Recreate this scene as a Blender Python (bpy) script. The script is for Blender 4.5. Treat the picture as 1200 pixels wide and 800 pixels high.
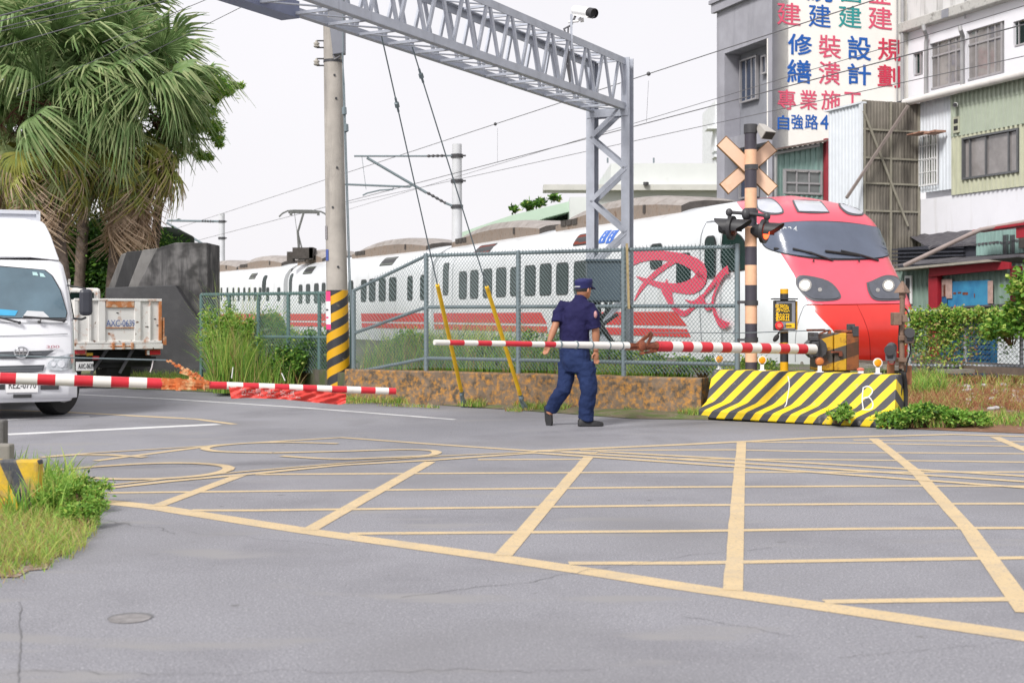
import bpy, math, random
from mathutils import Vector, Matrix, noise
random.seed(7)
R = random.Random(11)
for o in list(bpy.data.objects):
    bpy.data.objects.remove(o)
SC = bpy.context.scene
COL = SC.collection
# ---------------------------------------------------------------- camera, world, sun, exposure
HC, FPX, HZ = 1.26, 1600.0, 370.0          # eye height, focal length and horizon of a 1200 x 800 frame
cam_d = bpy.data.cameras.new('camera')
cam_d.lens = 48.0; cam_d.sensor_width = 36.0; cam_d.shift_y = -0.025
cam_d.clip_start = 0.1; cam_d.clip_end = 3000
cam_d.dof.use_dof = True; cam_d.dof.focus_distance = 16.5; cam_d.dof.aperture_fstop = 4.0
cam = bpy.data.objects.new('camera', cam_d); COL.objects.link(cam)
cam.location = (0, 0, HC); cam.rotation_euler = (math.radians(90), 0, 0)
SC.camera = cam
W = bpy.data.worlds.new('World'); SC.world = W; W.use_nodes = True
nt = W.node_tree; nt.nodes.clear()
SUN_EL, SUN_AZ = math.radians(42), math.radians(212)
sky = nt.nodes.new('ShaderNodeTexSky'); sky.sky_type = 'NISHITA'; sky.sun_disc = False
sky.sun_elevation = SUN_EL; sky.sun_rotation = SUN_AZ; sky.air_density = 1.0; sky.dust_density = 4.0
mx = nt.nodes.new('ShaderNodeMix'); mx.data_type = 'RGBA'; mx.inputs[0].default_value = 0.93
mx.inputs[7].default_value = (8.75, 8.55, 8.85, 1)
bg = nt.nodes.new('ShaderNodeBackground'); bg.inputs[1].default_value = 0.077
wo = nt.nodes.new('ShaderNodeOutputWorld')
cn = nt.nodes.new('ShaderNodeTexNoise'); cn.inputs['Scale'].default_value = 2.2; cn.inputs['Detail'].default_value = 4
cr_ = nt.nodes.new('ShaderNodeMapRange'); cr_.inputs[1].default_value = .3; cr_.inputs[2].default_value = .7; cr_.inputs[3].default_value = .965; cr_.inputs[4].default_value = 1.035
ctc = nt.nodes.new('ShaderNodeTexCoord'); nt.links.new(ctc.outputs['Generated'], cn.inputs['Vector']); nt.links.new(cn.outputs[0], cr_.inputs[0])
cs_ = nt.nodes.new('ShaderNodeVectorMath'); cs_.operation = 'SCALE'; nt.links.new(cr_.outputs[0], cs_.inputs['Scale'])
nt.links.new(sky.outputs[0], mx.inputs[6]); nt.links.new(mx.outputs[2], cs_.inputs[0]); nt.links.new(cs_.outputs[0], bg.inputs[0]); nt.links.new(bg.outputs[0], wo.inputs[0])
sun_d = bpy.data.lights.new('sun', 'SUN'); sun_d.energy = 2.45; sun_d.angle = math.radians(15); sun_d.color = (1, 0.97, 0.93)
sun = bpy.data.objects.new('sun', sun_d); COL.objects.link(sun)
sd = Vector((math.sin(SUN_AZ) * math.cos(SUN_EL), math.cos(SUN_AZ) * math.cos(SUN_EL), math.sin(SUN_EL)))
sun.rotation_euler = (-sd).to_track_quat('-Z', 'Y').to_euler()
SC.view_settings.view_transform = 'Standard'; SC.view_settings.look = 'None'
SC.view_settings.exposure = 0.61; SC.view_settings.gamma = 1.0
SC.view_settings.use_curve_mapping = False
# ---------------------------------------------------------------- helpers
def lin(c):
    c = c / 255.0
    return c / 12.92 if c <= 0.04045 else ((c + 0.055) / 1.055) ** 2.4
def C(r, g, b, k=0.8):
    return (min(lin(r) * k, .85), min(lin(g) * k, .85), min(lin(b) * k, .85))
def P(px, py, Y):
    return Vector(((px - 600) * Y / FPX, Y, HC + (HZ - py) * Y / FPX))
def GY(py):
    return HC * FPX / (py - HZ)
def G(px, py, z=0.0):
    Y = (HC - z) * FPX / (py - HZ)
    return Vector(((px - 600) * Y / FPX, Y, z))
class MB:
    def __init__(s): s.v = []; s.f = []; s.m = []
    def add(s, vs, fs, mi=0):
        n = len(s.v); s.v += [tuple(v) for v in vs]
        for f in fs: s.f.append(tuple(i + n for i in f)); s.m.append(mi)
        return s
    def box(s, c, ux, uy, uz, mi=0):          # centre and three half-axis vectors
        c = Vector(c); ux = Vector(ux); uy = Vector(uy); uz = Vector(uz)
        vs = [c + ux * a + uy * b + uz * d for a in (-1, 1) for b in (-1, 1) for d in (-1, 1)]
        return s.add(vs, [(0, 1, 3, 2), (4, 6, 7, 5), (0, 4, 5, 1), (2, 3, 7, 6), (0, 2, 6, 4), (1, 5, 7, 3)], mi)
    def aabb(s, x0, x1, y0, y1, z0, z1, mi=0):
        return s.box(((x0 + x1) / 2, (y0 + y1) / 2, (z0 + z1) / 2), ((x1 - x0) / 2, 0, 0), (0, (y1 - y0) / 2, 0), (0, 0, (z1 - z0) / 2), mi)
    def bar(s, p, q, w, h, up=(0, 0, 1), mi=0):
        p = Vector(p); q = Vector(q); d = q - p; L = d.length
        if L < 1e-6: return s
        d /= L; up = Vector(up)
        if abs(d.dot(up)) > .98: up = Vector((1, 0, 0))
        side = d.cross(up).normalized(); u2 = side.cross(d)
        return s.box((p + q) / 2, d * L / 2, side * w / 2, u2 * h / 2, mi)
    def tube(s, pts, r, n=8, mi=0, cap=True, flat=1.0):
        pts = [Vector(p) for p in pts]; k = len(pts)
        rs = r if isinstance(r, (list, tuple)) else [r] * k
        base = len(s.v); ref = None
        for i, p in enumerate(pts):
            d = (pts[min(i + 1, k - 1)] - pts[max(i - 1, 0)])
            if d.length < 1e-9: d = Vector((0, 0, 1))
            d.normalize()
            if ref is None:
                ref = d.orthogonal().normalized() if abs(d.z) < .9 else Vector((1, 0, 0))
                if abs(d.z) < .9: ref = Vector((0, 0, 1))
            a = (ref - d * ref.dot(d)).normalized(); b = d.cross(a); ref = a
            for j in range(n):
                t = 2 * math.pi * j / n
                s.v.append(tuple(p + a * math.cos(t) * rs[i] + b * math.sin(t) * rs[i] * flat))
        for i in range(k - 1):
            for j in range(n):
                j2 = (j + 1) % n
                s.f.append((base + i * n + j, base + i * n + j2, base + (i + 1) * n + j2, base + (i + 1) * n + j)); s.m.append(mi)
        if cap:
            s.f.append(tuple(base + j for j in range(n))[::-1]); s.m.append(mi)
            s.f.append(tuple(base + (k - 1) * n + j for j in range(n))); s.m.append(mi)
        return s
    def rings(s, rings, mi=0, cap=True):      # loft through rings of equal size
        n = len(rings[0]); base = len(s.v)
        for r in rings: s.v += [tuple(v) for v in r]
        for i in range(len(rings) - 1):
            for j in range(n):
                j2 = (j + 1) % n
                s.f.append((base + i * n + j, base + i * n + j2, base + (i + 1) * n + j2, base + (i + 1) * n + j)); s.m.append(mi)
        if cap:
            s.f.append(tuple(base + j for j in range(n))[::-1]); s.m.append(mi)
            s.f.append(tuple(base + (len(rings) - 1) * n + j for j in range(n))); s.m.append(mi)
        return s
    def ell(s, c, rx, ry, rz, n=14, m=9, mi=0, M=None):
        c = Vector(c); rr = []
        for i in range(m + 1):
            t = math.pi * (i + .001) / (m + .002)
            rr.append([c + ((M @ Vector(q)) if M else Vector(q)) for q in
                       [(rx * math.sin(t) * math.cos(2 * math.pi * j / n), ry * math.sin(t) * math.sin(2 * math.pi * j / n), -rz * math.cos(t)) for j in range(n)]])
        return s.rings(rr, mi)
    def prism(s, poly, thick, mi=0):          # poly: 3-D points of the front face, thick: vector to the back
        th = Vector(thick); n = len(poly)
        vs = [Vector(p) for p in poly] + [Vector(p) + th for p in poly]
        fs = [tuple(range(n)), tuple(range(2 * n - 1, n - 1, -1))] + [(i, i + n, (i + 1) % n + n, (i + 1) % n) for i in range(n)]
        return s.add(vs, fs, mi)
ORG = {}
def link(name, me, parent=None, mats=None):
    o = bpy.data.objects.new(name, me); COL.objects.link(o)
    if parent: o.parent = parent
    return o
def root_org(o):
    while o is not None:
        if o.name in ORG: return ORG[o.name]
        o = o.parent
    return Vector((0, 0, 0))
def mesh(name, mb, mats, org=(0, 0, 0), smooth=False, fix=True):
    org = Vector(org)
    me = bpy.data.meshes.new(name)
    me.from_pydata([(v[0] - org.x, v[1] - org.y, v[2] - org.z) for v in mb.v], [], mb.f)
    if not isinstance(mats, (list, tuple)): mats = [mats]
    for m in mats: me.materials.append(m)
    if len(mats) > 1: me.polygons.foreach_set('material_index', mb.m)
    if fix:
        import bmesh
        bm = bmesh.new(); bm.from_mesh(me); bmesh.ops.recalc_face_normals(bm, faces=bm.faces[:]); bm.to_mesh(me); bm.free()
    if smooth:
        me.polygons.foreach_set('use_smooth', [True] * len(me.polygons))
        if smooth is not True and hasattr(me, 'set_sharp_from_angle'): me.set_sharp_from_angle(angle=math.radians(smooth))
    me.update()
    return me
def obj(name, mb, mats, parent=None, smooth=False, kind=None, label=None, fix=True, bevel=0):
    org = root_org(parent) if parent else (Vector(mb.org) if hasattr(mb, 'org') else Vector((0, 0, 0)))
    o = link(name, mesh(name, mb, mats, org, smooth, fix), parent)
    if not parent: o.location = org; ORG[o.name] = org
    if kind: o['kind'] = kind
    if label: o['label'] = label
    if bevel:
        b = o.modifiers.new('bevel', 'BEVEL'); b.width = bevel; b.segments = 2; b.limit_method = 'ANGLE'; b.angle_limit = math.radians(40)
    return o
def tag(o, label, cat, group=None, kind=None):
    o['label'] = label; o['category'] = cat
    if group: o['group'] = group
    if kind: o['kind'] = kind
    return o
def thing(name, label, cat, org, group=None):
    o = bpy.data.objects.new(name, None); COL.objects.link(o); o.location = org; o.empty_display_size = .3
    ORG[o.name] = Vector(org)
    return tag(o, label, cat, group)
def based(mb, org): mb.org = org; return mb
# ---------------------------------------------------------------- materials
MATS = {}
def mat(name, col, rough=.6, var=.12, scale=4.0, bump=.0, bscale=80.0, metal=0.0, spec=.5, dirt=None, stripes=None,
        emis=None, streak=False, coat=0, trans=0, alpha=None, speck=None, ior=None):
    if name in MATS: return MATS[name]
    m = bpy.data.materials.new(name); m.use_nodes = True; t = m.node_tree; N = t.nodes; L = t.links
    bs = N['Principled BSDF']
    bs.inputs['Roughness'].default_value = rough; bs.inputs['Metallic'].default_value = metal
    bs.inputs['Specular IOR Level'].default_value = spec
    if coat: bs.inputs['Coat Weight'].default_value = coat; bs.inputs['Coat Roughness'].default_value = .08
    tc = N.new('ShaderNodeTexCoord'); vec = tc.outputs['Object']
    def noi(sc, det=5, rough_=.6, src=None):
        n = N.new('ShaderNodeTexNoise'); n.inputs['Scale'].default_value = sc; n.inputs['Detail'].default_value = det
        n.inputs['Roughness'].default_value = rough_; L.new(src or vec, n.inputs['Vector']); return n.outputs[0]
    def ramp(src, a, b, c0=0, c1=1):
        r = N.new('ShaderNodeMapRange'); r.inputs[1].default_value = a; r.inputs[2].default_value = b
        r.inputs[3].default_value = c0; r.inputs[4].default_value = c1; L.new(src, r.inputs[0]); return r.outputs[0]
    def mixc(fac, a, b):
        x = N.new('ShaderNodeMix'); x.data_type = 'RGBA'
        if isinstance(fac, (int, float)): x.inputs[0].default_value = fac
        else: L.new(fac, x.inputs[0])
        for k, c in ((6, a), (7, b)):
            if isinstance(c, tuple): x.inputs[k].default_value = (*c[:3], 1)
            else: L.new(c, x.inputs[k])
        return x.outputs[2]
    base = col
    if stripes:                                # (vector, period, other colour, offset, duty)
        v, per, c2, off, duty = stripes
        d = N.new('ShaderNodeVectorMath'); d.operation = 'DOT_PRODUCT'; L.new(vec, d.inputs[0]); d.inputs[1].default_value = v
        a = N.new('ShaderNodeMath'); a.operation = 'MULTIPLY_ADD'; L.new(d.outputs['Value'], a.inputs[0]); a.inputs[1].default_value = 1 / per; a.inputs[2].default_value = off
        f = N.new('ShaderNodeMath'); f.operation = 'FRACT'; L.new(a.outputs[0], f.inputs[0])
        g = N.new('ShaderNodeMath'); g.operation = 'GREATER_THAN'; L.new(f.outputs[0], g.inputs[0]); g.inputs[1].default_value = duty
        base = mixc(g.outputs[0], col, c2)
    n1 = noi(scale)
    f1 = ramp(n1, .3, .7)
    dk = N.new('ShaderNodeMix'); dk.data_type = 'RGBA'; dk.blend_type = 'MULTIPLY'; dk.inputs[0].default_value = 1
    if isinstance(base, tuple): dk.inputs[6].default_value = (*base[:3], 1)
    else: L.new(base, dk.inputs[6])
    L.new(mixc(f1, (1 - var,) * 3, (1 + var,) * 3), dk.inputs[7])
    out = dk.outputs[2]
    if speck:                                  # (colour, scale, lo, hi)
        c2, sc, lo, hi = speck
        out = mixc(ramp(noi(sc, 2, .5), lo, hi), out, c2)
    if dirt:                                   # (colour, amount lo, hi, scale)
        c2, lo, hi, sc = dirt
        src = vec
        if streak:
            mp = N.new('ShaderNodeMapping'); mp.inputs['Scale'].default_value = (1, 1, .12); L.new(vec, mp.inputs[0]); src = mp.outputs[0]
        out = mixc(ramp(noi(sc, 8, .65, src), lo, hi), out, c2)
    L.new(out, bs.inputs['Base Color'])
    if bump:
        bp = N.new('ShaderNodeBump'); bp.inputs['Strength'].default_value = min(bump, 1); bp.inputs['Distance'].default_value = .01
        L.new(noi(bscale, 4), bp.inputs['Height']); L.new(bp.outputs[0], bs.inputs['Normal'])
    if emis:
        bs.inputs['Emission Color'].default_value = (*emis[0], 1); bs.inputs['Emission Strength'].default_value = emis[1]
    if ior: bs.inputs['IOR'].default_value = ior
    if trans: bs.inputs['Transmission Weight'].default_value = trans
    if alpha is not None: bs.inputs['Alpha'].default_value = alpha
    MATS[name] = m
    return m
def leafmat(name, c, c2=None, var=.3, tr=.35):
    c = tuple(k * 1.5 for k in c); c2 = tuple(k * 1.5 for k in c2) if c2 else None
    m = bpy.data.materials.new(name); m.use_nodes = True; t = m.node_tree; N = t.nodes; L = t.links
    bs = N['Principled BSDF']; bs.inputs['Roughness'].default_value = .55; bs.inputs['Specular IOR Level'].default_value = .35
    tc = N.new('ShaderNodeTexCoord'); n = N.new('ShaderNodeTexNoise'); n.inputs['Scale'].default_value = 3; n.inputs['Detail'].default_value = 4
    L.new(tc.outputs['Object'], n.inputs['Vector'])
    x = N.new('ShaderNodeMix'); x.data_type = 'RGBA'; c2 = c2 or tuple(k * (1 + var) for k in c)
    r = N.new('ShaderNodeMapRange'); r.inputs[1].default_value = .35; r.inputs[2].default_value = .65; L.new(n.outputs[0], r.inputs[0]); L.new(r.outputs[0], x.inputs[0])
    x.inputs[6].default_value = (*c, 1); x.inputs[7].default_value = (*c2, 1); L.new(x.outputs[2], bs.inputs['Base Color'])
    tl = N.new('ShaderNodeBsdfTranslucent'); L.new(x.outputs[2], tl.inputs[0])
    ms = N.new('ShaderNodeMixShader'); ms.inputs[0].default_value = tr
    L.new(bs.outputs[0], ms.inputs[1]); L.new(tl.outputs[0], ms.inputs[2]); L.new(ms.outputs[0], N['Material Output'].inputs[0])
    MATS[name] = m
    return m
def text_mesh(txt, size, thick=.004, bold=0.0, align='CENTER'):
    cu = bpy.data.curves.new('lettering', 'FONT'); cu.body = txt; cu.size = size; cu.extrude = thick / 2; cu.offset = bold
    cu.align_x = align; cu.align_y = 'CENTER'; cu.resolution_u = 3
    o = bpy.data.objects.new('lettering', cu); COL.objects.link(o)
    dg = bpy.context.evaluated_depsgraph_get(); me = bpy.data.meshes.new_from_object(o.evaluated_get(dg))
    bpy.data.objects.remove(o); bpy.data.curves.remove(cu)
    return me
def text(name, txt, loc, u, n, height, m, parent, width=None, bold=0.0, thick=.004, label=None, up=(0, 0, 1)):
    """lettering centred at loc, running along u, facing n, fitted to height (and width)"""
    me = text_mesh(txt, 1.0, thick, 0, 'CENTER')
    xs = [v.co.x for v in me.vertices]; ys = [v.co.y for v in me.vertices]
    if not xs: return None
    cx, cy = (min(xs) + max(xs)) / 2, (min(ys) + max(ys)) / 2
    hs = height / (max(ys) - min(ys)); ws = (width / (max(xs) - min(xs))) if width else hs
    u = Vector(u).normalized(); n = Vector(n).normalized(); z = Vector(up)
    org = root_org(parent) if parent else Vector((0, 0, 0))
    for v in me.vertices:
        p = Vector(loc) + u * ((v.co.x - cx) * ws) + z * ((v.co.y - cy) * hs) + n * v.co.z - org
        v.co = p
    if bold:                                     # brush width: shifted copies, each a hair proud of the last
        vs = [v.co.copy() for v in me.vertices]; fs = [tuple(p.vertices) for p in me.polygons]; V, F = [], []
        for k, (a, b) in enumerate(((0, 0), (1, 0), (-1, 0), (0, 1), (0, -1), (.7, .7), (-.7, -.7), (.7, -.7), (-.7, .7))):
            F += [tuple(i + len(V) for i in f) for f in fs]; V += [tuple(v + u * a * bold + z * b * bold + n * .0012 * k) for v in vs]
        bpy.data.meshes.remove(me); me = bpy.data.meshes.new(name); me.from_pydata(V, [], F)
    me.materials.clear(); me.materials.append(m); me.name = name
    o = link(name, me, parent)
    if label: o['label'] = label
    return o
class Plane:
    """vertical plane: origin, horizontal direction u, outward normal n (towards the camera side)"""
    def __init__(s, o, d, n=None):
        s.o = Vector((o[0], o[1], 0)); s.d = Vector((d[0], d[1], 0)).normalized()
        nn = Vector((s.d.y, -s.d.x, 0))
        if nn.dot(-s.o) < 0: nn = -nn
        s.n = nn
    def u(s, px, off=0):
        k = (px - 600) / FPX; o = s.o + s.n * off
        return (k * o.y - o.x) / (s.d.x - k * s.d.y)
    def pt(s, u, z, off=0): return s.o + s.d * u + s.n * off + Vector((0, 0, z))
    def z(s, px, py, off=0):
        p = s.pt(s.u(px, off), 0, off); return HC + (HZ - py) * p.y / FPX
    def px(s, px, py, off=0): return s.pt(s.u(px, off), s.z(px, py, off), off)
    def box(s, mb, u0, u1, z0, z1, n0, n1, mi=0):
        return mb.box(s.pt((u0 + u1) / 2, (z0 + z1) / 2, (n0 + n1) / 2), s.d * (u1 - u0) / 2, s.n * (n1 - n0) / 2, Vector((0, 0, (z1 - z0) / 2)), mi)
    def pbox(s, mb, x0, x1, y0, y1, n0, n1, mi=0):   # by picture edges at the middle; top y0, bottom y1
        u0, u1 = s.u(x0), s.u(x1); xm = (x0 + x1) / 2
        return s.box(mb, u0, u1, s.z(xm, y1), s.z(xm, y0), n0, n1, mi)
    def corr(s, mb, u0, u1, z0, z1, pitch=.2, dep=.03, off=0, holes=(), mi=0):
        """corrugated sheet with rectangular openings"""
        if u1 < u0: u0, u1 = u1, u0
        n = max(1, int((u1 - u0) / pitch)); st = (u1 - u0) / n
        prof = [(0, 0), (.25, 0), (.35, 1), (.65, 1), (.75, 0), (1, 0)]
        for i in range(n):
            a = u0 + i * st
            iv = [(z0(a + st / 2) if callable(z0) else z0, z1(a + st / 2) if callable(z1) else z1)]
            for (h0, h1, g0, g1) in holes:
                if a + st * .5 > min(h0, h1) and a + st * .5 < max(h0, h1):
                    nv = []
                    for (p, q) in iv:
                        if g0 > p: nv.append((p, min(q, g0)))
                        if g1 < q: nv.append((max(p, g1), q))
                    iv = nv
            for (p, q) in iv:
                if q <= p: continue
                for k in range(5):
                    x0, d0 = prof[k]; x1, d1 = prof[k + 1]
                    mb.add([s.pt(a + x0 * st, p, off + d0 * dep), s.pt(a + x1 * st, p, off + d1 * dep), s.pt(a + x1 * st, q, off + d1 * dep), s.pt(a + x0 * st, q, off + d0 * dep)], [(0, 1, 2, 3)], mi)
        return mb
def interp(tab, x):
    if x <= tab[0][0]: return tab[0][1]
    for (a, b), (c, d) in zip(tab, tab[1:]):
        if x <= c:
            return b + (d - b) * (x - a) / (c - a)
    return tab[-1][1]
def sinterp(tab, x, w=.12):
    return sum(interp(tab, x + w * k) * q for k, q in ((-1, .15), (-.5, .2), (0, .3), (.5, .2), (1, .15)))
# shared materials
YEL = C(235, 190, 20, .85); BLK = (.03, .03, .033)
m_white = mat('white_paint', (.78, .78, .78), .35, .04, 3, dirt=((.45, .42, .37), .62, .95, 5))
m_red = mat('red_paint', (.55, .02, .035), .35, .1, 5)
m_blk = mat('black_paint', (.03, .03, .033), .5, .2, 6)
m_rub = mat('black_rubber', (.018, .018, .019), .75, .2, 9)
m_galv = mat('galvanised_steel', C(182, 187, 198, .9), .45, .12, 5, bump=.1, bscale=30, metal=.15, dirt=(C(110, 112, 128), .6, .85, 4), streak=True)
m_galvd = mat('grey_steel_tube', C(128, 142, 148, .8), .45, .1, 6, metal=.2)
m_rust = mat('rusty_steel', C(128, 68, 46, .65), .8, .35, 9, bump=.4, bscale=60, dirt=(C(185, 105, 68, .75), .5, .68, 14))
m_dsteel = mat('dark_steel', (.05, .05, .055), .5, .2, 8)
m_conc = mat('concrete', C(150, 146, 138, .8), .85, .15, 3, bump=.3, bscale=40, dirt=(C(95, 90, 84), .5, .8, 3), streak=True)
m_wire = mat('dark_wire', (.11, .11, .12), .5, .1)
m_amber = mat('amber_reflector', C(250, 160, 20, .95), .3, .08, 30)
m_glass = mat('dark_window_glass', (.014, .03, .027), .12, .3, 1.2, spec=.4, ior=1.22)
# ================================================================ SETTING: ground, road, verges
m_ground = mat('soil_and_grass', C(120, 130, 80, .6), .95, .3, 2, bump=.5, bscale=30, dirt=(C(140, 120, 90, .6), .45, .6, 1.2))
m_asph = mat('asphalt', (.236, .236, .258), .82, .10, .5, bump=.45, bscale=120, speck=((.38, .375, .395), 75, .54, .72),
             dirt=((.16, .158, .175), .5, .78, .55))
def asphalt_detail():
    t = m_asph.node_tree; N = t.nodes; L = t.links; bs = N['Principled BSDF']
    src = bs.inputs['Base Color'].links[0].from_socket
    tc = N.new('ShaderNodeTexCoord')
    def layer(src, kind, sc, lo, hi, col, stretch=(1, 1, 1)):
        mp = N.new('ShaderNodeMapping'); mp.inputs['Scale'].default_value = stretch; L.new(tc.outputs['Object'], mp.inputs[0])
        if kind == 'n':
            n = N.new('ShaderNodeTexNoise'); n.inputs['Scale'].default_value = sc; n.inputs['Detail'].default_value = 3; o = n.outputs[0]
        else:
            w = N.new('ShaderNodeTexNoise'); w.inputs['Scale'].default_value = 1.3; w.inputs['Detail'].default_value = 5; L.new(mp.outputs[0], w.inputs['Vector'])
            ad = N.new('ShaderNodeVectorMath'); ad.operation = 'MULTIPLY_ADD'; L.new(w.outputs['Color'], ad.inputs[0]); ad.inputs[1].default_value = (.9, .9, 0); L.new(mp.outputs[0], ad.inputs[2])
            n = N.new('ShaderNodeTexVoronoi'); n.feature = 'DISTANCE_TO_EDGE'; n.inputs['Scale'].default_value = sc; o = n.outputs[0]
            mp = ad
        L.new(mp.outputs[0], n.inputs['Vector'])
        r = N.new('ShaderNodeMapRange'); r.inputs[1].default_value = lo; r.inputs[2].default_value = hi; L.new(o, r.inputs[0])
        x = N.new('ShaderNodeMix'); x.data_type = 'RGBA'; L.new(r.outputs[0], x.inputs[0]); L.new(src, x.inputs[6]); x.inputs[7].default_value = (*col, 1)
        return x.outputs[2]
    s = layer(src, 'n', 110, .52, .72, (.095, .095, .105))
    s = layer(s, 'n', 42, .66, .78, (.36, .355, .35))
    s = layer(s, 'n', .9, .62, .85, (.14, .137, .145), (1, .25, 1))
    s = layer(s, 'n', 7, .70, .78, (.12, .118, .12)); s = layer(s, 'n', 1.6, .60, .68, (.25, .245, .25), (.5, 1.6, 1)); s = layer(s, 'n', .35, .5, .7, (.175, .173, .183))
    L.new(s, bs.inputs['Base Color'])
asphalt_detail()
def sheet(name, poly, z, m):
    mb = MB(); mb.add([(p[0], p[1], z) for p in poly], [tuple(range(len(poly)))])
    return obj(name, mb, m, kind='structure', fix=False)
sheet('ground', [(-900, -300), (900, -300), (900, 1600), (-900, 1600)], -.03, m_ground)
edge = [G(x, y) for x, y in ((-900, 437), (-300, 445), (0, 450), (190, 457), (350, 465), (520, 475), (640, 483), (740, 490.5), (830, 492), (1047, 502), (1200, 508), (1500, 520))]
road_poly = [(-60, -40), (60, -40), (60, edge[-1].y - .5)] + [(p.x, p.y) for p in edge[::-1]] + [(-60, 32)]
sheet('road', road_poly, 0, m_asph)
# cracks, manhole and patches on the road
m_crack = mat('crack', (.14, .14, .145), .9)
def ribbon(name, pts, w, z, m, jit=0, kind='structure'):
    mb = MB(); pts = [Vector(p) for p in pts]; L_, R_ = [], []
    for i, p in enumerate(pts):
        d = (pts[min(i + 1, len(pts) - 1)] - pts[max(i - 1, 0)]).normalized(); s = Vector((-d.y, d.x, 0))
        ww = (w[i] if isinstance(w, (list, tuple)) else w) / 2
        L_.append((p.x + s.x * ww + R.uniform(-jit, jit), p.y + s.y * ww + R.uniform(-jit, jit), z)); R_.append((p.x - s.x * ww, p.y - s.y * ww, z))
    for i in range(len(pts) - 1):
        mb.add([R_[i], R_[i + 1], L_[i + 1], L_[i]], [(0, 1, 2, 3)])
    return obj(name, mb, m, kind=kind, fix=False)
def crack(a, b, w=.006, n=26, amp=.03):
    a = G(*a); b = G(*b); d = b - a; s = Vector((-d.y, d.x, 0)).normalized(); pts = []; k = 0
    for i in range(n + 1):
        k = k * .7 + R.uniform(-amp, amp); pts.append(a + d * (i / n) + s * k)
    ribbon('road_crack', pts, [R.uniform(.3, 1) * w for _ in pts], .003, m_crack)
crack((115, 609), (215, 624)); crack((215, 624), (420, 640), .004); crack((800, 722), (930, 745), .005, 20, .012)
crack((0, 790), (700, 786), .004, 60); crack((470, 700), (900, 640), .006, 40)
crack((980, 770), (1200, 752), .003, 26, .012)
m_mark = mat('yellow_road_paint', (.56, .43, .25), .7, .07, 3, bump=.35, bscale=120, dirt=((.42, .35, .26), .50, .80, 4), speck=((.30, .26, .22), 55, .58, .72))
m_wmark = mat('white_road_paint', (.62, .62, .62), .7, .1, 3, bump=.25, bscale=150, dirt=((.3, .3, .31), .5, .8, 4))
def line(pts, w, z=.004, m=None):
    q = [G(x, y) for x, y in pts]
    out = []
    for a, b in zip(q, q[1:]):
        n = max(1, int((b - a).length / .4))
        out += [a + (b - a) * (i / n) for i in range(n)]
    out.append(q[-1])
    return ribbon('road_marking', out, w, .002 + (z - .004) * .3, m or m_mark, jit=.004)
def curve_pts(pts, n=8):
    out = []; k = len(pts)
    for i in range(k - 1):
        p0, p1, p2, p3 = pts[max(i - 1, 0)], pts[i], pts[i + 1], pts[min(i + 2, k - 1)]
        for j in range(n):
            t = j / n
            out.append(tuple(.5 * ((2 * p1[c]) + (-p0[c] + p2[c]) * t + (2 * p0[c] - 5 * p1[c] + 4 * p2[c] - p3[c]) * t * t + (-p0[c] + 3 * p1[c] - 3 * p2[c] + p3[c]) * t ** 3) for c in range(len(p1))))
    out.append(tuple(pts[-1])); return out
crack((24, 705), (22, 800), .006, 24, .006)
line([(60, 579), (96, 585), (180, 594), (300, 613), (362, 622.5), (587, 654), (700, 671), (800, 687), (1000, 716), (1200, 745.5), (1400, 775)], .165, .004)
for i, l in enumerate([
        [(300, 555.8), (504, 554.7), (800, 553), (1080, 553), (1300, 553)],
        [(112, 577.5), (300, 575.6), (800, 570.6), (1076, 569.3), (1300, 570)],
        [(224, 598), (300, 598), (800, 592), (1000, 590.5), (1300, 590)],
        [(410, 625.3), (800, 622.3), (1000, 619.5), (1300, 618)],
        [(667, 660), (800, 659.8), (1000, 656.5), (1300, 652)],
        [(966, 705), (1190, 702), (1300, 701)],
        [(680, 527.5), (860, 527), (1000, 530), (1200, 531.5), (1300, 532)],
        [(864, 517.5), (1000, 519), (1200, 523), (1300, 524)],
        [(770, 537.5), (980, 538.5), (1200, 541.5), (1300, 543)],
        [(1000, 515.5), (1200, 517.5), (1300, 518)],
        [(560, 538.5), (690, 538)]]):
    line(l, .085, .006)
for l, w in [([(184, 593), (284, 556)], .1), ([(362.5, 621), (504, 541)], .1), ([(590, 651), (690, 535)], .095), ([(859, 692), (866, 560), (869, 518)], .09),
             ([(1205, 718), (1136, 622), (1076, 555), (1024, 514)], .1), ([(1300, 566), (1200, 526.5), (1166, 512)], .1)]:
    line(l, w, .008)
line([(625, 528.5), (800, 521), (960, 513), (1116, 509), (1200, 511.5), (1300, 514)], .12, .010)
line([(112, 540), (255, 521.5), (400, 512.7), (500, 520), (625, 528.5), (700, 530.5)], .09, .0105)
for k, (a, b) in enumerate([((700, 529.2), (1200, 558)), ((660, 530), (1200, 564.5)), ((629, 531), (1200, 571.5))]):
    line([a, ((a[0] + b[0]) / 2, (a[1] + b[1]) / 2 - .8), b, (1300, b[1] + (b[1] - a[1]) * .2)], .1, .012 + k * .0006)
line([(88, 576.5), (200, 564), (300, 555), (400, 545), (504, 539.5), (629, 530.5)], .09, .014)
line([(84, 574), (200, 560.5), (300, 551.5), (400, 543), (504, 535), (629, 529.5)], .05, .0146)
def loop(pts, w): line(curve_pts(pts, 6), w, .016)
loop([(396, 520), (340, 518.6), (290, 519.5), (250, 523), (241, 526.5), (262, 529.5), (320, 530.8)], [.08] * 37 if 0 else .09)
loop([(320, 530.8), (400, 529), (470, 527), (505, 528), (511, 531.5), (495, 534.5), (440, 537), (390, 538), (330, 534.5)], .09)
loop([(48, 553), (100, 548), (170, 543.5), (225, 543), (262, 546), (266, 551), (240, 557), (190, 561), (130, 561.5), (80, 558)], .1)
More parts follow.
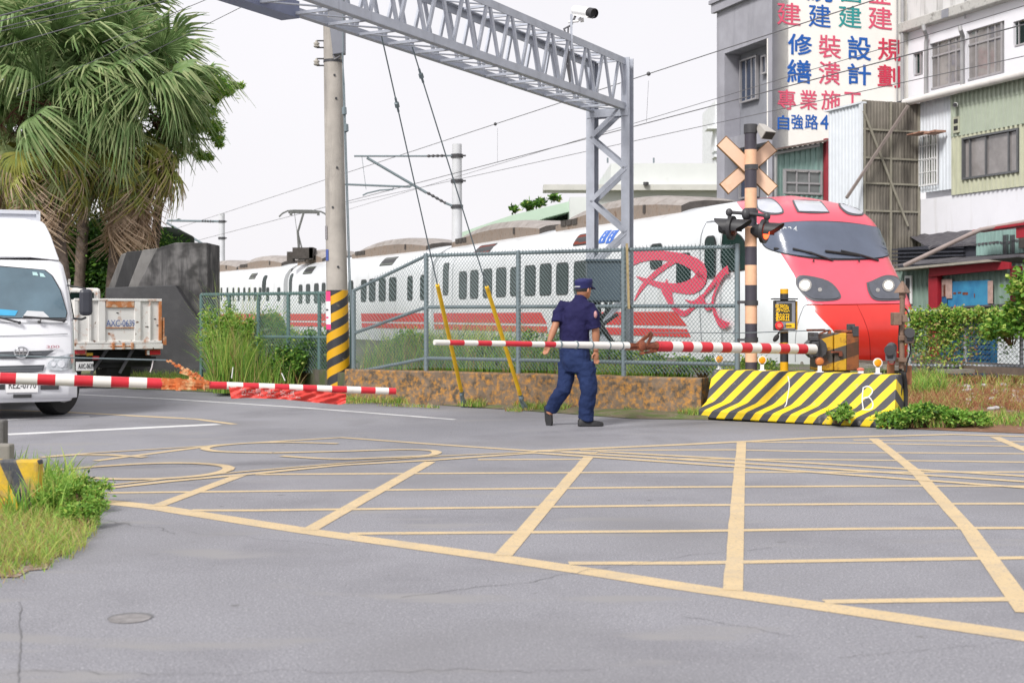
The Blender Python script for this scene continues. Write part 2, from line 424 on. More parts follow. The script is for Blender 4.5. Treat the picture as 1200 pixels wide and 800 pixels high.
line([(48, 536), (90, 533), (130, 533.2), (170, 536)], .1, .0166)
line([(60, 534.5), (110, 531), (260, 521.7)], .05, .0172)
# white and far yellow lines
line([(80, 461.5), (200, 467.5), (360, 478), (533, 491.5)], .1, .004, m_wmark)
line([(8, 509), (100, 504.5), (257, 497)], .22, .004, m_wmark)
line([(-60, 495), (50, 489.5), (105, 488)], .18, .004, m_wmark)
line([(150, 487), (230, 491), (275, 497)], .1, .0055)
line([(-100, 478), (60, 482), (215, 490)], .1, .0062)
# manhole lid by the near left
mh = MB(); c = G(152, 725)
mh.tube([c + Vector((0, 0, .0015)), c + Vector((0, 0, .004))], .085, 24)
mh.org = c
obj('manhole_cover', mh, mat('worn_iron', (.215, .205, .205), .85, .3, 20, bump=.5, bscale=60), smooth=40)
tag(bpy.data.objects['manhole_cover'], 'small round worn iron cover sunk in the near asphalt', 'manhole cover')
rim = MB()
for i in range(24):
    a0, a1 = 2 * math.pi * i / 24, 2 * math.pi * (i + 1) / 24
    if math.sin(a0) > -.2:
        r0, r1 = .085, .085 + .028 * max(0, math.sin(a0)) + .004
        rim.add([(c.x + r0 * math.cos(a0), c.y + r0 * math.sin(a0), .0032), (c.x + r1 * math.cos(a0), c.y + r1 * math.sin(a0), .0032), (c.x + r1 * math.cos(a1), c.y + r1 * math.sin(a1), .0032), (c.x + r0 * math.cos(a1), c.y + r0 * math.sin(a1), .0032)], [(0, 1, 2, 3)])
obj('road_crack', rim, m_crack, kind='structure', fix=False)
# verges as ruled, bumpy sheets
def ruled(name, front, back, m, nu=40, nv=10, amp=.03, zf=None):
    mb = MB(); 
    def along(ps, t):
        t *= len(ps) - 1; i = min(int(t), len(ps) - 2); return ps[i].lerp(ps[i + 1], t - i)
    for j in range(nv + 1):
        for i in range(nu + 1):
            a = along(front, i / nu); b = along(back, i / nu); p = a.lerp(b, j / nv)
            if zf: p.z = zf(j / nv, p)
            e = min(1, j / 2)
            p.z += e * amp * (noise.noise(p * 1.7) + .5 * noise.noise(p * 5))
            mb.v.append(tuple(p))
    for j in range(nv):
        for i in range(nu):
            a = j * (nu + 1) + i; mb.f.append((a, a + 1, a + nu + 2, a + nu + 1)); mb.m.append(0)
    return obj(name, mb, m, kind='structure', smooth=True, fix=False)
m_verge = mat('dirt_verge', C(135, 122, 100, .65), .95, .3, 5, bump=.7, bscale=40, dirt=(C(112, 135, 66, .55), .42, .6, 3.5), speck=(C(190, 185, 175, .7), 35, .66, .72))
m_dry = mat('dry_soil', C(140, 105, 80, .6), .95, .3, 6, bump=.8, bscale=35, dirt=(C(165, 120, 90, .6), .4, .6, 4), speck=(C(190, 185, 185, .7), 14, .64, .7))
FA = Vector((-1.21, 19.4, 0)); FD = Vector((1.6, -1, 0)).normalized()   # foot line of the low wall
WALLP = Plane((FA.x, FA.y), (1.6, -1))
wall_pts = [WALLP.pt(WALLP.u(x), 0.03, .0) for x in (400, 520, 640, 740, 830)]
ruled('verge', [Vector((p.x, p.y, .006)) for p in edge[3:9]], [G(190, 438) + Vector((0, 0, .1)), G(330, 446) + Vector((0, 0, .08))] + [p + Vector((0, .05, .03)) for p in wall_pts[1:]], m_verge, 60, 6, .02)
ruled('verge', [Vector((p.x, p.y, .006)) for p in edge[0:4]], [G(-900, 428), G(-300, 433), G(0, 435), G(190, 438) + Vector((0, 0, .1))], m_verge, 40, 4, .02)
right_front = [Vector((p.x, p.y, .006)) for p in (G(1035, 501.5), G(1047, 502), G(1120, 505), G(1200, 508), G(1500, 520))]
ruled('verge', right_front, [Vector((6.0, 21.5, .32)), Vector((7.6, 21.3, .3)), Vector((8.6, 20.8, .3)), Vector((11.5, 19.8, .3))], m_dry, 50, 14, .05)
# raised track bed behind the low wall
m_bal = mat('track_ballast', C(120, 112, 104, .6), .95, .35, 12, bump=1, bscale=25, dirt=(C(100, 120, 60, .5), .42, .58, 1.5))
tb = MB(); p = [WALLP.pt(WALLP.u(x), .41, -.05) for x in (404, 800)]
poly = [p[0], p[1], Vector((3.2, 18.3, .41)), Vector((4.6, 19.0, .41)), Vector((6.4, 22.5, .41)), Vector((9.0, 28, .41)), Vector((-12, 90, .41)), Vector((-40, 100, .41)), Vector((-8.2, 33, .41)), Vector((-4.6, 24.5, .41)), Vector((-3.2, 21.8, .41))]
tb.add(poly, [tuple(range(len(poly)))])
for a_, b_ in zip(poly, poly[1:] + poly[:1]): tb.add([a_, b_, b_ - Vector((0, 0, .5)), a_ - Vector((0, 0, .5))], [(0, 1, 2, 3)])
if 0: tb.add([poly[0], poly[-1], poly[-2], poly[-3], poly[0] - Vector((0, 0, .5)), poly[-1] - Vector((0, 0, .5)), poly[-2] - Vector((0, 0, .5)), poly[-3] - Vector((0, 0, .5))], [(0, 1, 5, 4), (1, 2, 6, 5), (2, 3, 7, 6)])
obj('track_bed', tb, m_bal, kind='structure', fix=False)
# low concrete wall under the fence
m_rwall = mat('stained_wall', C(134, 116, 98, .72), .9, .25, 6, bump=.9, bscale=22, dirt=(C(205, 146, 66, .78), .46, .68, 15), speck=(C(96, 86, 74, .7), 7, .48, .62))
lw = MB(); uA, uB = WALLP.u(404), WALLP.u(822)
n = 40
for i in range(n + 1):
    u = uA + (uB - uA) * i / n; h = .475 + .012 * noise.noise(Vector((u * 2, 0, 3)))
    lw.v += [tuple(WALLP.pt(u, -.02, .03 + .01 * noise.noise(Vector((u * 3, 1, 0))))), tuple(WALLP.pt(u, h * .6, .0)), tuple(WALLP.pt(u, h - .02, .0)), tuple(WALLP.pt(u, h, -.02)), tuple(WALLP.pt(u, h, -.22)), tuple(WALLP.pt(u, -.02, -.22))]
for i in range(n):
    for k in range(5): lw.f.append((i * 6 + k, (i + 1) * 6 + k, (i + 1) * 6 + k + 1, i * 6 + k + 1)); lw.m.append(0)
lw.f += [(5, 4, 3, 2, 1, 0), tuple(n * 6 + k for k in range(6))]; lw.m += [0, 0]
lw.org = WALLP.pt((uA + uB) / 2, 0)
tag(obj('retaining_wall', lw, m_rwall), 'low concrete wall stained orange brown below the chain-link fence', 'wall')
# ================================================================ chain-link fences
m_mesh = mat('wire_mesh', C(98, 116, 118, .65), .45, .12, 6, metal=.25)
m_gmesh = mat('green_wire_mesh', C(105, 140, 132, .6), .5, .12, 6)
m_gpost = mat('green_grey_post', C(100, 132, 130, .65), .5, .12, 6)
def chain(mb, A, B, h, pitch=.052, r=.003, slope=1.15, off=Vector((0, 0, 0)), h1=None):
    """diamond mesh between posts A and B (their z is the lower edge), height h"""
    d = B - A; Lh = Vector((d.x, d.y, 0)).length
    def pt(u, v): return A + d * (u / Lh) + Vector((0, 0, v * (1 + ((h1 or h) / h - 1) * u / Lh))) + off
    run = h / slope
    k = -run
    while k < Lh:
        for sg in (0, 1):
            if sg == 0: u0, v0, u1, v1 = k, 0, k + run, h
            else: u0, v0, u1, v1 = k, h, k + run, 0
            dv = (v1 - v0) / run
            if u0 < 0: v0 += -u0 * dv; u0 = 0
            if u1 > Lh: v1 -= (u1 - Lh) * dv; u1 = Lh
            if u1 - u0 > .01: mb.tube([pt(u0, v0), pt(u1, v1)], r, 3, cap=False)
        k += pitch
def barbs(mb, A, B, pitch=.052, r=.0035, h=.03):
    L = (B - A).length; n = int(L / pitch)
    for i in range(n):
        p = A.lerp(B, (i + .5) / n)
        mb.tube([p, p + Vector((R.uniform(-.006, .006), 0, h * R.uniform(.7, 1.2)))], r, 3, cap=False)
fx = [499.5, 607.5, 731, 864]
us = [WALLP.u(x, -.1) for x in fx]
fence = thing('chain_link_fence', 'tall grey chain-link fence with three rails on the low stained wall', 'fence', WALLP.pt(us[0], .47, -.1))
TZ, MZ, BZ, FZ = 2.12, 1.385, .655, .52
for u in us:
    mb = MB(); mb.tube([WALLP.pt(u, .44, -.1), WALLP.pt(u, TZ + .02, -.1)], .034, 12); mb.ell(WALLP.pt(u, TZ + .02, -.1), .034, .034, .02)
    obj('post', mb, m_galvd, fence, smooth=40)
for a, b in zip(us, us[1:]):
    for z in (TZ, MZ, BZ):
        mb = MB(); mb.tube([WALLP.pt(a + .03, z, -.1), WALLP.pt(b - .03, z, -.1)], .0245, 10); obj('rail', mb, m_galvd, fence, smooth=40)
    mb = MB(); chain(mb, WALLP.pt(a, FZ, -.07), WALLP.pt(b, FZ, -.07), TZ - FZ + .03)
    barbs(mb, WALLP.pt(a, TZ + .02, -.07), WALLP.pt(b, TZ + .02, -.07))
    obj('mesh_panel', mb, m_mesh, fence, fix=False)
# sloping bay down to the left
u0, uL = us[0], WALLP.u(414.5, -.1)
LT, LM, LB = 1.63, 1.0, .3
mb = MB(); mb.tube([WALLP.pt(uL, .3, -.1), WALLP.pt(uL, LT + .02, -.1)], .034, 12); obj('post', mb, m_galvd, fence, smooth=40)
for za, zb in ((LT, TZ), (LM, MZ), (.42, BZ)):
    mb = MB(); mb.tube([WALLP.pt(uL, za, -.1), WALLP.pt(u0, zb, -.1)], .0245, 10); obj('rail', mb, m_galvd, fence, smooth=40)
mb = MB(); chain(mb, WALLP.pt(uL, .42, -.07), WALLP.pt(u0, .52, -.07), LT - .42 + .02, h1=TZ - .5)
barbs(mb, WALLP.pt(uL, LT + .02, -.07), WALLP.pt(u0, TZ + .02, -.07)); obj('mesh_panel', mb, m_mesh, fence, fix=False)
# an old wooden batten wired to the fence by the tower
mb = MB(); x = WALLP.u(739, -.1); mb.bar(WALLP.pt(x - .03, 2.2, -.05), WALLP.pt(x, 1.35, -.05), .045, .03)
obj('batten', mb, mat('old_bamboo', C(196, 176, 130, .6), .8, .25, 14), fence)
# green fence running off to the left
A, B = P(412, 343, 21.3), P(236, 345, 23.2)
gf = thing('chain_link_fence', 'green mesh fence half swallowed by tall grass left of the utility pole', 'fence', Vector((A.x, A.y, .3)))
A0, B0 = Vector((A.x, A.y, .35)), Vector((B.x, B.y, .35)); TZ2 = A.z
n = 5
gx = [A0.lerp(B0, i / n) for i in range(n + 1)]
for q in gx:
    mb = MB(); mb.tube([q - Vector((0, 0, .3)), Vector((q.x, q.y, TZ2))], .032, 10); obj('post', mb, m_gpost, gf, smooth=40)
for q, r_ in zip(gx, gx[1:]):
    for z in (TZ2, .92):
        mb = MB(); mb.tube([Vector((q.x, q.y, z)), Vector((r_.x, r_.y, z))], .026, 8); obj('rail', mb, m_gpost, gf, smooth=40)
    mb = MB(); chain(mb, q + Vector((0, -.03, 0)), r_ + Vector((0, -.03, 0)), TZ2 - .33, .06, .0035)
    barbs(mb, Vector((q.x, q.y - .03, TZ2)), Vector((r_.x, r_.y - .03, TZ2)), .05, .004, .04); obj('mesh_panel', mb, m_gmesh, gf, fix=False)
# fence at the right behind the mound
A0, B0 = Vector((465 * 21 / 1600, 21, .2)), Vector((13.5, 19.0, .2))
rf = thing('chain_link_fence', 'low chain-link fence hung with creeper in front of the red and blue shack', 'fence', A0)
RP = Plane((A0.x, A0.y), (B0 - A0)); RP.n = -RP.n if RP.n.y > 0 else RP.n
rx = [RP.u(1066), RP.u(1131), RP.u(1197), RP.u(1270)]
for u in rx:
    mb = MB(); mb.tube([RP.pt(u, .1), RP.pt(u, 1.36)], .03, 10); obj('post', mb, m_galv, rf, smooth=40)
for a, b in zip(rx, rx[1:]):
    for z in (1.33, .5):
        mb = MB(); mb.tube([RP.pt(a, z), RP.pt(b, z)], .026, 10); obj('rail', mb, m_galv, rf, smooth=40)
    mb = MB(); chain(mb, RP.pt(a, .15, .03), RP.pt(b, .15, .03), 1.2, .06, .0035); obj('mesh_panel', mb, m_mesh, rf, fix=False)
# ================================================================ TRAIN
m_tw = mat('train_white', C(232, 236, 240, .9), .25, .03, 1, coat=.3, dirt=((.52, .53, .53), .52, .85, 1.8), streak=True)
m_tred = mat('train_red_stripe', (.62, .035, .035), .3, .05, 3)
m_tlogo = mat('train_logo_pink_red', (.72, .05, .11), .3, .05, 3)
m_under = mat('train_underframe', (.025, .025, .027), .8, .3, 5)
m_pod = mat('roof_unit_cover', C(172, 165, 160, .72), .7, .2, 3, bump=.2, bscale=30, dirt=(C(120, 108, 98), .5, .75, 4))
m_podside = mat('roof_unit_side', C(165, 150, 138, .68), .75, .25, 6, dirt=(C(120, 95, 75), .5, .7, 6))
m_poddark = mat('roof_unit_grille', C(90, 84, 80, .6), .8, .3, 12)
m_wfr = mat('window_seal', (.03, .03, .032), .5, .1)
m_disp = mat('amber_display_glass', C(150, 66, 46, .6), .6, .4, 30, spec=.2)
WT, ZT = 2.60, 3.57
HW = 1.57
def wz(z):
    if z <= WT: return interp([(.3, HW - .12), (.8, HW - .04), (1.5, HW), (WT, HW - .015)], z)
    return (HW - .015) * max(0, 1 - ((z - WT) / (ZT - WT)) ** 2.35) ** (1 / 2.35)
TD = Vector((.3475, -.9377, 0)).normalized(); TN = Vector((.9377, .3475, 0)).normalized(); TC = Vector((5.93, 24.5, 0)) + TN * (HW - 1.45)
def tw(a, b, z): return TC + TD * a + TN * b + Vector((0, 0, z))
train = thing('passenger_train', 'white and red express train with three coaches passing behind the fence', 'train', TC + Vector((0, 0, .4)))
class Car:
    def __init__(s, o, far, nd=None):
        s.o = Vector(o); s.d = (Vector(far) - s.o); s.L = s.d.length; s.d.normalize()
        s.n = Vector((s.d.y, -s.d.x, 0)); 
        if s.n.dot(-s.o) < 0: s.n = -s.n                 # outward on the camera side
        s.pl = Plane((s.o.x, s.o.y), s.d)
    def pt(s, u, z, off=0): return s.o + s.d * u + s.n * (off - (HW - wz(z))) + Vector((0, 0, z))
    def c(s, u, b, z): return s.o + s.d * u - s.n * (HW + b) + Vector((0, 0, z))   # b>0 away from camera
    def at(s, px, py): 
        u = s.pl.u(px); return u, s.pl.z(px, py)
    def poly(s, mb, pts, off, mi=0):
        z0, z1 = min(p[1] for p in pts), max(p[1] for p in pts); k = max(1, int((z1 - z0) / .13))
        for i in range(k):
            lo, hi = z0 + (z1 - z0) * i / k, z0 + (z1 - z0) * (i + 1) / k; q = pts
            for lim, sg in ((lo, 1), (hi, -1)):
                out = []
                for a, b in zip(q, q[1:] + q[:1]):
                    ia, ib = sg * (a[1] - lim) >= -1e-9, sg * (b[1] - lim) >= -1e-9
                    if ia: out.append(a)
                    if ia != ib:
                        t = (lim - a[1]) / (b[1] - a[1]); out.append((a[0] + (b[0] - a[0]) * t, lim))
                q = out
                if not q: break
            if len(q) > 2: P3 = [s.pt(u, z, off) for u, z in q]; mb.add(P3, [tuple(range(len(P3)))], mi)
def rrect(u0, u1, z0, z1, r=.08, n=4):
    r = min(r, abs(u1 - u0) / 2, abs(z1 - z0) / 2); out = []
    if u1 < u0: u0, u1 = u1, u0
    for cx, cy, a in ((u1 - r, z1 - r, 0), (u0 + r, z1 - r, 90), (u0 + r, z0 + r, 180), (u1 - r, z0 + r, 270)):
        for i in range(n + 1):
            t = math.radians(a + 90 * i / n); out.append((cx + r * math.cos(t), cy + r * math.sin(t)))
    return out
def body(car, u0, u1, parent, name='car_body'):
    mb = MB(); rs = []
    zs = [.35, .6, 1.0, 1.5, 2.0, WT] + [WT + (ZT - WT) * math.sin(math.radians(t)) for t in (12, 25, 38, 50, 60, 69, 77, 84)]
    sec = [(-wz(z), z) for z in zs] + [(0, ZT)] + [(wz(z), z) for z in zs[::-1]]
    for u in (u0, u1): rs.append([car.c(u, b, z) for b, z in sec])
    mb.rings(rs); return obj(name, mb, m_tw, parent, smooth=35)
def window(car, parent, u0, u1, z0, z1, m=None, r=.09, frame=.03, name='window'):
    mb = MB(); car.poly(mb, rrect(min(u0, u1) - frame, max(u0, u1) + frame, z0 - frame, z1 + frame, r + frame), .008, 0); car.poly(mb, rrect(u0, u1, z0, z1, r), .014, 1)
    return obj(name, mb, [m_wfr, m or m_glass], parent)
def pod(car, parent, u0, u1, h=.34, w=.95):
    """curved-top roof unit, ends cut back with a grille"""
    g = (u1 - u0); mb = MB(); rs = []
    for i in range(13):
        t = i / 12; u = u0 + g * t; hh = h * (math.sin(math.pi * (t * .86 + .07)) ** .75)
        zb = ZT - .22; zt = ZT - .02 + hh
        sec = [(-w, zb), (-w, zb + (zt - zb) * .62), (-w * .8, zt - .05), (-w * .4, zt), (w * .4, zt), (w * .8, zt - .05), (w, zb + (zt - zb) * .62), (w, zb)]
        rs.append([car.c(u, b, z) for b, z in sec])
    mb.rings(rs)
    for i in range(len(mb.f)):
        k = i % 8 if i < 12 * 8 else -1
        mb.m[i] = 1 if k in (0, 7) else (2 if k < 0 or (k in (0, 1, 6) and 0) else 0)
    o = obj('roof_unit', mb, [m_pod, m_podside, m_poddark], parent, smooth=30)
    for k in range(3):
        g2 = MB(); g2.box(car.c(u1 - g * .08 - .36 * k, -w * 1.0, ZT + .03), car.d * .15, car.n * .03, Vector((0, 0, .07))); obj('grille', g2, m_poddark, o)
    g2 = MB(); g2.box(car.c(u0 + g * .25, -w * 1.0, ZT + .05), car.d * .05, car.n * .03, Vector((0, 0, .09))); obj('grille', g2, m_poddark, o)
far1 = Vector((4.57, 24, 0)) + Vector((-.3475, .9377, 0)) * 20.35
car1 = Car((4.57, 24, 0), far1)
c1b = body(car1, 3.0, 20.2, train)
def win_px(car, parent, x0, x1, y0, y1, **k):
    xm = (x0 + x1) / 2; u0, u1 = car.pl.u(x0), car.pl.u(x1)
    return window(car, parent, u0, u1, car.pl.z(xm, y1), car.pl.z(xm, y0), **k)
for x0, x1, y0, y1 in [(538, 546.5, 319, 349.5), (551, 560, 317.5, 349), (566, 576, 316, 348), (581.5, 592.6, 314.5, 347), (598, 606.6, 314, 346), (615, 627, 312, 345.5), (632.6, 645.6, 310, 345), (652, 665.4, 309, 344.3), (672.6, 686, 307, 343.5)]:
    win_px(car1, c1b, x0, x1, y0, y1)
win_px(car1, c1b, 519, 525, 309, 345, name='door_window'); win_px(car1, c1b, 762, 775, 287, 314)
win_px(car1, c1b, 793, 808.5, 298, 333, name='door_window'); win_px(car1, c1b, 826, 837, 278, 324, name='door_window')
win_px(car1, c1b, 549.5, 568, 287, 296.5, r=.03, m=m_disp, name='destination_display'); win_px(car1, c1b, 668.5, 690, 274, 285.5, r=.03, m=m_disp, name='destination_display')
# door outlines
m_seam = mat('panel_seam', (.25, .26, .28), .6, .1)
def outline(car, parent, x0, x1, y0, y1, w=.012):
    u0, u1 = sorted((car.pl.u(x0), car.pl.u(x1))); xm = (x0 + x1) / 2; z0, z1 = car.pl.z(xm, y1), car.pl.z(xm, y0); mb = MB()
    for a in ((u0 - w, u0 + w, z0, z1), (u1 - w, u1 + w, z0, z1)):
        car.poly(mb, [(a[0], a[2]), (a[1], a[2]), (a[1], min(a[3], 2.3)), (a[0], min(a[3], 2.3))], .009)
        if a[3] > 2.3: car.poly(mb, [(a[0], 2.3), (a[1], 2.3), (a[1], a[3]), (a[0], a[3])], .009)
    car.poly(mb, [(u0, z1 - w), (u1, z1 - w), (u1, z1 + w), (u0, z1 + w)], .009)
    obj('door_seam', mb, m_seam, parent)
outline(car1, c1b, 512, 530, 300, 400); outline(car1, c1b, 820, 844, 258, 400)
# red band with a thin white line, in two lengths, ending in slanted cuts
def band(car, parent, pts):
    mb = MB(); car.poly(mb, pts, .007); obj('red_stripe', mb, m_tred, parent)
U = car1.pl.u
za, zb, zc, zd = 1.345, 1.06, 1.0, .84
for (xa, xb, sl) in ((508, 640, .1), (661, 804, -.45)):
    ua, ub = U(xb), U(xa)
    band(car1, c1b, [(ua, zb), (ub, zb), (ub, za), (ua + (.35 if sl > 0 else .45), za)]); band(car1, c1b, [(ua - (.0 if sl > 0 else .14), zd), (ub, zd), (ub, zc), (ua - (.0 if sl > 0 else .0), zc)])
# painted script logo on the side, as flat paint shapes
def stroke(pts, widths, name='painted_logo'):
    cp = curve_pts([(x, y, w) for (x, y), w in zip(pts, widths)], 8); L_, R_ = [], []
    uz = [(*car1.at(x, y), w) for x, y, w in cp]
    for i, (u, z, w) in enumerate(uz):
        a = uz[max(i - 1, 0)]; b = uz[min(i + 1, len(uz) - 1)]; du, dz = b[0] - a[0], b[1] - a[1]; l = math.hypot(du, dz) or 1
        nx, nz = -dz / l, du / l; L_.append((u + nx * w / 2, z + nz * w / 2)); R_.append((u - nx * w / 2, z - nz * w / 2))
    mb = MB()
    for i in range(len(uz) - 1):
        n = len(mb.v); mb.v += [tuple(car1.pt(*q, stroke.off)) for q in (R_[i], R_[i + 1], L_[i + 1], L_[i])]; mb.f.append((n, n + 1, n + 2, n + 3)); mb.m.append(0)
    stroke.off += .0012
    obj(name, mb, m_tlogo, c1b)
stroke.off = .016
q = lambda x, y: (700 + x / 4.445, 220 + y / 4.445)
stroke([q(150, 375), q(230, 350), q(330, 352), q(440, 370), q(520, 410), q(548, 460), q(500, 510), q(430, 522), q(340, 510), q(240, 478), q(205, 462)], [.42, .3, .2, .22, .3, .38, .32, .2, .14, .08, .02])
stroke([q(440, 362), q(370, 400), q(290, 460), q(230, 525), q(195, 590)], [.1, .12, .13, .12, .03])
stroke([q(350, 505), q(375, 560), q(400, 620), q(450, 655), q(500, 625), q(540, 590)], [.34, .3, .14, .12, .08, .1])
stroke([q(460, 583), q(505, 598), q(545, 585), q(560, 570)], [.02, .08, .2, .16])
stroke([q(540, 585), q(590, 520), q(640, 455), q(685, 425)], [.05, .1, .12, .16])
stroke([q(665, 430), q(625, 520), q(605, 600), q(625, 680), q(655, 712), q(690, 705)], [.14, .08, .1, .14, .16, .03])
stroke([q(545, 590), q(580, 622), q(612, 600)], [.04, .14, .06])
# accessibility signs
for x0 in (697.5, 707):
    mb = MB(); u0, u1 = U(x0), U(x0 + 8); z0, z1 = car1.pl.z(x0, 285.5), car1.pl.z(x0, 270); car1.poly(mb, rrect(u0, u1, z0, z1, .02), .006)
    obj('blue_sign', mb, mat('sign_blue', (.02, .12, .5), .4, .05), c1b)
    um = (u0 + u1) / 2; mb = MB()
    for k, (du, dz, r_) in enumerate(((0, .10, .018), (0.01, .03, .03), (-.01, -.07, .035))):
        car1.poly(mb, [(um + du + r_ * math.cos(t), (z0 + z1) / 2 + dz * 1.0 + r_ * math.sin(t)) for t in [i * math.pi / 5 for i in range(10)]], .010 + k * .001)
    obj('symbol', mb, m_white, c1b)
for x_ in (536, 548.5, 612, 648, 690, 725, 756, 783):
    mb = MB(); u_ = U(x_); car1.poly(mb, [(u_ - .006, .55), (u_ + .006, .55), (u_ + .006, 1.75), (u_ - .006, 1.75)], .010); obj('panel_seam', mb, m_seam, c1b)
mb = MB(); car1.poly(mb, [(3.2, .70), (20, .70), (20, .712), (3.2, .712)], .010); obj('panel_seam', mb, m_seam, c1b)
for a, b in ((560, 668), (688, 842)):
    pod(car1, c1b, car1.pl.u(b, -1.5), car1.pl.u(a, -1.5), .46)
# underframe
mb = MB(); mb.box(car1.c(10, 0, .55), car1.d * 9.8, car1.n * 1.2, Vector((0, 0, .2)))
for k in range(9): mb.box(car1.c(1.8 + k * 2.1, -1.15, .5), car1.d * .7, car1.n * .15, Vector((0, 0, .22)))
obj('underframe', mb, m_under, train)
# coaches two and three
car2 = Car(Vector((-2.50, 43.05, 0)), Vector((-9.45, 57.2, 0)))
car3 = Car(Vector((-9.6, 57.6, 0)), Vector((-20.0, 75.5, 0)))
for car, pods in ((car2, [(528, 438), (402, 372)]), (car3, [(352, 300), (298, 252)])):
    cb = body(car, .15, car.L - .15, train)
    for a, b in pods:
        u0, u1 = sorted((max(car.pl.u(a, -1.5), .6), car.pl.u(b, -1.5))); pod(car, cb, u0, u1, .46)
    mb = MB(); mb.box(car.c(car.L / 2, 0, .55), car.d * (car.L / 2 - .3), car.n * 1.2, Vector((0, 0, .2))); obj('underframe', mb, m_under, train)
    car.cb = cb
    for ua, ub in ((.4, car.L * .42), (car.L * .58, car.L - .4)):
        for z0, z1 in ((1.06, 1.345), (.84, 1.0)): band(car, cb, [(ua, z0), (ub, z0), (ub, z1), (ua, z1)])
for xs in [(498, 492.5), (483, 477.5), (464, 456), (451.5, 444), (439.5, 432.5), (429, 423), (413.5, 408), (404, 399), (381, 377), (373, 368), (363, 358.5), (354, 350)]:
    win_px(car2, car2.cb, xs[0], xs[1], 326 + (459 - xs[0]) * .078, 352 + (459 - xs[0]) * .03)
win_px(car2, car2.cb, 477, 482, 301, 347, name='door_window') if 0 else None
win_px(car2, car2.cb, 441.5, 456.5, 302, 310, r=.03, name='destination_display', m=mat('display_glass', C(95, 105, 88, .6), .3, .2, 20)); win_px(car2, car2.cb, 352.5, 363, 313, 320, r=.03, name='destination_display', m=MATS['display_glass'])
win_px(car2, car2.cb, 336.5 + 5, 336.5 + 2, 321, 345, name='door_window')
for xs in [(328, 325), (315, 312), (306, 303.5), (300, 297.5), (293, 291), (287, 285), (280.5, 278.5), (274, 272.5), (267, 265.5), (260, 258.5)]:
    win_px(car3, car3.cb, xs[0], xs[1], 337.5, 352, r=.05)
win_px(car3, car3.cb, 311, 307, 323, 342, name='door_window'); win_px(car3, car3.cb, 290, 297, 320.5, 326, r=.03, name='destination_display', m=MATS['display_glass'])
win_px(car3, car3.cb, 243.5, 247.5, 325, 330, r=.03, name='destination_display', m=MATS['display_glass'])
mb = MB(); mb.box((car2.c(-.12, 0, 1.9)), car2.d * .35, car2.n * 1.25, Vector((0, 0, 1.35))); mb.box((car3.c(-.25, 0, 1.9)), car3.d * .3, car3.n * 1.25, Vector((0, 0, 1.35)))
obj('gangway_bellows', mb, m_blk, train)
# pantograph at the near end of coach three
mb = MB(); y0 = 56.0; b0 = P(351, 303, y0); 
el = P(349, 272, y0); top = P(356, 248.5, y0)
mb.tube([b0, el], .05, 6); mb.tube([b0 + Vector((.2, 0, 0)), el], .03, 6); mb.tube([el, top], .045, 6); mb.tube([P(345, 249.5, y0), el - Vector((.02, 0, .1))], .012, 5)
arch = [P(327, 254, y0), P(331, 250, y0), P(337, 247.2, y0), P(345, 246.6, y0), P(365, 246.8, y0), P(376, 248, y0), P(381, 250.5, y0), P(384, 254, y0)]
mb.tube(arch, .035, 6); mb.tube([P(338, 248.6, y0), P(374, 249, y0)], .05, 6)
for x in (341, 373): mb.bar(P(x, 248, y0), P(x, 252.5, y0), .12, .1)
obj('pantograph', mb, mat('pantograph_metal', (.14, .145, .14), .5, .2), train, smooth=40)
mb = MB(); mb.box(P(357, 297, y0), (.42, 0, 0), (0, .5, 0), (0, 0, .22)); mb.box(P(341, 301, y0), (.12, 0, 0), (0, .3, 0), (0, 0, .2)); mb.box(P(366.5, 297.5, y0), (.08, 0, 0), (0, .5, 0), (0, 0, .25))
obj('roof_equipment', mb, m_poddark, train)
# ---- nose
PROF = [(.3, .42), (.7, .62), (1.0, .70), (1.3, .64), (1.46, .56), (1.9, .22), (2.3, -.12), (2.7, -.36), (3.0, -.52), (3.2, -.72), (3.35, -.98), (3.45, -1.3), (3.56, -2.1)]
def prof(z): return sinterp(PROF, z, .14)
PW = 6.2
def asurf(b, z):
    w = max(wz(z), 1e-4); k = min(abs(b) / w, 1)
    return -3.2 + (prof(z) + 3.2) * math.sqrt(max(0, 1 - k ** PW))
QT = [(.3, .45), (1.03, -.12), (1.45, -.68), (2.0, -1.15), (2.54, -1.72), (3.0, -2.35), (3.4, -3.2), (3.56, -3.6)]
QR = [(.3, -.52), (1.03, -.58), (1.45, -.88), (2.0, -1.2), (2.54, -1.68), (3.0, -2.5), (3.4, -3.3), (3.56, -3.6)]
rows = [.35 + (WT - .35) * i / 30 for i in range(31)] + [WT + (ZT - WT) * math.sin(math.radians(90 * i / 22)) * .9995 for i in range(1, 23)]
nb = MB(); NC = 72; paint = []
for z in rows:
    w = wz(z)
    for j in range(NC + 1):
        th = math.pi * j / NC; cs = math.cos(th)
        b = -w * math.copysign(abs(cs) ** (2 / PW), cs); a = -3.2 + (prof(z) + 3.2) * math.sin(th)
        nb.v.append(tuple(tw(a, b, z))); paint.append(a - abs(b) - interp(QT if b < 0 else QR, z))
for i in range(len(rows) - 1):
    for j in range(NC):
        k = i * (NC + 1) + j; nb.f.append((k, k + 1, k + NC + 2, k + NC + 1)); nb.m.append(0)
k = (len(rows) - 1) * (NC + 1); nb.f.append(tuple(k + j for j in range(NC + 1))); nb.m.append(0)
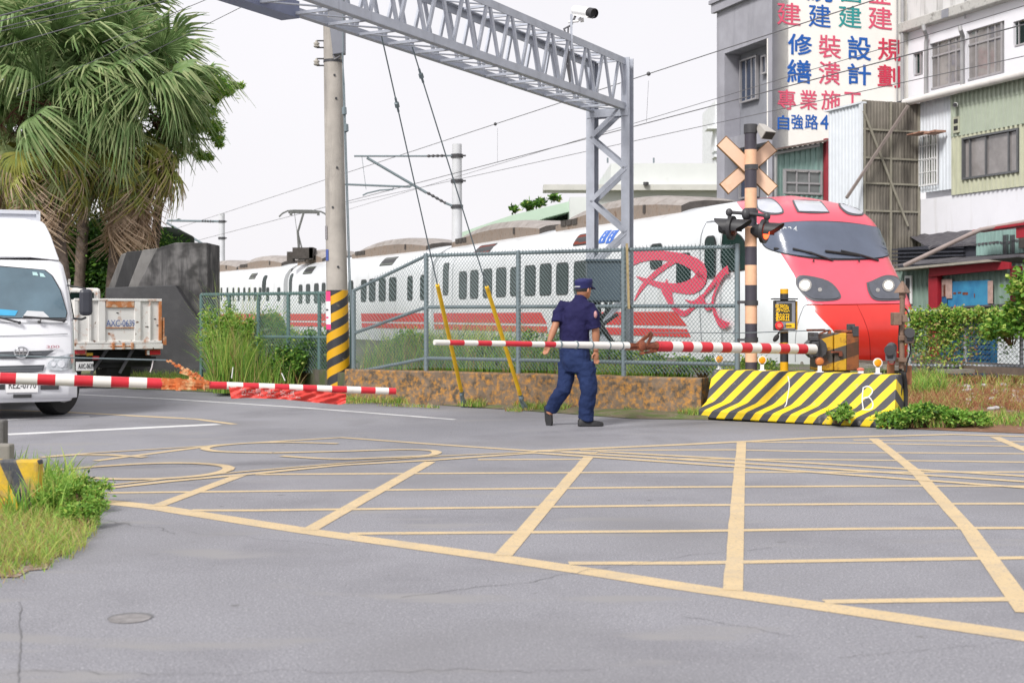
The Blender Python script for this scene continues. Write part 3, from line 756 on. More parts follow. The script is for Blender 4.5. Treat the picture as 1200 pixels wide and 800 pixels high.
def nose_mat():
    m = bpy.data.materials.new('train_nose_paint_and_glare'); m.use_nodes = True; N = m.node_tree.nodes; L = m.node_tree.links; bs = N['Principled BSDF']
    at = N.new('ShaderNodeAttribute'); at.attribute_name = 'livery'
    g = N.new('ShaderNodeMath'); g.operation = 'GREATER_THAN'; g.inputs[1].default_value = 0; L.new(at.outputs['Fac'], g.inputs[0])
    tc = N.new('ShaderNodeTexCoord'); sx = N.new('ShaderNodeSeparateXYZ'); L.new(tc.outputs['Object'], sx.inputs[0])
    lt = N.new('ShaderNodeMath'); lt.operation = 'LESS_THAN'; L.new(sx.outputs[2], lt.inputs[0]); lt.inputs[1].default_value = 1.462 - .4
    rr = N.new('ShaderNodeMix'); rr.data_type = 'RGBA'; L.new(lt.outputs[0], rr.inputs[0]); rr.inputs[6].default_value = (.70, .085, .13, 1); rr.inputs[7].default_value = (.72, .032, .022, 1)  # two reds; the upper is pinker, with glare put into its colour
    x = N.new('ShaderNodeMix'); x.data_type = 'RGBA'; L.new(g.outputs[0], x.inputs[0]); x.inputs[6].default_value = (*C(232, 236, 240, .9), 1); L.new(rr.outputs[2], x.inputs[7])
    n = N.new('ShaderNodeTexNoise'); n.inputs['Scale'].default_value = 2.5; n.inputs['Detail'].default_value = 6; L.new(tc.outputs['Object'], n.inputs['Vector'])
    mr = N.new('ShaderNodeMapRange'); mr.inputs[1].default_value = .3; mr.inputs[2].default_value = .7; mr.inputs[3].default_value = .92; mr.inputs[4].default_value = 1.05; L.new(n.outputs[0], mr.inputs[0])
    v = N.new('ShaderNodeVectorMath'); v.operation = 'SCALE'; L.new(x.outputs[2], v.inputs[0]); L.new(mr.outputs[0], v.inputs['Scale'])
    L.new(v.outputs[0], bs.inputs['Base Color']); bs.inputs['Roughness'].default_value = .3; bs.inputs['Coat Weight'].default_value = .35; bs.inputs['Coat Roughness'].default_value = .15
    return m
nose = obj('nose_shell', nb, nose_mat(), train, smooth=True, fix=False)
at = nose.data.attributes.new('livery', 'FLOAT', 'POINT'); at.data.foreach_set('value', paint)
def hit(px, py, off=0.012):
    """point of the nose surface on the line of sight (px, py)"""
    r = Vector(((px - 600) / FPX, 1, (HZ - py) / FPX)); o = Vector((0, 0, HC)); prev = None
    def inside(t):
        p = o + r * t; q = p - TC; a = q.dot(TD); b = q.dot(TN)
        return (p.z < ZT and abs(b) < wz(p.z) and a < asurf(b, p.z))
    for tr_ in range(40):
        t = 21.5
        while t < 31 and not inside(t): t += .05
        if t < 31: break
        px += (985 - px) * .02; py += (345 - py) * .012; r = Vector(((px - 600) / FPX, 1, (HZ - py) / FPX))
    lo, hi = t - .05, t
    for _ in range(14):
        md = (lo + hi) / 2
        if inside(md): hi = md
        else: lo = md
    p = o + r * hi; q = p - TC; b = q.dot(TN); z = p.z; e = .02
    pa = lambda b_, z_: tw(asurf(b_, z_), b_, z_)
    nn = (pa(b + e, z) - pa(b - e, z)).cross(pa(b, z + e) - pa(b, z - e)).normalized()
    if nn.dot(-r) < 0: nn = -nn
    return p + nn * off
def patch(name, pix, m, off, parent=train, rings_=6, grow=1.0, smooth=True):
    pix = curve_pts(pix + [pix[0]], 4)[:-1]
    cx = sum(p[0] for p in pix) / len(pix); cy = sum(p[1] for p in pix) / len(pix); mb = MB(); n = len(pix)
    mb.v.append(tuple(hit(cx, cy, off)))
    for k in range(1, rings_ + 1):
        for (x, y) in pix:
            t = k / rings_ * grow; mb.v.append(tuple(hit(cx + (x - cx) * t, cy + (y - cy) * t, off)))
    for j in range(n): mb.f.append((0, 1 + j, 1 + (j + 1) % n)); mb.m.append(0)
    for k in range(rings_ - 1):
        for j in range(n):
            a = 1 + k * n; mb.f.append((a + j, a + n + j, a + n + (j + 1) % n, a + (j + 1) % n)); mb.m.append(0)
    return obj(name, mb, m, parent, smooth=smooth)
q5 = lambda x, y: (860 + x / 3.636, 220 + y / 3.636)
m_ws = mat('windscreen_glass', (.095, .115, .165), .14, .25, .8, spec=.7)
m_ml = mat('marker_glass', (.45, .47, .52), .08, .1, 2, spec=.8)
ws_pix = [q5(128, 240), q5(140, 190), q5(185, 157), q5(300, 147), q5(450, 151), q5(580, 166), q5(642, 186), q5(688, 262), q5(672, 280), q5(600, 302), q5(400, 303), q5(250, 287), q5(155, 262)]
def grow(pix, d):
    cx = sum(p[0] for p in pix) / len(pix); cy = sum(p[1] for p in pix) / len(pix); out = []
    for x, y in pix:
        l = math.hypot(x - cx, y - cy); out.append((cx + (x - cx) * (l + d) / l, cy + (y - cy) * (l + d) / l))
    return out
wsf = patch('windscreen_seal', grow(ws_pix, 1.7), m_wfr, .012)
ws = patch('windscreen', ws_pix, m_ws, .026, rings_=8)
for pix in ([q5(102, 55), q5(158, 54), q5(195, 82), q5(203, 108), q5(150, 109), q5(108, 92)], [q5(254, 57), q5(366, 63), q5(402, 106), q5(276, 103)], [q5(450, 62), q5(498, 62), q5(536, 92), q5(542, 115), q5(490, 109), q5(458, 86)]):
    if len(pix) == 4:
        a, b, c_, d_ = pix; le = lambda p_, q_, t: (p_[0] + (q_[0] - p_[0]) * t, p_[1] + (q_[1] - p_[1]) * t)
        pix = [le(a, b, .06), le(a, b, .5), le(a, b, .94), le(b, c_, .1), le(b, c_, .9), le(c_, d_, .06), le(c_, d_, .5), le(c_, d_, .94), le(d_, a, .1), le(d_, a, .9)]
    s_ = patch('marker_window', grow(pix, 2.0), mat('grey_seal', (.085, .085, .095), .5, .1), .012, rings_=4); patch('pane', pix, m_ml, .022, s_, rings_=4)
m_hl = mat('headlight_cover', (.06, .066, .085), .1, .2, 6, spec=.8, coat=.5)
m_lamp = mat('lit_lamp', (.9, .85, .75), .2, .05, 5, emis=((1, .86, .62), .38))
m_lamp2 = mat('lamp_reflector', (.30, .29, .28), .35, .3, 20, metal=.2)
for pix, lc, l2 in (([q5(272, 392), q5(300, 379), q5(395, 402), q5(444, 450), q5(434, 474), q5(352, 476), q5(312, 460), q5(276, 420)], q5(305, 418), q5(365, 438)),
                    ([q5(572, 407), q5(592, 402), q5(645, 382), q5(690, 388), q5(716, 425), q5(716, 465), q5(700, 474), q5(612, 474), q5(582, 448)], q5(655, 420), q5(610, 440))):
    s_ = patch('headlight', grow(pix, 2.3), MATS['grey_seal'], .010, rings_=5); patch('cover', pix, m_hl, .022, s_, rings_=5)
    for cc, r1, mm, of in ((lc, 7.2, m_lamp2, .03), (lc, 5.0, m_lamp, .036), (l2, 2.4, m_lamp2, .03)):
        patch('lamp', [(cc[0] + r1 * math.cos(t), cc[1] + r1 * math.sin(t)) for t in [i * math.pi / 5 for i in range(10)]], mm, of, s_, rings_=3)
# seams of the lower nose panel
def seam(pts, r_=.008, m=m_seam, name='panel_seam'):
    pts = curve_pts(pts, 6); mb = MB(); mb.tube([hit(x, y, .0) for x, y in pts], r_, 5); obj(name, mb, m, train, smooth=True)
seam([q5(312, 498), q5(400, 498), q5(560, 496), q5(715, 494)], .010, mat('red_seam', (.3, .01, .01), .5))
seam([q5(400, 498), q5(312, 498), q5(288, 530), q5(270, 590), q5(262, 650), q5(262, 740)], .007)
seam([q5(525, 498), q5(558, 570), q5(577, 640), q5(583, 760)], .006, MATS['red_seam'])
seam([q5(716, 496), q5(740, 510), q5(752, 550)], .007)
# wipers
for a, b, c_ in ((q5(420, 312), q5(250, 266), q5(175, 262)), (q5(614, 312), q5(450, 276), q5(385, 276))):
    mb = MB(); mb.tube([hit(*a, .02), hit((a[0] + b[0]) / 2, (a[1] + b[1]) / 2, .06), hit(*b, .06)], .018, 6); mb.tube([hit(*c_, .045), hit(b[0] + 22, b[1] + 5, .045)], .024, 5)
    obj('wiper', mb, m_blk, train, smooth=40)
mb = MB(); mb.tube([hit(*q5(340, 308), .01), hit(*q5(336, 318), .03)], .012, 5); mb.tube([hit(*q5(533, 308), .01), hit(*q5(530, 318), .03)], .012, 5); obj('washer_nozzle', mb, m_blk, train)
# number on the windscreen, cab side window, step
p0, p1 = hit(911, 271.5, .035), hit(934, 270.5, .035); uu = (p1 - p0).normalized()
text('number_lettering', '2034', (p0 + p1) / 2, uu, Vector((0, -1, .1)), .13, mat('white_print', (.75, .78, .8), .5, .02), ws, width=(p1 - p0).length * .95)
mb = MB()
pw = [(848, 275), (862, 273.5), (871, 281), (877, 296), (879, 313), (848, 314)]
sp = lambda x, y, off: hit(x, y, off)
patch('cab_side_window_seal', grow(pw, 1.5), m_wfr, .012, rings_=4); patch('cab_side_window', pw, m_glass, .02, rings_=4)
mb = MB(); mb.box(car1.c(1.5, -1.46, .98), car1.d * .16, car1.n * .03, Vector((0, 0, .06))); obj('step', mb, m_galv, train)
mb = MB(); mb.box(tw(-1.4, 0, .42), TD * 1.7, TN * 1.0, Vector((0, 0, .18))); obj('underframe', mb, m_under, train)
# rails and sleepers in front of the train
m_rail = mat('rail_steel', C(150, 135, 125, .6), .4, .2, 10, metal=.4)
tr = thing('railway_track', 'steel rails on concrete sleepers under the express train', 'railway track', tw(2, 0, .42))
for b in (-.53, .53):
    mb = MB(); mb.bar(tw(9, b, .46), tw(-19, b, .46), .07, .1); obj('rail', mb, m_rail, tr)
mb = MB(); mb.box(tw(4, 0, .43), TD * .12, TN * 1.1, Vector((0, 0, .03))); slp = obj('sleeper', mb, m_conc, tr)
for k in range(1, 8):
    c_ = slp.copy(); COL.objects.link(c_); c_.parent = tr; c_.location = TD * (-.65 * k)
# ================================================================ GANTRY
GP = Vector((1.69, 20, 0)); GDv = Vector((-.4595, -.888, 0)).normalized(); GN = Vector((-.888, .4595, 0)).normalized()   # along, and across to the left
GB, GT, GW, GL = 4.32, 4.97, .56, 12.0
def gp(s, w, z): return GP + GDv * s + GN * w + Vector((0, 0, z))
gan = thing('signal_gantry', 'galvanised lattice steel gantry crossing over the road on a laced tower', 'gantry', gp(0, GW / 2, .4))
def bar(name, p, q, w, h, m=m_galv, par=gan, up=(0, 0, 1)):
    mb = MB(); mb.bar(p, q, w, h, up); return obj(name, mb, m, par)
def angle(name, p, q, w, t=.012, par=gan, m=m_galv, up=(0, 0, 1)):      # L section
    p = Vector(p); q = Vector(q); d = (q - p).normalized(); u_ = Vector(up)
    if abs(d.dot(u_)) > .95: u_ = Vector((1, 0, 0))
    sd_ = d.cross(u_).normalized(); u2 = sd_.cross(d); mb = MB()
    mb.bar(p + u2 * w / 2, q + u2 * w / 2, w, t, up); mb.bar(p + sd_ * w / 2 + u2 * t * .6, q + sd_ * w / 2 + u2 * t * .6, t, w, up)
    return obj(name, mb, m, par)
for w in (0, GW):
    mb = MB()
    mb.bar(gp(0, w, .35), gp(0, w, GT + .06), .16, .014, GN); 
    for sx in (-1, 1): mb.bar(gp(sx * .075, w, .35), gp(sx * .075, w, GT + .06), .014, .13, GN)
    mb.bar(gp(.0, w, .36), gp(0, w, .38), .3, .3)
    obj('leg', mb, m_galv, gan)
zz = [.6 + .47 * i for i in range(9)]
for i in range(len(zz) - 1):
    for sx in (-.085, .085):
        a, b = (0, GW) if (i % 2 == 0) else (GW, 0)
        bar('brace', gp(sx, a, zz[i]), gp(sx, b, zz[i + 1]), .012, .07)
mb = MB(); mb.bar(gp(.09, -.05, GB - .08), gp(.09, GW + .05, GB - .08), .012, .12); mb.bar(gp(-.09, -.05, GB - .08), gp(-.09, GW + .05, GB - .08), .012, .12); obj('brace', mb, m_galv, gan)
for w in (0, GW):
    for z in (GB, GT):
        mb = MB(); mb.bar(gp(-.1, w, z), gp(GL, w, z), .014, .095); mb.bar(gp(-.1, w + (.035 if w == 0 else -.035), z + (.045 if z == GT else -.045)), gp(GL, w + (.035 if w == 0 else -.035), z + (.045 if z == GT else -.045)), .08, .012)
        obj('chord', mb, m_galv, gan)
NP = 21; st = GL / NP
for w in (0, GW):
    for i in range(NP):
        a = i * st
        bar('brace', gp(a, w + .012, GB), gp(a + st * .42, w + .012, GT), .045, .03, up=GN)
        bar('brace', gp(a + st * .95, w + .012, GB), gp(a + st * .52, w + .012, GT), .045, .03, up=GN)
for z in (GB, GT):
    for i in range(NP):
        a = i * st; c_ = .048 if z == GT else -.056
        bar('brace', gp(a, 0.03, z + c_ * .8), gp(a, GW - .03, z + c_ * .8), .035, .03)
        bar('brace', gp(a, 0.03, z + c_ * .6), gp(a + st, GW - .03, z + c_ * .6), .035, .012)
# thicker spliced sleeve at the near left end, and cross beam running out to the left
e0 = P(365, 8, 13.6)
ls = (e0 - gp(0, GW, 0)).dot(GDv)
mb = MB(); mb.bar(gp(ls, GW + .03, GB - .0), gp(ls + 4.5, GW + .03, GB - .0), .22, .17); obj('sleeve_beam', mb, mat('blue_grey_steel', C(140, 148, 178, .8), .45, .1, 5), gan)
# cctv camera on the gantry
s_ = (P(664, 45, 18.3) - gp(0, 0, 0)).dot(GDv); cp = gp(s_, 0, GT)
cc = thing('cctv_camera', 'white bullet camera with dark hooded lens on top of the steel gantry', 'security camera', cp)
mb = MB(); mb.bar(cp - Vector((0, 0, .15)), cp + Vector((0, 0, .32)), .045, .03); obj('bracket', mb, m_galv, cc)
Yc = cp.y
mb = MB(); mb.tube([P(666, 26, Yc), P(677, 25, Yc), P(681, 21, Yc)], .018, 8); mb.tube([P(680, 24, Yc), P(684, 23.5, Yc)], .03, 8); obj('arm', mb, m_white, cc, smooth=40)
mb = MB(); a, b = P(673.5, 12, Yc + .05), P(694, 15.5, Yc - .25); d = (b - a).normalized()
mb.tube([a, b], .062, 14, flat=.95); mb.bar(a - Vector((0, 0, .065)), b - Vector((0, 0, .065)) - d * .04, .1, .02); obj('housing', mb, m_white, cc, smooth=40)
mb = MB(); mb.tube([b - d * .06, b + d * .05], .066, 14, cap=False); mb.tube([b - d * .01, b + d * .004], .055, 14); obj('lens_hood', mb, m_blk, cc, smooth=40)
mb = MB(); mb.tube([P(675, 17, Yc), P(673, 22, Yc), P(669, 30, Yc), P(661, 34, Yc), P(664, 44, Yc), P(665.5, 60, Yc), P(668, 95, Yc)], .015, 6); mb.tube([P(671, 28, Yc), P(666, 32, Yc), P(665, 50, Yc), P(664, 75, Yc), P(668, 97, Yc)], .012, 6); obj('cable', mb, m_wire, cc, smooth=40)
# equipment cabinet and cables on the tower
cb = thing('equipment_cabinet', 'slate grey steel cabinet fixed to the gantry tower behind the mesh fence', 'cabinet', P(706, 355, 19.0))
mb = MB(); a, b = P(687, 354, 19.2), P(726.5, 306.5, 19.2)
mb.aabb(a.x, b.x, 19.0, 19.4, a.z, b.z); obj('housing', mb, mat('cabinet_slate', C(84, 102, 116, .75), .5, .08, 3), cb, bevel=.008)
mb = MB(); mb.aabb(a.x + .015, b.x - .015, 18.985, 18.998, a.z + .02, b.z - .02); obj('door', mb, mat('cabinet_slate2', C(88, 106, 120, .75), .5, .08, 3), cb, bevel=.004)
mb = MB(); mb.aabb(a.x - .02, b.x + .03, 18.95, 19.42, b.z, b.z + .025); obj('lid', mb, MATS['cabinet_slate'], cb)
mb = MB(); mb.aabb(a.x + .05, a.x + .07, 18.965, 18.985, a.z + .2, a.z + .3); obj('handle', mb, m_galv, cb)
for k, (xs, ys) in enumerate([((697, 700, 708, 720), (354, 372, 390, 402)), ((702, 704, 712, 722), (354, 375, 392, 405)), ((692, 696, 706, 716), (354, 370, 384, 398)), ((716, 714, 704, 700), (354, 362, 375, 390)), ((710, 710, 700, 692), (354, 366, 374, 380)), ((724, 718, 706, 700), (368, 372, 382, 400))]):
    mb = MB(); mb.tube([Vector(c_) for c_ in curve_pts([tuple(P(x, y, 19.1 - .05 * k)) for x, y in zip(xs, ys)], 5)], .025, 8)
    tag(obj('cable', based(mb, P(706, 400, 19.1)), m_rub, smooth=True), ['thick black cable sagging out of the cabinet bottom, leftmost loop', 'thick black cable dropping from the cabinet to the tower foot', 'black cable curving under the slate cabinet towards the right leg', 'black cable crossing from right to left beneath the cabinet', 'short black cable looping left below the cabinet', 'black cable sweeping across the tower foot under the cabinet'][k], 'cable')
# guy wires with yellow guards
for i, (top, bot, gtop, gbot) in enumerate([((447, 42), (543, 469), (512, 334), (542, 458)), ((483, 55), (614, 483), (570, 336), (610, 462))]):
    Yb = [18.85, 18.2][i]; pb = P(bot[0], bot[1], Yb); pb.z = max(pb.z, .05)
    x, y = top; Yt = (GB - HC) * FPX / (HZ - y); pt_ = P(x, y, Yt)
    t = thing('guy_wire', ['steel guy wire with yellow guard, the one nearer the sloping fence end', 'steel guy wire with yellow guard, the one nearer the walking man'][i], 'guy wire', Vector((pb.x, pb.y, 0)))
    mb = MB(); mb.tube([pb, pt_], .008, 6); obj('wire', mb, m_galvd, t)
    def onl(yy):
        lo, hi = 0, 1
        for _ in range(30):
            m_ = (lo + hi) / 2; p = pb.lerp(pt_, m_); 
            if HZ - (p.z - HC) * FPX / p.y > yy: lo = m_
            else: hi = m_
        return pb.lerp(pt_, lo)
    g0, g1 = onl(gbot[1]), onl(gtop[1]); mb = MB(); mb.tube([g0, g1], .027, 10)
    obj('guard', mb, mat('guard_yellow', C(252, 190, 35, 1.0), .5, .12, 6, dirt=(C(190, 140, 60), .55, .8, 8)), t, smooth=40)
    yi = [122, 88][i]; a, b = onl(yi + 9), onl(yi - 7); mb = MB(); mb.tube([a, a.lerp(b, .3), a.lerp(b, .35), a.lerp(b, .65), a.lerp(b, .7), b], [.014, .014, .028, .028, .014, .014], 8); obj('insulator', mb, m_galvd, t, smooth=40)
    mb = MB(); mb.bar(Vector((pb.x, pb.y, 0)), g0, .05, .02); mb.bar(Vector((pb.x + .07, pb.y, .0)), g0 + Vector((-.0, 0, -.05)), .02, .03); mb.ell(g0 - (g1 - g0).normalized() * .06, .035, .035, .05); obj('anchor', mb, m_galvd, t)
# ================================================================ UTILITY POLE
pb = Vector((G(397, 467).x, 20.8, 0)); ptop = Vector((pb.x - .16, 20.8, 9.0))
up_ = thing('utility_pole', 'tall concrete utility pole with black and yellow hazard stripes round its foot', 'utility pole', pb)
def pp(z): t = z / 9.0; return pb.lerp(ptop, t) + Vector((0, 0, 0))
def prr(z): return .172 - .0062 * z
def ringtube(z0, z1, dr, n=28, m=12):
    mb = MB(); rs = []
    for i in range(m + 1):
        z = z0 + (z1 - z0) * i / m; c_ = pp(z); r_ = prr(z) + dr
        rs.append([c_ + Vector((r_ * math.cos(2 * math.pi * j / n), r_ * math.sin(2 * math.pi * j / n), 0)) for j in range(n)])
    mb.rings(rs); return mb
m_pole = mat('pole_concrete', C(178, 172, 164, .88), .85, .18, 2.5, bump=.25, bscale=60, dirt=(C(135, 131, 127), .48, .78, 5), streak=True)
obj('shaft', ringtube(-.1, 9.0, 0), m_pole, up_, smooth=40)
def helix_mat():
    m = bpy.data.materials.new('hazard_wrap'); m.use_nodes = True; N = m.node_tree.nodes; L = m.node_tree.links; bs = N['Principled BSDF']
    tc = N.new('ShaderNodeTexCoord'); s = N.new('ShaderNodeSeparateXYZ'); L.new(tc.outputs['Object'], s.inputs[0])
    a = N.new('ShaderNodeMath'); a.operation = 'ARCTAN2'; L.new(s.outputs[1], a.inputs[0]); L.new(s.outputs[0], a.inputs[1])
    b = N.new('ShaderNodeMath'); b.operation = 'MULTIPLY_ADD'; L.new(a.outputs[0], b.inputs[0]); b.inputs[1].default_value = -2 / (2 * math.pi)
    c = N.new('ShaderNodeMath'); c.operation = 'MULTIPLY'; L.new(s.outputs[2], c.inputs[0]); c.inputs[1].default_value = 1 / .268; L.new(c.outputs[0], b.inputs[2])
    f = N.new('ShaderNodeMath'); f.operation = 'FRACT'; L.new(b.outputs[0], f.inputs[0])
    g = N.new('ShaderNodeMath'); g.operation = 'GREATER_THAN'; L.new(f.outputs[0], g.inputs[0]); g.inputs[1].default_value = .5
    x = N.new('ShaderNodeMix'); x.data_type = 'RGBA'; L.new(g.outputs[0], x.inputs[0]); x.inputs[6].default_value = (*C(228, 172, 20, .85), 1); x.inputs[7].default_value = (.035, .035, .04, 1)
    n = N.new('ShaderNodeTexNoise'); n.inputs['Scale'].default_value = 9; n.inputs['Detail'].default_value = 8; L.new(tc.outputs['Object'], n.inputs['Vector'])
    r = N.new('ShaderNodeMapRange'); r.inputs[1].default_value = .62; r.inputs[2].default_value = .75; r.inputs[4].default_value = .6; L.new(n.outputs[0], r.inputs[0])
    y = N.new('ShaderNodeMix'); y.data_type = 'RGBA'; L.new(r.outputs[0], y.inputs[0]); L.new(x.outputs[2], y.inputs[6]); y.inputs[7].default_value = (*C(150, 135, 105), 1)
    L.new(y.outputs[2], bs.inputs['Base Color']); bs.inputs['Roughness'].default_value = .5; return m
zs_top = HC + (HZ - 340) * 20.8 / FPX
obj('hazard_wrap', ringtube(.02, zs_top, .006), helix_mat(), up_, smooth=40)
def sticker(z0, z1, a0, a1, m, dr=.009, name='sticker'):
    mb = MB(); n = 6
    for z in (z0, z1):
        for i in range(n + 1):
            a = math.radians(a0 + (a1 - a0) * i / n); r_ = prr(z) + dr; c_ = pp(z); mb.v.append((c_.x + r_ * math.cos(a), c_.y + r_ * math.sin(a), z))
    for i in range(n): mb.f.append((i, i + 1, i + n + 2, i + n + 1)); mb.m.append(0)
    return obj(name, mb, m, up_)
zz_ = lambda y: HC + (HZ - y) * 20.6 / FPX
sticker(zz_(386), zz_(341), 188, 242, mat('pink_print', C(235, 70, 130, .9), .5, .05)); sticker(zz_(380), zz_(353), 188, 242, m_white, .012)
sticker(zz_(373), zz_(371), 200, 228, MATS['pink_print'], .0135); sticker(zz_(364), zz_(362), 200, 228, m_blk, .0135)
sticker(zz_(305), zz_(292), 205, 232, mat('blue_print', C(70, 90, 160, .9), .5, .2, 30)); sticker(zz_(280), zz_(264), 195, 225, mat('grey_print', C(150, 146, 148), .6, .35, 40))
for k, z in enumerate([2.0, 2.9, 4.55, 4.9, 3.5]):
    mb = MB(); a = math.radians([285, 262, 292, 285, 290][k]); c_ = pp(z); r_ = prr(z)
    d_ = Vector((math.cos(a), math.sin(a), 0)); mb.tube([c_ + d_ * (r_ - .01), c_ + d_ * (r_ + .012)], .018, 8); obj('step_hole_plug', mb, m_dsteel, up_)
# grey cover plate on the pole top, insulators
mb = MB(); y0 = 20.5; pl = [P(385, 20, y0), P(386, -140, y0), P(402, -140, y0), P(403.5, 62, y0), P(390, 64, y0)]; mb.prism(pl, Vector((0, .2, 0))); obj('cover_plate', mb, mat('cover_grey', C(135, 138, 148, .75), .5, .08, 4), up_, bevel=.012)
for i, y in enumerate((52, 73)):
    mb = MB(); Yq = 20.75
    mb.tube([P(381, y - 4, Yq), P(371, y - 4, Yq)], .012, 6); mb.tube([P(381, y + 4, Yq), P(371, y + 4, Yq)], .012, 6); obj('bracket', mb, m_dsteel, up_)
    mb = MB(); mb.tube([P(371, y - 4, Yq), P(371, y - 2, Yq), P(371, y - 1.6, Yq), P(371, y + .2, Yq), P(371, y + .5, Yq), P(371, y + 2.4, Yq), P(371, y + 4, Yq)], [.02, .02, .045, .045, .025, .05, .03], 10); obj('insulator', mb, mat('porcelain', C(190, 185, 175), .25, .1), up_, smooth=40)
mb = MB(); mb.tube([pp(5.13) + Vector((0, 0, -.02)), pp(5.13) + Vector((0, 0, .02))], prr(5.1) + .006, 20); obj('strap', mb, m_dsteel, up_)
mb = MB(); mb.tube([P(391, 64, 20.55), P(392, 70, 20.5), P(399, 66, 20.5)], .02, 6); obj('cable', mb, m_wire, up_, smooth=True)
# two stays beside the pole
for i, (a, b) in enumerate([((402, -120), (409.5, 346)), ((401, 62), (414, 440))]):
    st_ = thing('stay_wire', ['thin stay wire dropping beside the utility pole, the straighter one', 'thin stay wire beside the pole with a small turnbuckle, ending by the fence post'][i], 'stay wire', P(b[0], 440, 20.3))
    mb = MB(); mb.tube([P(*a, 20.2), P(402 + i * 1.5, 100, 20.25), P(b[0], b[1], 20.3)], .009, 6); obj('wire', mb, m_galvd, st_)
    mb = MB(); y = (130, 150)[i]; x = 402.4 + (y - 100) * .03 + i * 1.6; mb.tube([P(x, y - 5, 20.24), P(x, y - 4, 20.24), P(x + .3, y + 4, 20.24), P(x + .3, y + 5, 20.24)], [.012, .035, .035, .012], 8); obj('turnbuckle', mb, m_galvd, st_)
# ================================================================ CATENARY MASTS AND WIRES
m_mast = mat('mast_pale', C(214, 216, 220, .85), .5, .06, 3)
def mast(px, ytop, Y, lab, arms):
    b = P(px, HZ, Y); b.z = .3; t = thing('catenary_mast', lab, 'mast', b, None)
    z = HC + (HZ - ytop) * Y / FPX
    mb = MB(); mb.tube([b, Vector((b.x, b.y, z))], [.19, .16], 16); obj('pole', mb, m_mast, t, smooth=40)
    for kind, pts, r_ in arms:
        q_ = [P(x, y, Y - .1) for x, y in pts]
        mb = MB()
        if kind == 'ins':
            n = 9; vs = [q_[0].lerp(q_[1], i / n) for i in range(n + 1)]; mb.tube(vs, [r_ * (1 if i % 2 else .5) for i in range(n + 1)], 8); obj('insulator', mb, m_dsteel, t)
        elif kind == 'band':
            mb.tube([Vector((b.x, b.y, q_[0].z - .06)), Vector((b.x, b.y, q_[0].z + .06))], .21, 14); mb.tube(q_, .03, 6); obj('band', mb, m_dsteel, t)
        else: mb.tube(q_, r_, 6); obj('arm', mb, m_galvd, t)
mast(535.5, 169, 46, 'pale round catenary mast rising behind the middle coach with two dark insulators', [
    ('arm', [(415, 183), (500, 183), (530, 182.5)], .03), ('ins', [(500, 183), (523, 182.5)], .055), ('arm', [(430, 185), (500, 226)], .045), ('ins', [(500, 225.5), (522, 238)], .055), ('arm', [(522, 238), (532, 242)], .04),
    ('arm', [(402, 216), (440, 217.5), (480, 219), (483, 217)], .035), ('arm', [(425, 229), (430, 226.5), (445, 223), (460, 222), (461, 220)], .025), ('arm', [(424, 183), (429, 222)], .008), ('band', [(533, 212), (546, 212)], 0), ('band', [(533, 182.5), (546, 182.5)], 0), ('band', [(533, 242), (541, 242)], 0)])
mast(260, 250, 76, 'small distant catenary mast above the dark concrete wall end', [
    ('arm', [(196, 258.5), (258, 259.5)], .06), ('ins', [(236, 259), (250, 259.5)], .08), ('arm', [(195, 261), (240, 287)], .06), ('ins', [(240, 287), (256, 296)], .08), ('band', [(258, 259.5), (266, 259.5)], 0), ('band', [(258, 279), (266, 279)], 0)])
def wire(lab, a, b, ha, hb, r=.012, sag=0, dots=(), n=14):
    """a wire through two lines of sight at given heights"""
    pa = P(a[0], a[1], (ha - HC) * FPX / (HZ - a[1])); pb_ = P(b[0], b[1], (hb - HC) * FPX / (HZ - b[1]))
    mb = MB(); pts = [pa.lerp(pb_, i / n) - Vector((0, 0, sag * 4 * (i / n) * (1 - i / n))) for i in range(n + 1)]
    mb.tube(pts, r * .9, 5); mb.org = pa
    t = thing('overhead_wire', lab, 'wire', pa); obj('conductor', mb, m_wire, t)
    for x in dots:
        k = min(range(len(pts) * 10), key=lambda i_: abs((lambda p: 600 + p.x * FPX / p.y)(pa.lerp(pb_, i_ / (len(pts) * 10))) - x)) / (len(pts) * 10)
        p = pa.lerp(pb_, k); mb = MB(); mb.ell(p, .05, .05, .05, 8, 6); obj('clamp', mb, m_dsteel, t)
    return pa, pb_
wire('topmost catenary wire, passing over the crossbuck and sign wall', (1025, 0), (200, 270), 6.9, 6.9, .012, dots=(760, 583))
wire('contact wire over the train crossing the blue character wall', (1200, 29), (200, 290), 5.6, 5.6, .012, dots=())
wire('thin feeder wire just above the contact wire', (1200, 7), (400, 248), 5.75, 5.3, .007)
wire('lowest thin wire crossing the green annex window', (1200, 66), (400, 240), 5.2, 5.2, .008)
wire('faint dropper wire from the top catenary line', (760, 95), (757.5, 143), 6.9, 5.6, .005)
wire('faint dropper wire left of the tower', (583, 150), (583, 191), 6.9, 5.5, .005)
for i, (a, b, r_) in enumerate([((0, 30), (120, -8), .006), ((0, 36), (160, -6), .005), ((0, 62), (186, 0), .006), ((30, 32), (190, -4), .004), ((0, 24), (95, -8), .010)]):
    Y = 12 + i; pa, pb_ = P(a[0] - 80, a[1] + 16, Y), P(b[0] + 60, b[1] - 14, Y + 3); mb = MB(); mb.tube([pa, pb_], r_, 5)
    tag(obj('overhead_wire', based(mb, pa), m_wire), 'thin dark overhead wire crossing in front of the palm crowns, ' + ['second from the top', 'third from the top', 'lowest of the five', 'fourth from the top', 'thickest and topmost'][i], 'wire')
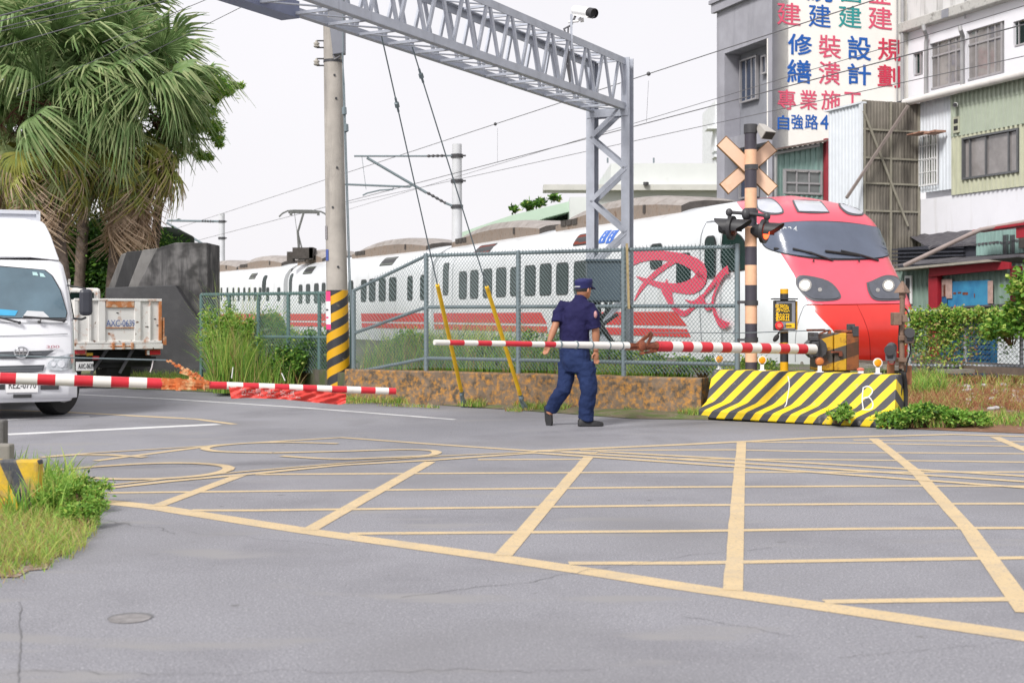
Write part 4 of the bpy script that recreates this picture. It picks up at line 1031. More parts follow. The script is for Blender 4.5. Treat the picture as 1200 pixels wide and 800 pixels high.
for i, (a, b) in enumerate([((20, 112), (196, 33)), ((150, 75), (300, 0)), ((120, 50), (246, -2))]):
    pa, pb_ = P(*a, 26), P(*b, 22); mb = MB(); mb.tube([pa, pb_], .006, 5)
    tag(obj('overhead_wire', based(mb, pa), m_wire), ['faint wire running low through the palm leaves', 'faint wire leaving the right side of the palm crown towards the gantry', 'faint wire above the palm crown rising to the frame edge'][i], 'wire')
# ================================================================ CROSSING SIGNAL
YC = 17.0; sx = (880.5 - 600) * YC / FPX
sg = thing('crossing_signal', 'black and peach banded level crossing post with crossbuck, two lamps and a loudspeaker', 'crossing signal', (sx, YC, 0))
m_band = mat('banded_post', (.05, .045, .06), .5, .12, 8, stripes=((0, 0, 1), .478, C(238, 188, 152, .9), .045, .48))
zt = HC + (HZ - 147) * YC / FPX
mb = MB(); mb.tube([(sx, YC, -.05), (sx - .01, YC, zt)], .075, 20); obj('post', mb, m_band, sg, smooth=40)
mb = MB(); mb.tube([(sx - .01, YC, zt - .1), (sx - .01, YC, zt + .01)], .085, 18); obj('cap', mb, m_dsteel, sg, smooth=40)
m_peach = mat('faded_crossbuck', C(238, 200, 172, .9), .55, .06, 5, dirt=(C(228, 172, 130), .6, .85, 4)); m_olive = mat('board_edge', C(150, 110, 60, .6), .6)
def board(x0, y0, x1, y1, yy, w=.175, t=.02):
    a, b = P(x0, y0, yy), P(x1, y1, yy); d = (b - a).normalized(); nn = Vector((0, 1, 0)); s = d.cross(nn)
    m_ = MB(); c_ = (a + b) / 2; m_.box(c_, d * (a - b).length / 2, s * w / 2, nn * t); o = obj('crossbuck_board', m_, m_olive, sg, bevel=.004)
    m_ = MB(); m_.box(c_ - nn * (t + .002), d * ((a - b).length / 2 - .012), s * (w / 2 - .012), nn * .002); obj('face', m_, m_peach, o)
board(845, 165, 906, 224, YC + .13); board(848, 222, 905.5, 171, YC + .185)
mb = MB()
for z in (HC + (HZ - 196) * YC / FPX, HC + (HZ - 249) * YC / FPX, HC + (HZ - 355) * YC / FPX, HC + (HZ - 398) * YC / FPX):
    mb.tube([(sx, YC, z - .03), (sx, YC, z + .03)], .085, 18)
mb.bar((sx - .18, YC - .02, HC + (HZ - 354) * YC / FPX), (sx, YC - .02, HC + (HZ - 354) * YC / FPX), .03, .035); mb.bar((sx - .18, YC - .02, HC + (HZ - 398) * YC / FPX), (sx, YC - .02, HC + (HZ - 398) * YC / FPX), .03, .03)
obj('clamp', mb, m_dsteel, sg, smooth=40)
mb = MB(); z = HC + (HZ - 251.5) * YC / FPX; lx, rx_ = P(853, 0, YC).x, P(897, 0, YC).x
mb.tube([(lx, YC - .1, z - .1), (lx, YC - .1, z), (lx + .03, YC - .1, z + .02), (sx, YC - .1, z), (rx_ - .03, YC - .1, z - .02), (rx_, YC - .1, z - .05), (rx_, YC - .1, z - .15)], .022, 10); mb.ell((lx, YC - .1, z + .02), .045, .045, .05); mb.ell((rx_, YC - .1, z - .03), .045, .045, .05); mb.ell((sx - .09, YC - .1, z), .05, .06, .075)
obj('lamp_bracket', mb, m_dsteel, sg, smooth=40)
def lampunit(cx, cy, two, lit):
    c_ = P(cx, cy, YC - .1); f = Vector((.86, -.5, -.08)).normalized(); nv0 = len(bpy.data.objects)
    o = MB(); o.tube([c_ - f * .03, c_ + f * .015], [.15, .15], 24); o.tube([c_ - f * .16, c_], [.07, .11], 18); u_ = obj('signal_head', o, m_blk, sg, smooth=40)
    for s in ((1, -1) if two else (1,)):
        h = MB(); ax = f * s; upv = (Vector((0, 0, 1)) - ax * ax.z).normalized(); sd2 = ax.cross(upv); rs = []; n = 18
        for k in range(2):
            L0 = [0, .23][k]; pts = []
            for (rad) in (.112, .100):
                for j in range(n + 1):
                    t = math.radians(-20 + 220 * j / n) if rad > .105 else math.radians(200 - 220 * j / n)
                    cut = L0 * (.35 + .65 * max(0, math.sin(t)) ** .6) if k else .01
                    pts.append(c_ + ax * (cut + .01) + sd2 * rad * math.cos(t) + upv * rad * math.sin(t))
            rs.append(pts)
        h.rings(rs); obj('hood', h, m_blk, u_, smooth=50)
        l = MB(); l.ell(c_ + ax * .02, .1, .1, .1, 18, 10); l.v = [tuple(c_ + ax * .02 + (Vector(v) - c_ - ax * .02) - ax * ((Vector(v) - c_ - ax * .02).dot(ax)) * .7) for v in l.v]
        obj('lens', l, mat('lit_red_lens', (.8, .06, .02), .3, .05, emis=((1, .1, .03), 2.4)) if lit and s > 0 else mat('dark_lens', (.06, .012, .012), .15, .1), u_, smooth=True)
lampunit(858, 267, True, False); lampunit(896, 271, False, True)
spk = thing('loudspeaker', 'pale grey horn loudspeaker on top of the banded crossing post', 'loudspeaker', P(893, 150, YC))
a, b = P(891, 148, YC - .02), P(901, 159, YC - .14); d = (b - a).normalized(); s2 = d.cross(Vector((0, 0, 1))).normalized(); u2 = s2.cross(d)
mb = MB(); mb.rings([[a + s2 * x * .05 + u2 * y * .04 for x, y in ((-1, -1), (1, -1), (1, 1), (-1, 1))], [b + s2 * x * .095 + u2 * y * .06 for x, y in ((-1, -1), (1, -1), (1, 1), (-1, 1))]]); obj('horn', mb, mat('speaker_grey', C(186, 182, 176), .5, .08), spk, bevel=.006)
mb = MB(); mb.box(b + d * .001, s2 * .08, u2 * .048, d * .004); obj('mouth', mb, m_dsteel, spk)
mb = MB(); mb.bar((sx, YC, zt - .04), a, .03, .03); obj('bracket', mb, m_dsteel, spk)
# ================================================================ EMERGENCY BUTTON POST
YE = 17.1; ex = (919 - 600) * YE / FPX
em = thing('emergency_button_post', 'black and yellow post with emergency call button plate and red push button', 'call point', (ex, YE, 0))
zE = lambda y: HC + (HZ - y) * YE / FPX
mb = MB(); mb.tube([(ex, YE, 0), (ex, YE, zE(338.5))], .052, 16); obj('post', mb, mat('yellow_black_post', C(240, 180, 20, .85), .5, .1, 8, stripes=((0, 0, 1), .244, (.035, .035, .04), .70, .5)), em, smooth=40)
mb = MB(); x0, x1 = P(905.5, 0, YE).x, P(929.5, 0, YE).x; mb.aabb(x0, x1, YE - .16, YE - .02, zE(387), zE(352)); obj('box', mb, m_blk, em, bevel=.006)
mb = MB(); mb.aabb(x0 - .02, x1 + .02, YE - .2, YE + .02, zE(351), zE(349.6)); obj('rain_lid', mb, m_blk, em)
mb = MB(); mb.aabb(x1 + .004, x1 + .03, YE - .12, YE - .03, zE(386), zE(353)); obj('side_plate', mb, mat('plate_yellow', C(235, 180, 40, .85), .5, .15, 20), em)
mb = MB(); mb.aabb(x0 + .015, x1 - .012, YE - .167, YE - .162, zE(386), zE(353)); obj('face_plate', mb, mat('plate_grey', C(140, 142, 150), .5, .1), em)
mb = MB(); mb.aabb(P(909.5, 0, YE).x, P(924.5, 0, YE).x, YE - .172, YE - .168, zE(376.5), zE(355.5)); obj('text_panel', mb, mat('panel_dark', (.03, .03, .02), .5), em)
for tx, cx, cy in (('緊', 913.3, 361), ('急', 920.8, 361), ('按', 913.3, 371.5), ('鈕', 920.8, 371.5)):
    text('lettering', tx, P(cx, cy, YE - .176), (1, 0, 0), (0, -1, 0), .095, mat('print_yellow', C(250, 195, 30, .95), .5), em, bold=.0)
mb = MB(); mb.aabb(P(918, 0, YE).x, P(928, 0, YE).x, YE - .173, YE - .169, zE(384), zE(378.5)); obj('instruction_label', mb, MATS['print_yellow'], em)
text('lettering', '緊急按鈕', P(923.6, 381.4, YE - .178), (1, 0, 0), (0, -1, 0), .02, MATS['panel_dark'], em)
mb = MB(); mb.aabb(P(906.6, 0, YE).x, P(908.8, 0, YE).x, YE - .173, YE - .169, zE(376), zE(366)); obj('side_label', mb, MATS['print_yellow'], em)
bx = P(912.8, 381.5, YE - .17)
mb = MB(); mb.tube([bx, bx - Vector((0, .025, 0))], .05, 20); obj('button_ring', mb, mat('button_red', (.65, .02, .02), .35), em, smooth=40)
mb = MB(); mb.tube([bx - Vector((0, .024, 0)), bx - Vector((0, .05, 0))], [.03, .026], 16); obj('button', mb, mat('button_pale_red', (.85, .16, .12), .35), em, smooth=40)  # push button in a plain paler red than its ring
mb = MB(); mb.tube([P(914, 388, YE - .1), P(912, 391, YE - .12), P(910, 394, YE - .13)], .012, 8); mb.ell(P(909.5, 396, YE - .13), .032, .03, .055, M=Matrix.Rotation(.6, 3, 'Y')); obj('hanging_handle', mb, m_rub, em, smooth=True)
# ================================================================ JERSEY BARRIER
JB = Plane((2.415, 16.8), (1.235, -1)); Lb = 2.52
def prof_j(u):
    return [(0, 0), (.0, .10), (-.17, .2), (-.30, .585), (-.46, .595), (-.54, .25), (-.62, .12), (-.62, 0)]
mb = MB(); rs = []
uL = lambda n_: JB.u(818, 0) + (JB.u(835, -.3) - JB.u(818, 0)) * min(1, -n_ / .3)
uR = lambda n_: JB.u(1046, 0) + (JB.u(1050.5, -.3) - JB.u(1046, 0)) * min(1, -n_ / .3)
for t in [.1 * k for k in range(11)]:
    ring = []
    for n_, z in prof_j(0): ring.append(JB.pt(uL(n_) * (1 - t) + uR(n_) * t, z, n_))
    rs.append(ring)
mb.rings(rs); mb.org = JB.pt(Lb / 2, 0, -.3)
jd = JB.d; sv = Vector((jd.x, jd.y, 0)) + Vector((0, 0, -.78)) + JB.n * .45
org = mb.org
jbar = obj('concrete_barrier', mb, mat('hazard_barrier', C(250, 215, 40, .88), .6, .08, 6, bump=.2, bscale=60, stripes=((sv.x, sv.y, sv.z), .235, (.06, .06, .07), .35, .5), dirt=((.3, .28, .26), .60, .80, 9)), smooth=False, bevel=.015)
tag(jbar, 'low concrete road barrier painted in slanting black and yellow stripes with a chalked B', 'barrier')
def jn(z): return interp([(0, 0), (.10, 0), (.2, -.17), (.585, -.30)], z)
def chalk(name, pts, w=.014, m=mat('chalk_white', (.75, .75, .73), .8, .15, 40)):
    pts = curve_pts(pts, 6); mb = MB()
    P3 = [JB.pt(u, z, jn(z) + .006) for u, z in pts]
    for a, b in zip(P3, P3[1:]):
        d = (b - a); 
        if d.length < 1e-5: continue
        s = d.normalized().cross(JB.n).normalized() * w / 2; mb.add([a - s, b - s, b + s, a + s], [(0, 1, 2, 3)])
    obj(name, mb, m, jbar)
def jat(px, py):
    off = 0
    for _ in range(8):
        u = JB.u(px, off); z = JB.z(px, py, off); off = jn(max(0, min(z, .58)))
    return u, z
jw = lambda x, y: jat(800 + x / 4.615, 370 + y / 4.615)
chalk('painted_letter', [jw(975, 505), jw(972, 450), jw(978, 385)]); chalk('painted_letter', [jw(978, 388), jw(1005, 380), jw(1028, 405), jw(1005, 438), jw(975, 446)]); chalk('painted_letter', [jw(975, 446), jw(1010, 440), jw(1030, 475), jw(1015, 505), jw(970, 505)])
chalk('painted_line', [jw(570, 325), jw(578, 370), jw(570, 430), jw(552, 492)], .012)
for i, x in enumerate((843, 893, 960.5, 1028.5, 1008.5)):
    if i == 4: continue
    t = JB.u(x, -.38); bpt = JB.pt(t, .588, -.38); cz = bpt.z + .115
    d = thing('reflector', ['round amber road reflector, leftmost on the striped barrier', 'amber reflector on the barrier just below the emergency post', 'rusty faded reflector on the barrier in front of the gate machine', 'amber reflector at the right end of the striped barrier'][i], 'reflector', bpt)
    mb = MB(); mb.aabb(bpt.x - .022, bpt.x + .022, bpt.y - .012, bpt.y + .012, bpt.z, cz); mb.aabb(bpt.x - .04, bpt.x + .04, bpt.y - .03, bpt.y + .03, bpt.z, bpt.z + .012)
    obj('stand', mb, m_white, d)
    mb = MB(); c_ = Vector((bpt.x, bpt.y - .012, cz + .015)); mb.tube([c_, c_ + Vector((0, .022, 0))], .054, 18); obj('rim', mb, m_white if i != 2 else m_rust, d, smooth=40)
    mb = MB(); mb.tube([c_ - Vector((0, .006, 0)), c_], [.036, .044], 16); obj('lens', mb, m_amber if i != 2 else mat('dead_reflector', C(205, 120, 60), .5, .2, 20), d, smooth=40)
t = JB.u(1008.5, -.38); bpt = JB.pt(t, .588, -.38); d = thing('reflector', 'broken reflector stump with a pale red cap on the striped barrier', 'reflector', bpt)
mb = MB(); mb.aabb(bpt.x - .03, bpt.x + .03, bpt.y - .02, bpt.y + .02, bpt.z, bpt.z + .03); obj('stand', mb, m_white, d)
mb = MB(); mb.ell(bpt + Vector((0, 0, .045)), .045, .03, .022); obj('cap', mb, mat('pale_red', C(230, 120, 100), .5), d, smooth=True)
# ================================================================ RIGHT GATE
gx, gy = 3.99, 16.95
hub = P(952, 409, 16.6)
gt = thing('crossing_gate', 'level crossing gate with yellow and brown striped machine box and long red and white arm', 'crossing gate', (gx + .2, gy, 0))
m_gbox = mat('gate_box_stripes', C(225, 175, 40, .75), .55, .12, 5, stripes=((.32, 0, -1), .335, (.075, .065, .055), .25, .5), dirt=(C(140, 85, 50, .6), .56, .68, 5), bump=.15, bscale=40)
m_gbox2 = mat('gate_box_rusty', C(165, 98, 50, .6), .7, .15, 5, stripes=((.32, 0, -1), .335, C(100, 70, 45, .5), .25, .5), dirt=(C(110, 68, 45, .6), .5, .65, 6))
xa, xb, xc_ = P(956, 0, 16.95).x, P(976.5, 0, 16.9).x, P(991, 0, 16.9).x
za_, zb_ = HC + (HZ - 434) * 16.9 / FPX, HC + (HZ - 391) * 16.9 / FPX
mb = MB(); mb.aabb(xa, xb - .004, 16.88, 17.3, za_, zb_); obj('housing', mb, m_gbox, gt, bevel=.012)
mb = MB(); mb.aabb(xb + .004, xc_, 16.85, 17.3, za_, zb_ + .01); obj('housing', mb, m_gbox, gt, bevel=.012)
mb = MB(); mb.aabb(xc_ + .002, P(1003.5, 0, 17.0).x, 16.862, 17.3, za_, zb_ + .005); obj('housing', mb, m_gbox2, gt, bevel=.012)
mb = MB(); mb.aabb(xb + .1, xc_ + .15, 16.9, 17.3, zb_ + .012, zb_ + .045); obj('lid', mb, m_rust, gt, bevel=.01)
mb = MB(); mb.aabb(xb - .045, xb + .09, 16.81, 16.845, HC + (HZ - 413) * 16.9 / FPX, HC + (HZ - 411) * 16.9 / FPX); mb.aabb(xb + .05, xb + .09, 16.8, 16.845, HC + (HZ - 417) * 16.9 / FPX, HC + (HZ - 413) * 16.9 / FPX); obj('latch', mb, m_rust, gt)
mb = MB(); mb.aabb(P(993, 0, 17).x, P(1001, 0, 17).x, 16.95, 17.05, HC + (HZ - 392) * 17 / FPX, HC + (HZ - 379.5) * 17 / FPX); mb.aabb(P(996, 0, 17).x, P(1003, 0, 17).x, 16.85, 16.94, HC + (HZ - 394) * 17 / FPX, HC + (HZ - 382) * 17 / FPX); obj('lamp_box', mb, m_dsteel, gt, bevel=.006)
mb = MB(); mb.aabb(xa + .05, P(1000, 0, 17).x - .05, 16.95, 17.25, 0, za_); obj('pedestal', mb, m_conc, gt)
hz_ = hub.z; mb = MB()
mb.tube([Vector((xa - .02, 16.8, hz_)), Vector((xa + .0, 17.1, hz_))], .13, 12); mb.aabb(xa - .07, xa - .01, 16.75, 17.1, hz_ - .1, hz_ + .2); mb.aabb(xa - .13, xa - .02, 16.7, 16.78, hz_ + .1, hz_ + .15); mb.aabb(xa - .1, xa - .02, 16.68, 16.8, hz_ + .02, hz_ + .09); obj('hub', mb, m_dsteel, gt, bevel=.008)
tip = P(509, 401, 13.5); hb = Vector((hub.x, 16.6, hub.z))
ad = (hb - tip).normalized(); AL = (hb - tip).length
def on_arm(px):
    k = (px - 600) / FPX; t = (tip.x - k * tip.y) / (k * ad.y - ad.x); return t
def arm_mat(name, per, off, duty, d, c1=(.55, .02, .03), c2=(.74, .72, .68), dirt=None):
    return mat(name, c1, .4, .06, 6, stripes=((d.x / 1, d.y / 1, d.z / 1), per, c2, off, duty), dirt=dirt or ((.45, .38, .3), .66, .85, 8))
def armseg(par, base, d, t0, t1, r0, r1, m, name='arm'):
    mb = MB(); mb.tube([base + d * t0, base + d * t1], [r0, r1], 14); return obj(name, mb, m, par, smooth=40)
ta, tb_, tc_ = on_arm(641), on_arm(735), on_arm(762)
per1 = (on_arm(584) - on_arm(526)); 
def bands(par, base, d, tl, rr_, first_red, name='arm_section'):
    """alternate red and white painted lengths as one arm with a paint sheet of rings"""
    for i, (a, b) in enumerate(zip(tl, tl[1:])):
        r0, r1 = rr_(a), rr_(b)
        mb = MB(); mb.tube([base + d * a, base + d * b], [r0, r1], 14, cap=(i in (0, len(tl) - 2)))
        obj(name, mb, m_red_arm if (i % 2 == 0) == first_red else m_white_arm, par, smooth=40)
m_red_arm = mat('arm_red', (.56, .02, .035), .35, .12, 8, dirt=(C(190, 120, 100), .66, .8, 10)); m_white_arm = mat('arm_white', (.72, .70, .66), .4, .05, 5, dirt=(C(190, 165, 120), .62, .85, 7))
m_orange_arm = mat('arm_orange_red', (.68, .07, .03), .35, .12, 8)
T = [on_arm(x) for x in (509, 526, 543, 559, 575, 591, 622, 637, 650)]
r1 = lambda t: .027 + .01 * t / AL
bands(gt, tip, ad, T, r1, False)
mb = MB(); mb.tube([tip + ad * T[-1], tip + ad * on_arm(736)], [.033, .042], 14); obj('arm_sleeve', mb, m_white_arm, gt, smooth=40)
for x in (656, 675, 693, 713, 728):
    t = on_arm(x); mb = MB(); mb.tube([tip + ad * (t - .006), tip + ad * (t + .006)], .046, 12); obj('hose_clip', mb, m_galvd, gt)
T = [on_arm(x) for x in (769, 785, 797, 809, 819, 832, 843, 854, 866, 878, 889, 900, 911, 922, 932, 943, 954)]
bands(gt, tip, ad, T, lambda t: .056 + .006 * t / AL, True)
mb = MB(); t0, t1 = on_arm(735), on_arm(770); 
for dz in (-.035, .02): mb.bar(tip + ad * (t0 - .03) + Vector((0, -.02, dz)), tip + ad * (t1 + .05) + Vector((0, -.02, dz)), .02, .022)
mb.tube([tip + ad * (t0 - .02), tip + ad * (t0 + .12), tip + ad * (t1 - .1), tip + ad * (t1 + .02)], [.026, .03, .04, .06], 10)
mb.bar(tip + ad * on_arm(745) + Vector((0, 0, -.0)), tip + ad * on_arm(763) + Vector((0, 0, .15)), .03, .035); mb.bar(tip + ad * on_arm(757) + Vector((0, -.03, -.02)), tip + ad * on_arm(764) + Vector((0, -.03, .14)), .02, .03); mb.bar(tip + ad * on_arm(750) + Vector((0, -.03, -.08)), tip + ad * on_arm(768) + Vector((0, -.03, -.05)), .03, .025); mb.ell(tip + ad * on_arm(752) + Vector((0, -.03, .0)), .05, .04, .06)
obj('rusty_joint', mb, m_rust, gt, smooth=False)
mb = MB(); w0 = tip + ad * on_arm(763) + Vector((0, 0, .15)); w1 = P(972, 386.5, 16.95); mb.tube([w0, w0.lerp(w1, .5) - Vector((0, 0, .02)), w1], .006, 5); obj('tension_wire', mb, m_galvd, gt)
mb = MB(); mb.tube([w0.lerp(w1, .86), w0.lerp(w1, .97)], .014, 6); mb.bar(w1, Vector((w1.x, w1.y, zb_)), .02, .04); mb.bar(w1, Vector((w1.x - .12, w1.y, zb_)), .02, .02); obj('turnbuckle', mb, m_rust, gt)
# ================================================================ LEFT GATE
lt0, lt1 = P(-60, 441, 10.45), P(463.5, 458.2, 11.5); dL = (lt1 - lt0).normalized(); LL = (lt1 - lt0).length
def on_l(px):
    k = (px - 600) / FPX; return (k * lt0.y - lt0.x) / (dL.x - k * dL.y)
gl = thing('crossing_gate', 'nearer level crossing gate whose thick red and white arm bars the truck', 'crossing gate', Vector((lt0.x - .5, lt0.y, 0)))
rl = lambda t: .046 - .007 * t / LL
bands(gl, lt0, dL, [0] + [on_l(x) for x in (-20, 0, 19, 44, 65, 87, 109, 130, 151, 172, 192)], rl, True)
r2 = lambda t: .034 - .006 * t / LL
bands(gl, lt0, dL, [on_l(x) for x in (245, 265.5, 284.5, 303, 321.5, 338.5, 354.5, 371, 388.5, 406, 422.5, 439.5, 455, 463.5)], r2, True)
m_orust = mat('orange_rust', C(222, 120, 62, .75), .8, .3, 14, bump=.5, bscale=60, dirt=(C(235, 190, 140, .8), .5, .62, 12), speck=(C(110, 55, 35, .6), 22, .6, .7))
mb = MB(); a, b = on_l(190), on_l(246)
mb.tube([lt0 + dL * a, lt0 + dL * (a + .08), lt0 + dL * (b - .12), lt0 + dL * b], [.045, .036, .036, .03], 10); mb.bar(lt0 + dL * a + Vector((0, -.03, .03)), lt0 + dL * b + Vector((0, -.03, .025)), .02, .03); mb.bar(lt0 + dL * a + Vector((0, -.03, -.035)), lt0 + dL * (b - .1) + Vector((0, -.03, -.03)), .02, .02)
for x in (197, 210, 216, 228, 240): t = on_l(x); mb.box(lt0 + dL * t + Vector((0, -.02, -.005 + .01 * math.sin(x))), dL * (.012 + .008 * math.sin(x * 3)), (0, .02, 0), (0, 0, .042 + .012 * math.sin(x * 5)))
obj('rusty_joint', mb, m_orust, gl)
mb = MB(); s0 = lt0 + dL * on_l(234) + Vector((0, 0, .05)); s1 = P(195, 422, 10.95)
for i in range(12):
    a_ = s0.lerp(s1, i / 12); b_ = s0.lerp(s1, (i + 1) / 12); q_ = Vector((0, 0, .018 * math.sin(i * 2.1) + .012)); mb.bar(a_ + q_ * .5, b_ + q_ * .4, .045 - .03 * i / 12, .042 - .03 * i / 12)
mb.bar(s0 + Vector((.03, 0, 0)), s0.lerp(s1, .6) - Vector((0, 0, .035)), .02, .02); mb.bar(s0.lerp(s1, .25), s0.lerp(s1, .25) + Vector((-.01, 0, -.09)), .02, .03); obj('strut', mb, m_orust, gl)
mb = MB(); mb.tube([s1, P(60, 418.5, 10.6), P(-60, 414, 10.45)], .006, 5); obj('tension_wire', mb, m_galvd, gl)
mb = MB()
for y0_, y1_ in ((423, 436),): mb.tube([P(179.5, 422, 10.92), P(178, 430, 10.92), P(176, 436, 10.92)], .004, 4)
obj('wire_tie', mb, m_white, gl); mb = MB(); mb.tube([P(273, 430, 11.1), P(271.5, 443, 11.1)], .004, 4); obj('wire_tie', mb, m_white, gl); mb = MB(); mb.tube([P(330, 437, 11.2), P(334, 446, 11.2)], .004, 4)
obj('wire_tie', mb, m_white, gl)
mb = MB(); c_ = Vector((lt0.x - .3, lt0.y, 0)); mb.aabb(c_.x - .28, c_.x + .28, c_.y - .25, c_.y + .25, .35, 1.1); obj('housing', mb, m_gbox, gl, bevel=.02)
mb = MB(); mb.aabb(c_.x - .35, c_.x + .35, c_.y - .35, c_.y + .35, -.05, .35); obj('pedestal', mb, m_conc, gl)
mb = MB(); mb.bar(P(-60, 414, 10.45), Vector((c_.x, lt0.y, 1.1)), .03, .03); obj('bracket', mb, m_rust, gl)
# banner under the left arm
m_ban = mat('banner_red', C(235, 70, 60, .82), .5, .1, 3, bump=.2, bscale=10)
bt = [(268, 452.5), (300, 454), (340, 456.3), (375, 458.5), (405, 461.3)]; bb = [(270, 467), (290, 466), (330, 467.5), (370, 471.5), (398, 474), (405, 472)]
mb = MB(); nx, nz = 60, 8
def blerp(tab, t):
    x = tab[0][0] + (tab[-1][0] - tab[0][0]) * t; return interp(tab, x)
for j in range(nz + 1):
    for i in range(nx + 1):
        t = i / nx; x = 268 + 138 * t + (3 * (1 - t) - 1 * t) * j / nz; yt = interp(bt, 268 + 137 * t); yb = interp(bb, 270 + 135 * t); y = yt + (yb - yt) * j / nz
        k = .02 * math.sin(t * 26 + j * .5) * j / nz + .018 * noise.noise(Vector((t * 9, j * .6, 0))) + .012 * math.sin(t * 55 + j * 1.7)
        mb.v.append(tuple(P(x, y, 11.05 + .3 * t + k)))
for j in range(nz):
    for i in range(nx): a = j * (nx + 1) + i; mb.f.append((a, a + 1, a + nx + 2, a + nx + 1)); mb.m.append(0)
mb.org = P(336, 460, 11.2)
ban = obj('banner', mb, m_ban, smooth=True, fix=False); tag(ban, 'wrinkled red cloth banner with white lettering tied under the striped gate arm', 'banner')
m_wp = mat('banner_print', (.8, .75, .73), .6)
def ban_text(txt, x0, x1, v, hgt, slope):
    o = text('lettering', txt, P((x0 + x1) / 2, 460, 11.0), (1, 0, 0), (0, -1, 0), hgt, m_wp, None, width=(x1 - x0) * 11.1 / FPX)
    me = o.data
    c0 = (x0 + x1) / 2
    for v_ in me.vertices:
        px = c0 + (v_.co.x - P(c0, 0, 11.0).x) * FPX / 11.0; t = (px - 268) / 138; hh = (v_.co.z - P(0, 460, 11.0).z)
        yt = interp(bt, px); yb = interp(bb, px); y = yt + (yb - yt) * v - hh * FPX / 11.1; j = v * 8
        k = .02 * math.sin(t * 26 + j * .5) * v + .018 * noise.noise(Vector((t * 9, j * .6, 0))) + .012 * math.sin(t * 55 + j * 1.7)
        v_.co = P(px, y, 11.05 + .3 * t + k - .006) - ORG['banner']
    o.parent = ban
ban_text('臺', 273, 279, .35, .036, 0) if 0 else None
ban_text('禁止闖越平交道', 281, 345, .30, .036, 0); ban_text('停看聽 行車安全 請勿穿越', 276, 352, .68, .017, 0)
# ================================================================ CAMERA / DETECTOR POST AT THE RIGHT
YD = 15.75; dx = (1056 - 600) * YD / FPX; zD = lambda y: HC + (HZ - y) * YD / FPX; D = lambda x, y, o=0: P(x, y, YD + o)
dp = thing('detector_post', 'rusty brown post with pointed cap carrying detector boxes beside the barrier end', 'post', (dx, YD, 0))
m_brown = mat('brown_paint', C(150, 122, 104, .65), .6, .2, 10, dirt=(C(110, 85, 70, .6), .5, .7, 8))
mb = MB(); mb.tube([D(1056.5, 432), D(1057.5, 345)], [.033, .03], 12); obj('shaft', mb, m_brown, dp, smooth=40)
mb = MB(); c_ = D(1057.5, 338); mb.rings([[c_ + Vector((x * .1, y * .1, -.05)) for x, y in ((-1, 0), (0, -1), (1, 0), (0, 1))], [c_ + Vector((x * .01, y * .01, .085)) for x, y in ((-1, 0), (0, -1), (1, 0), (0, 1))]]); mb.tube([c_ - Vector((0, 0, .11)), c_ - Vector((0, 0, .05))], .04, 8); obj('pointed_cap', mb, m_brown, dp)
def dbox(name, x0, x1, y0, y1, o0, o1, m): mb = MB(); mb.aabb(D(x0, 0).x, D(x1, 0).x, YD + o0, YD + o1, zD(y1), zD(y0)); return obj(name, mb, m, dp, bevel=.008)
dbox('junction_box', 1045, 1054, 366, 381, -.1, .06, m_brown); dbox('clamp_plate', 1053, 1062, 369, 377.5, -.06, -.035, m_brown); dbox('clamp_plate', 1052, 1060, 393, 399, -.06, -.035, m_brown); dbox('clamp_plate', 1050, 1061, 419, 424, -.08, .08, m_brown)
dbox('plate', 1061, 1070, 428, 451, .04, .06, mat('orange_brown', C(170, 112, 78, .65), .6, .15, 9)); dbox('plate', 1041, 1050, 426, 442, .05, .07, MATS['orange_brown'])
def detector(c, f, s=1.0, m=m_brown):
    f = Vector(f).normalized(); s2 = f.cross(Vector((0, 0, 1))).normalized(); u2 = s2.cross(f); c = Vector(c); mb = MB(); mb.box(c, f * .06 * s, s2 * .052 * s, u2 * .065 * s); o = obj('detector', mb, m, dp, bevel=.01)
    mb = MB(); mb.tube([c + u2 * .062 * s - f * .07 * s, c + u2 * .062 * s + f * .09 * s], .058 * s, 12, flat=1.0); obj('hood', mb, m_dsteel, o, smooth=40)
    mb = MB(); mb.box(c + f * .0625 * s, f * .004, s2 * .03 * s, u2 * .032 * s); obj('lens', mb, mat('lens_dark', (.012, .014, .02), .1, .05, spec=.8), o)
detector(D(1065.5, 396, -.08), (-.2, -1, 0), 1.0, mat('dark_brown_case', C(95, 78, 70, .6), .6, .15)); detector(D(1044, 415, -.1), (-.45, -1, -.2), 1.05, mat('grey_case', C(105, 106, 112), .5, .1))
mb = MB(); ring = [D(1044, 424, -.1) + Vector((.038 * math.cos(t), -.02, .026 * math.sin(t))) for t in [i * math.pi / 6 for i in range(13)]]; mb.tube(ring, .009, 5); obj('cable_loop', mb, mat('dark_red_cable', (.28, .03, .03), .5), dp, smooth=True)
mb = MB()
for pts in ([(1054, 440), (1052, 460), (1055, 480), (1054, 500)], [(1057, 435), (1060, 455), (1058, 478), (1060, 496)], [(1060, 436), (1062, 458), (1062, 480), (1064, 494)], [(1055, 430), (1056, 455), (1051, 478), (1050, 492)], [(1050, 445), (1053, 470), (1058, 500), (1058, 503)]):
    mb.tube([Vector(c_) for c_ in curve_pts([tuple(D(x, y, R.uniform(-.06, .06))) for x, y in pts], 4)], .019, 7)
obj('cable_bundle', mb, m_rub, dp, smooth=True)
mb = MB(); mb.tube([Vector(c_) for c_ in curve_pts([tuple(D(x, y, -.05)) for x, y in ((1066, 402), (1067, 412), (1063, 425), (1062, 436))], 5)], .01, 6); mb.tube([Vector(c_) for c_ in curve_pts([tuple(D(x, y, .05)) for x, y in ((1056, 358), (1063, 364), (1067, 376))], 5)], .008, 6); mb.tube([D(1054, 380), D(1053, 400), D(1054, 420)], .008, 6); obj('cable', mb, m_rub, dp, smooth=True)
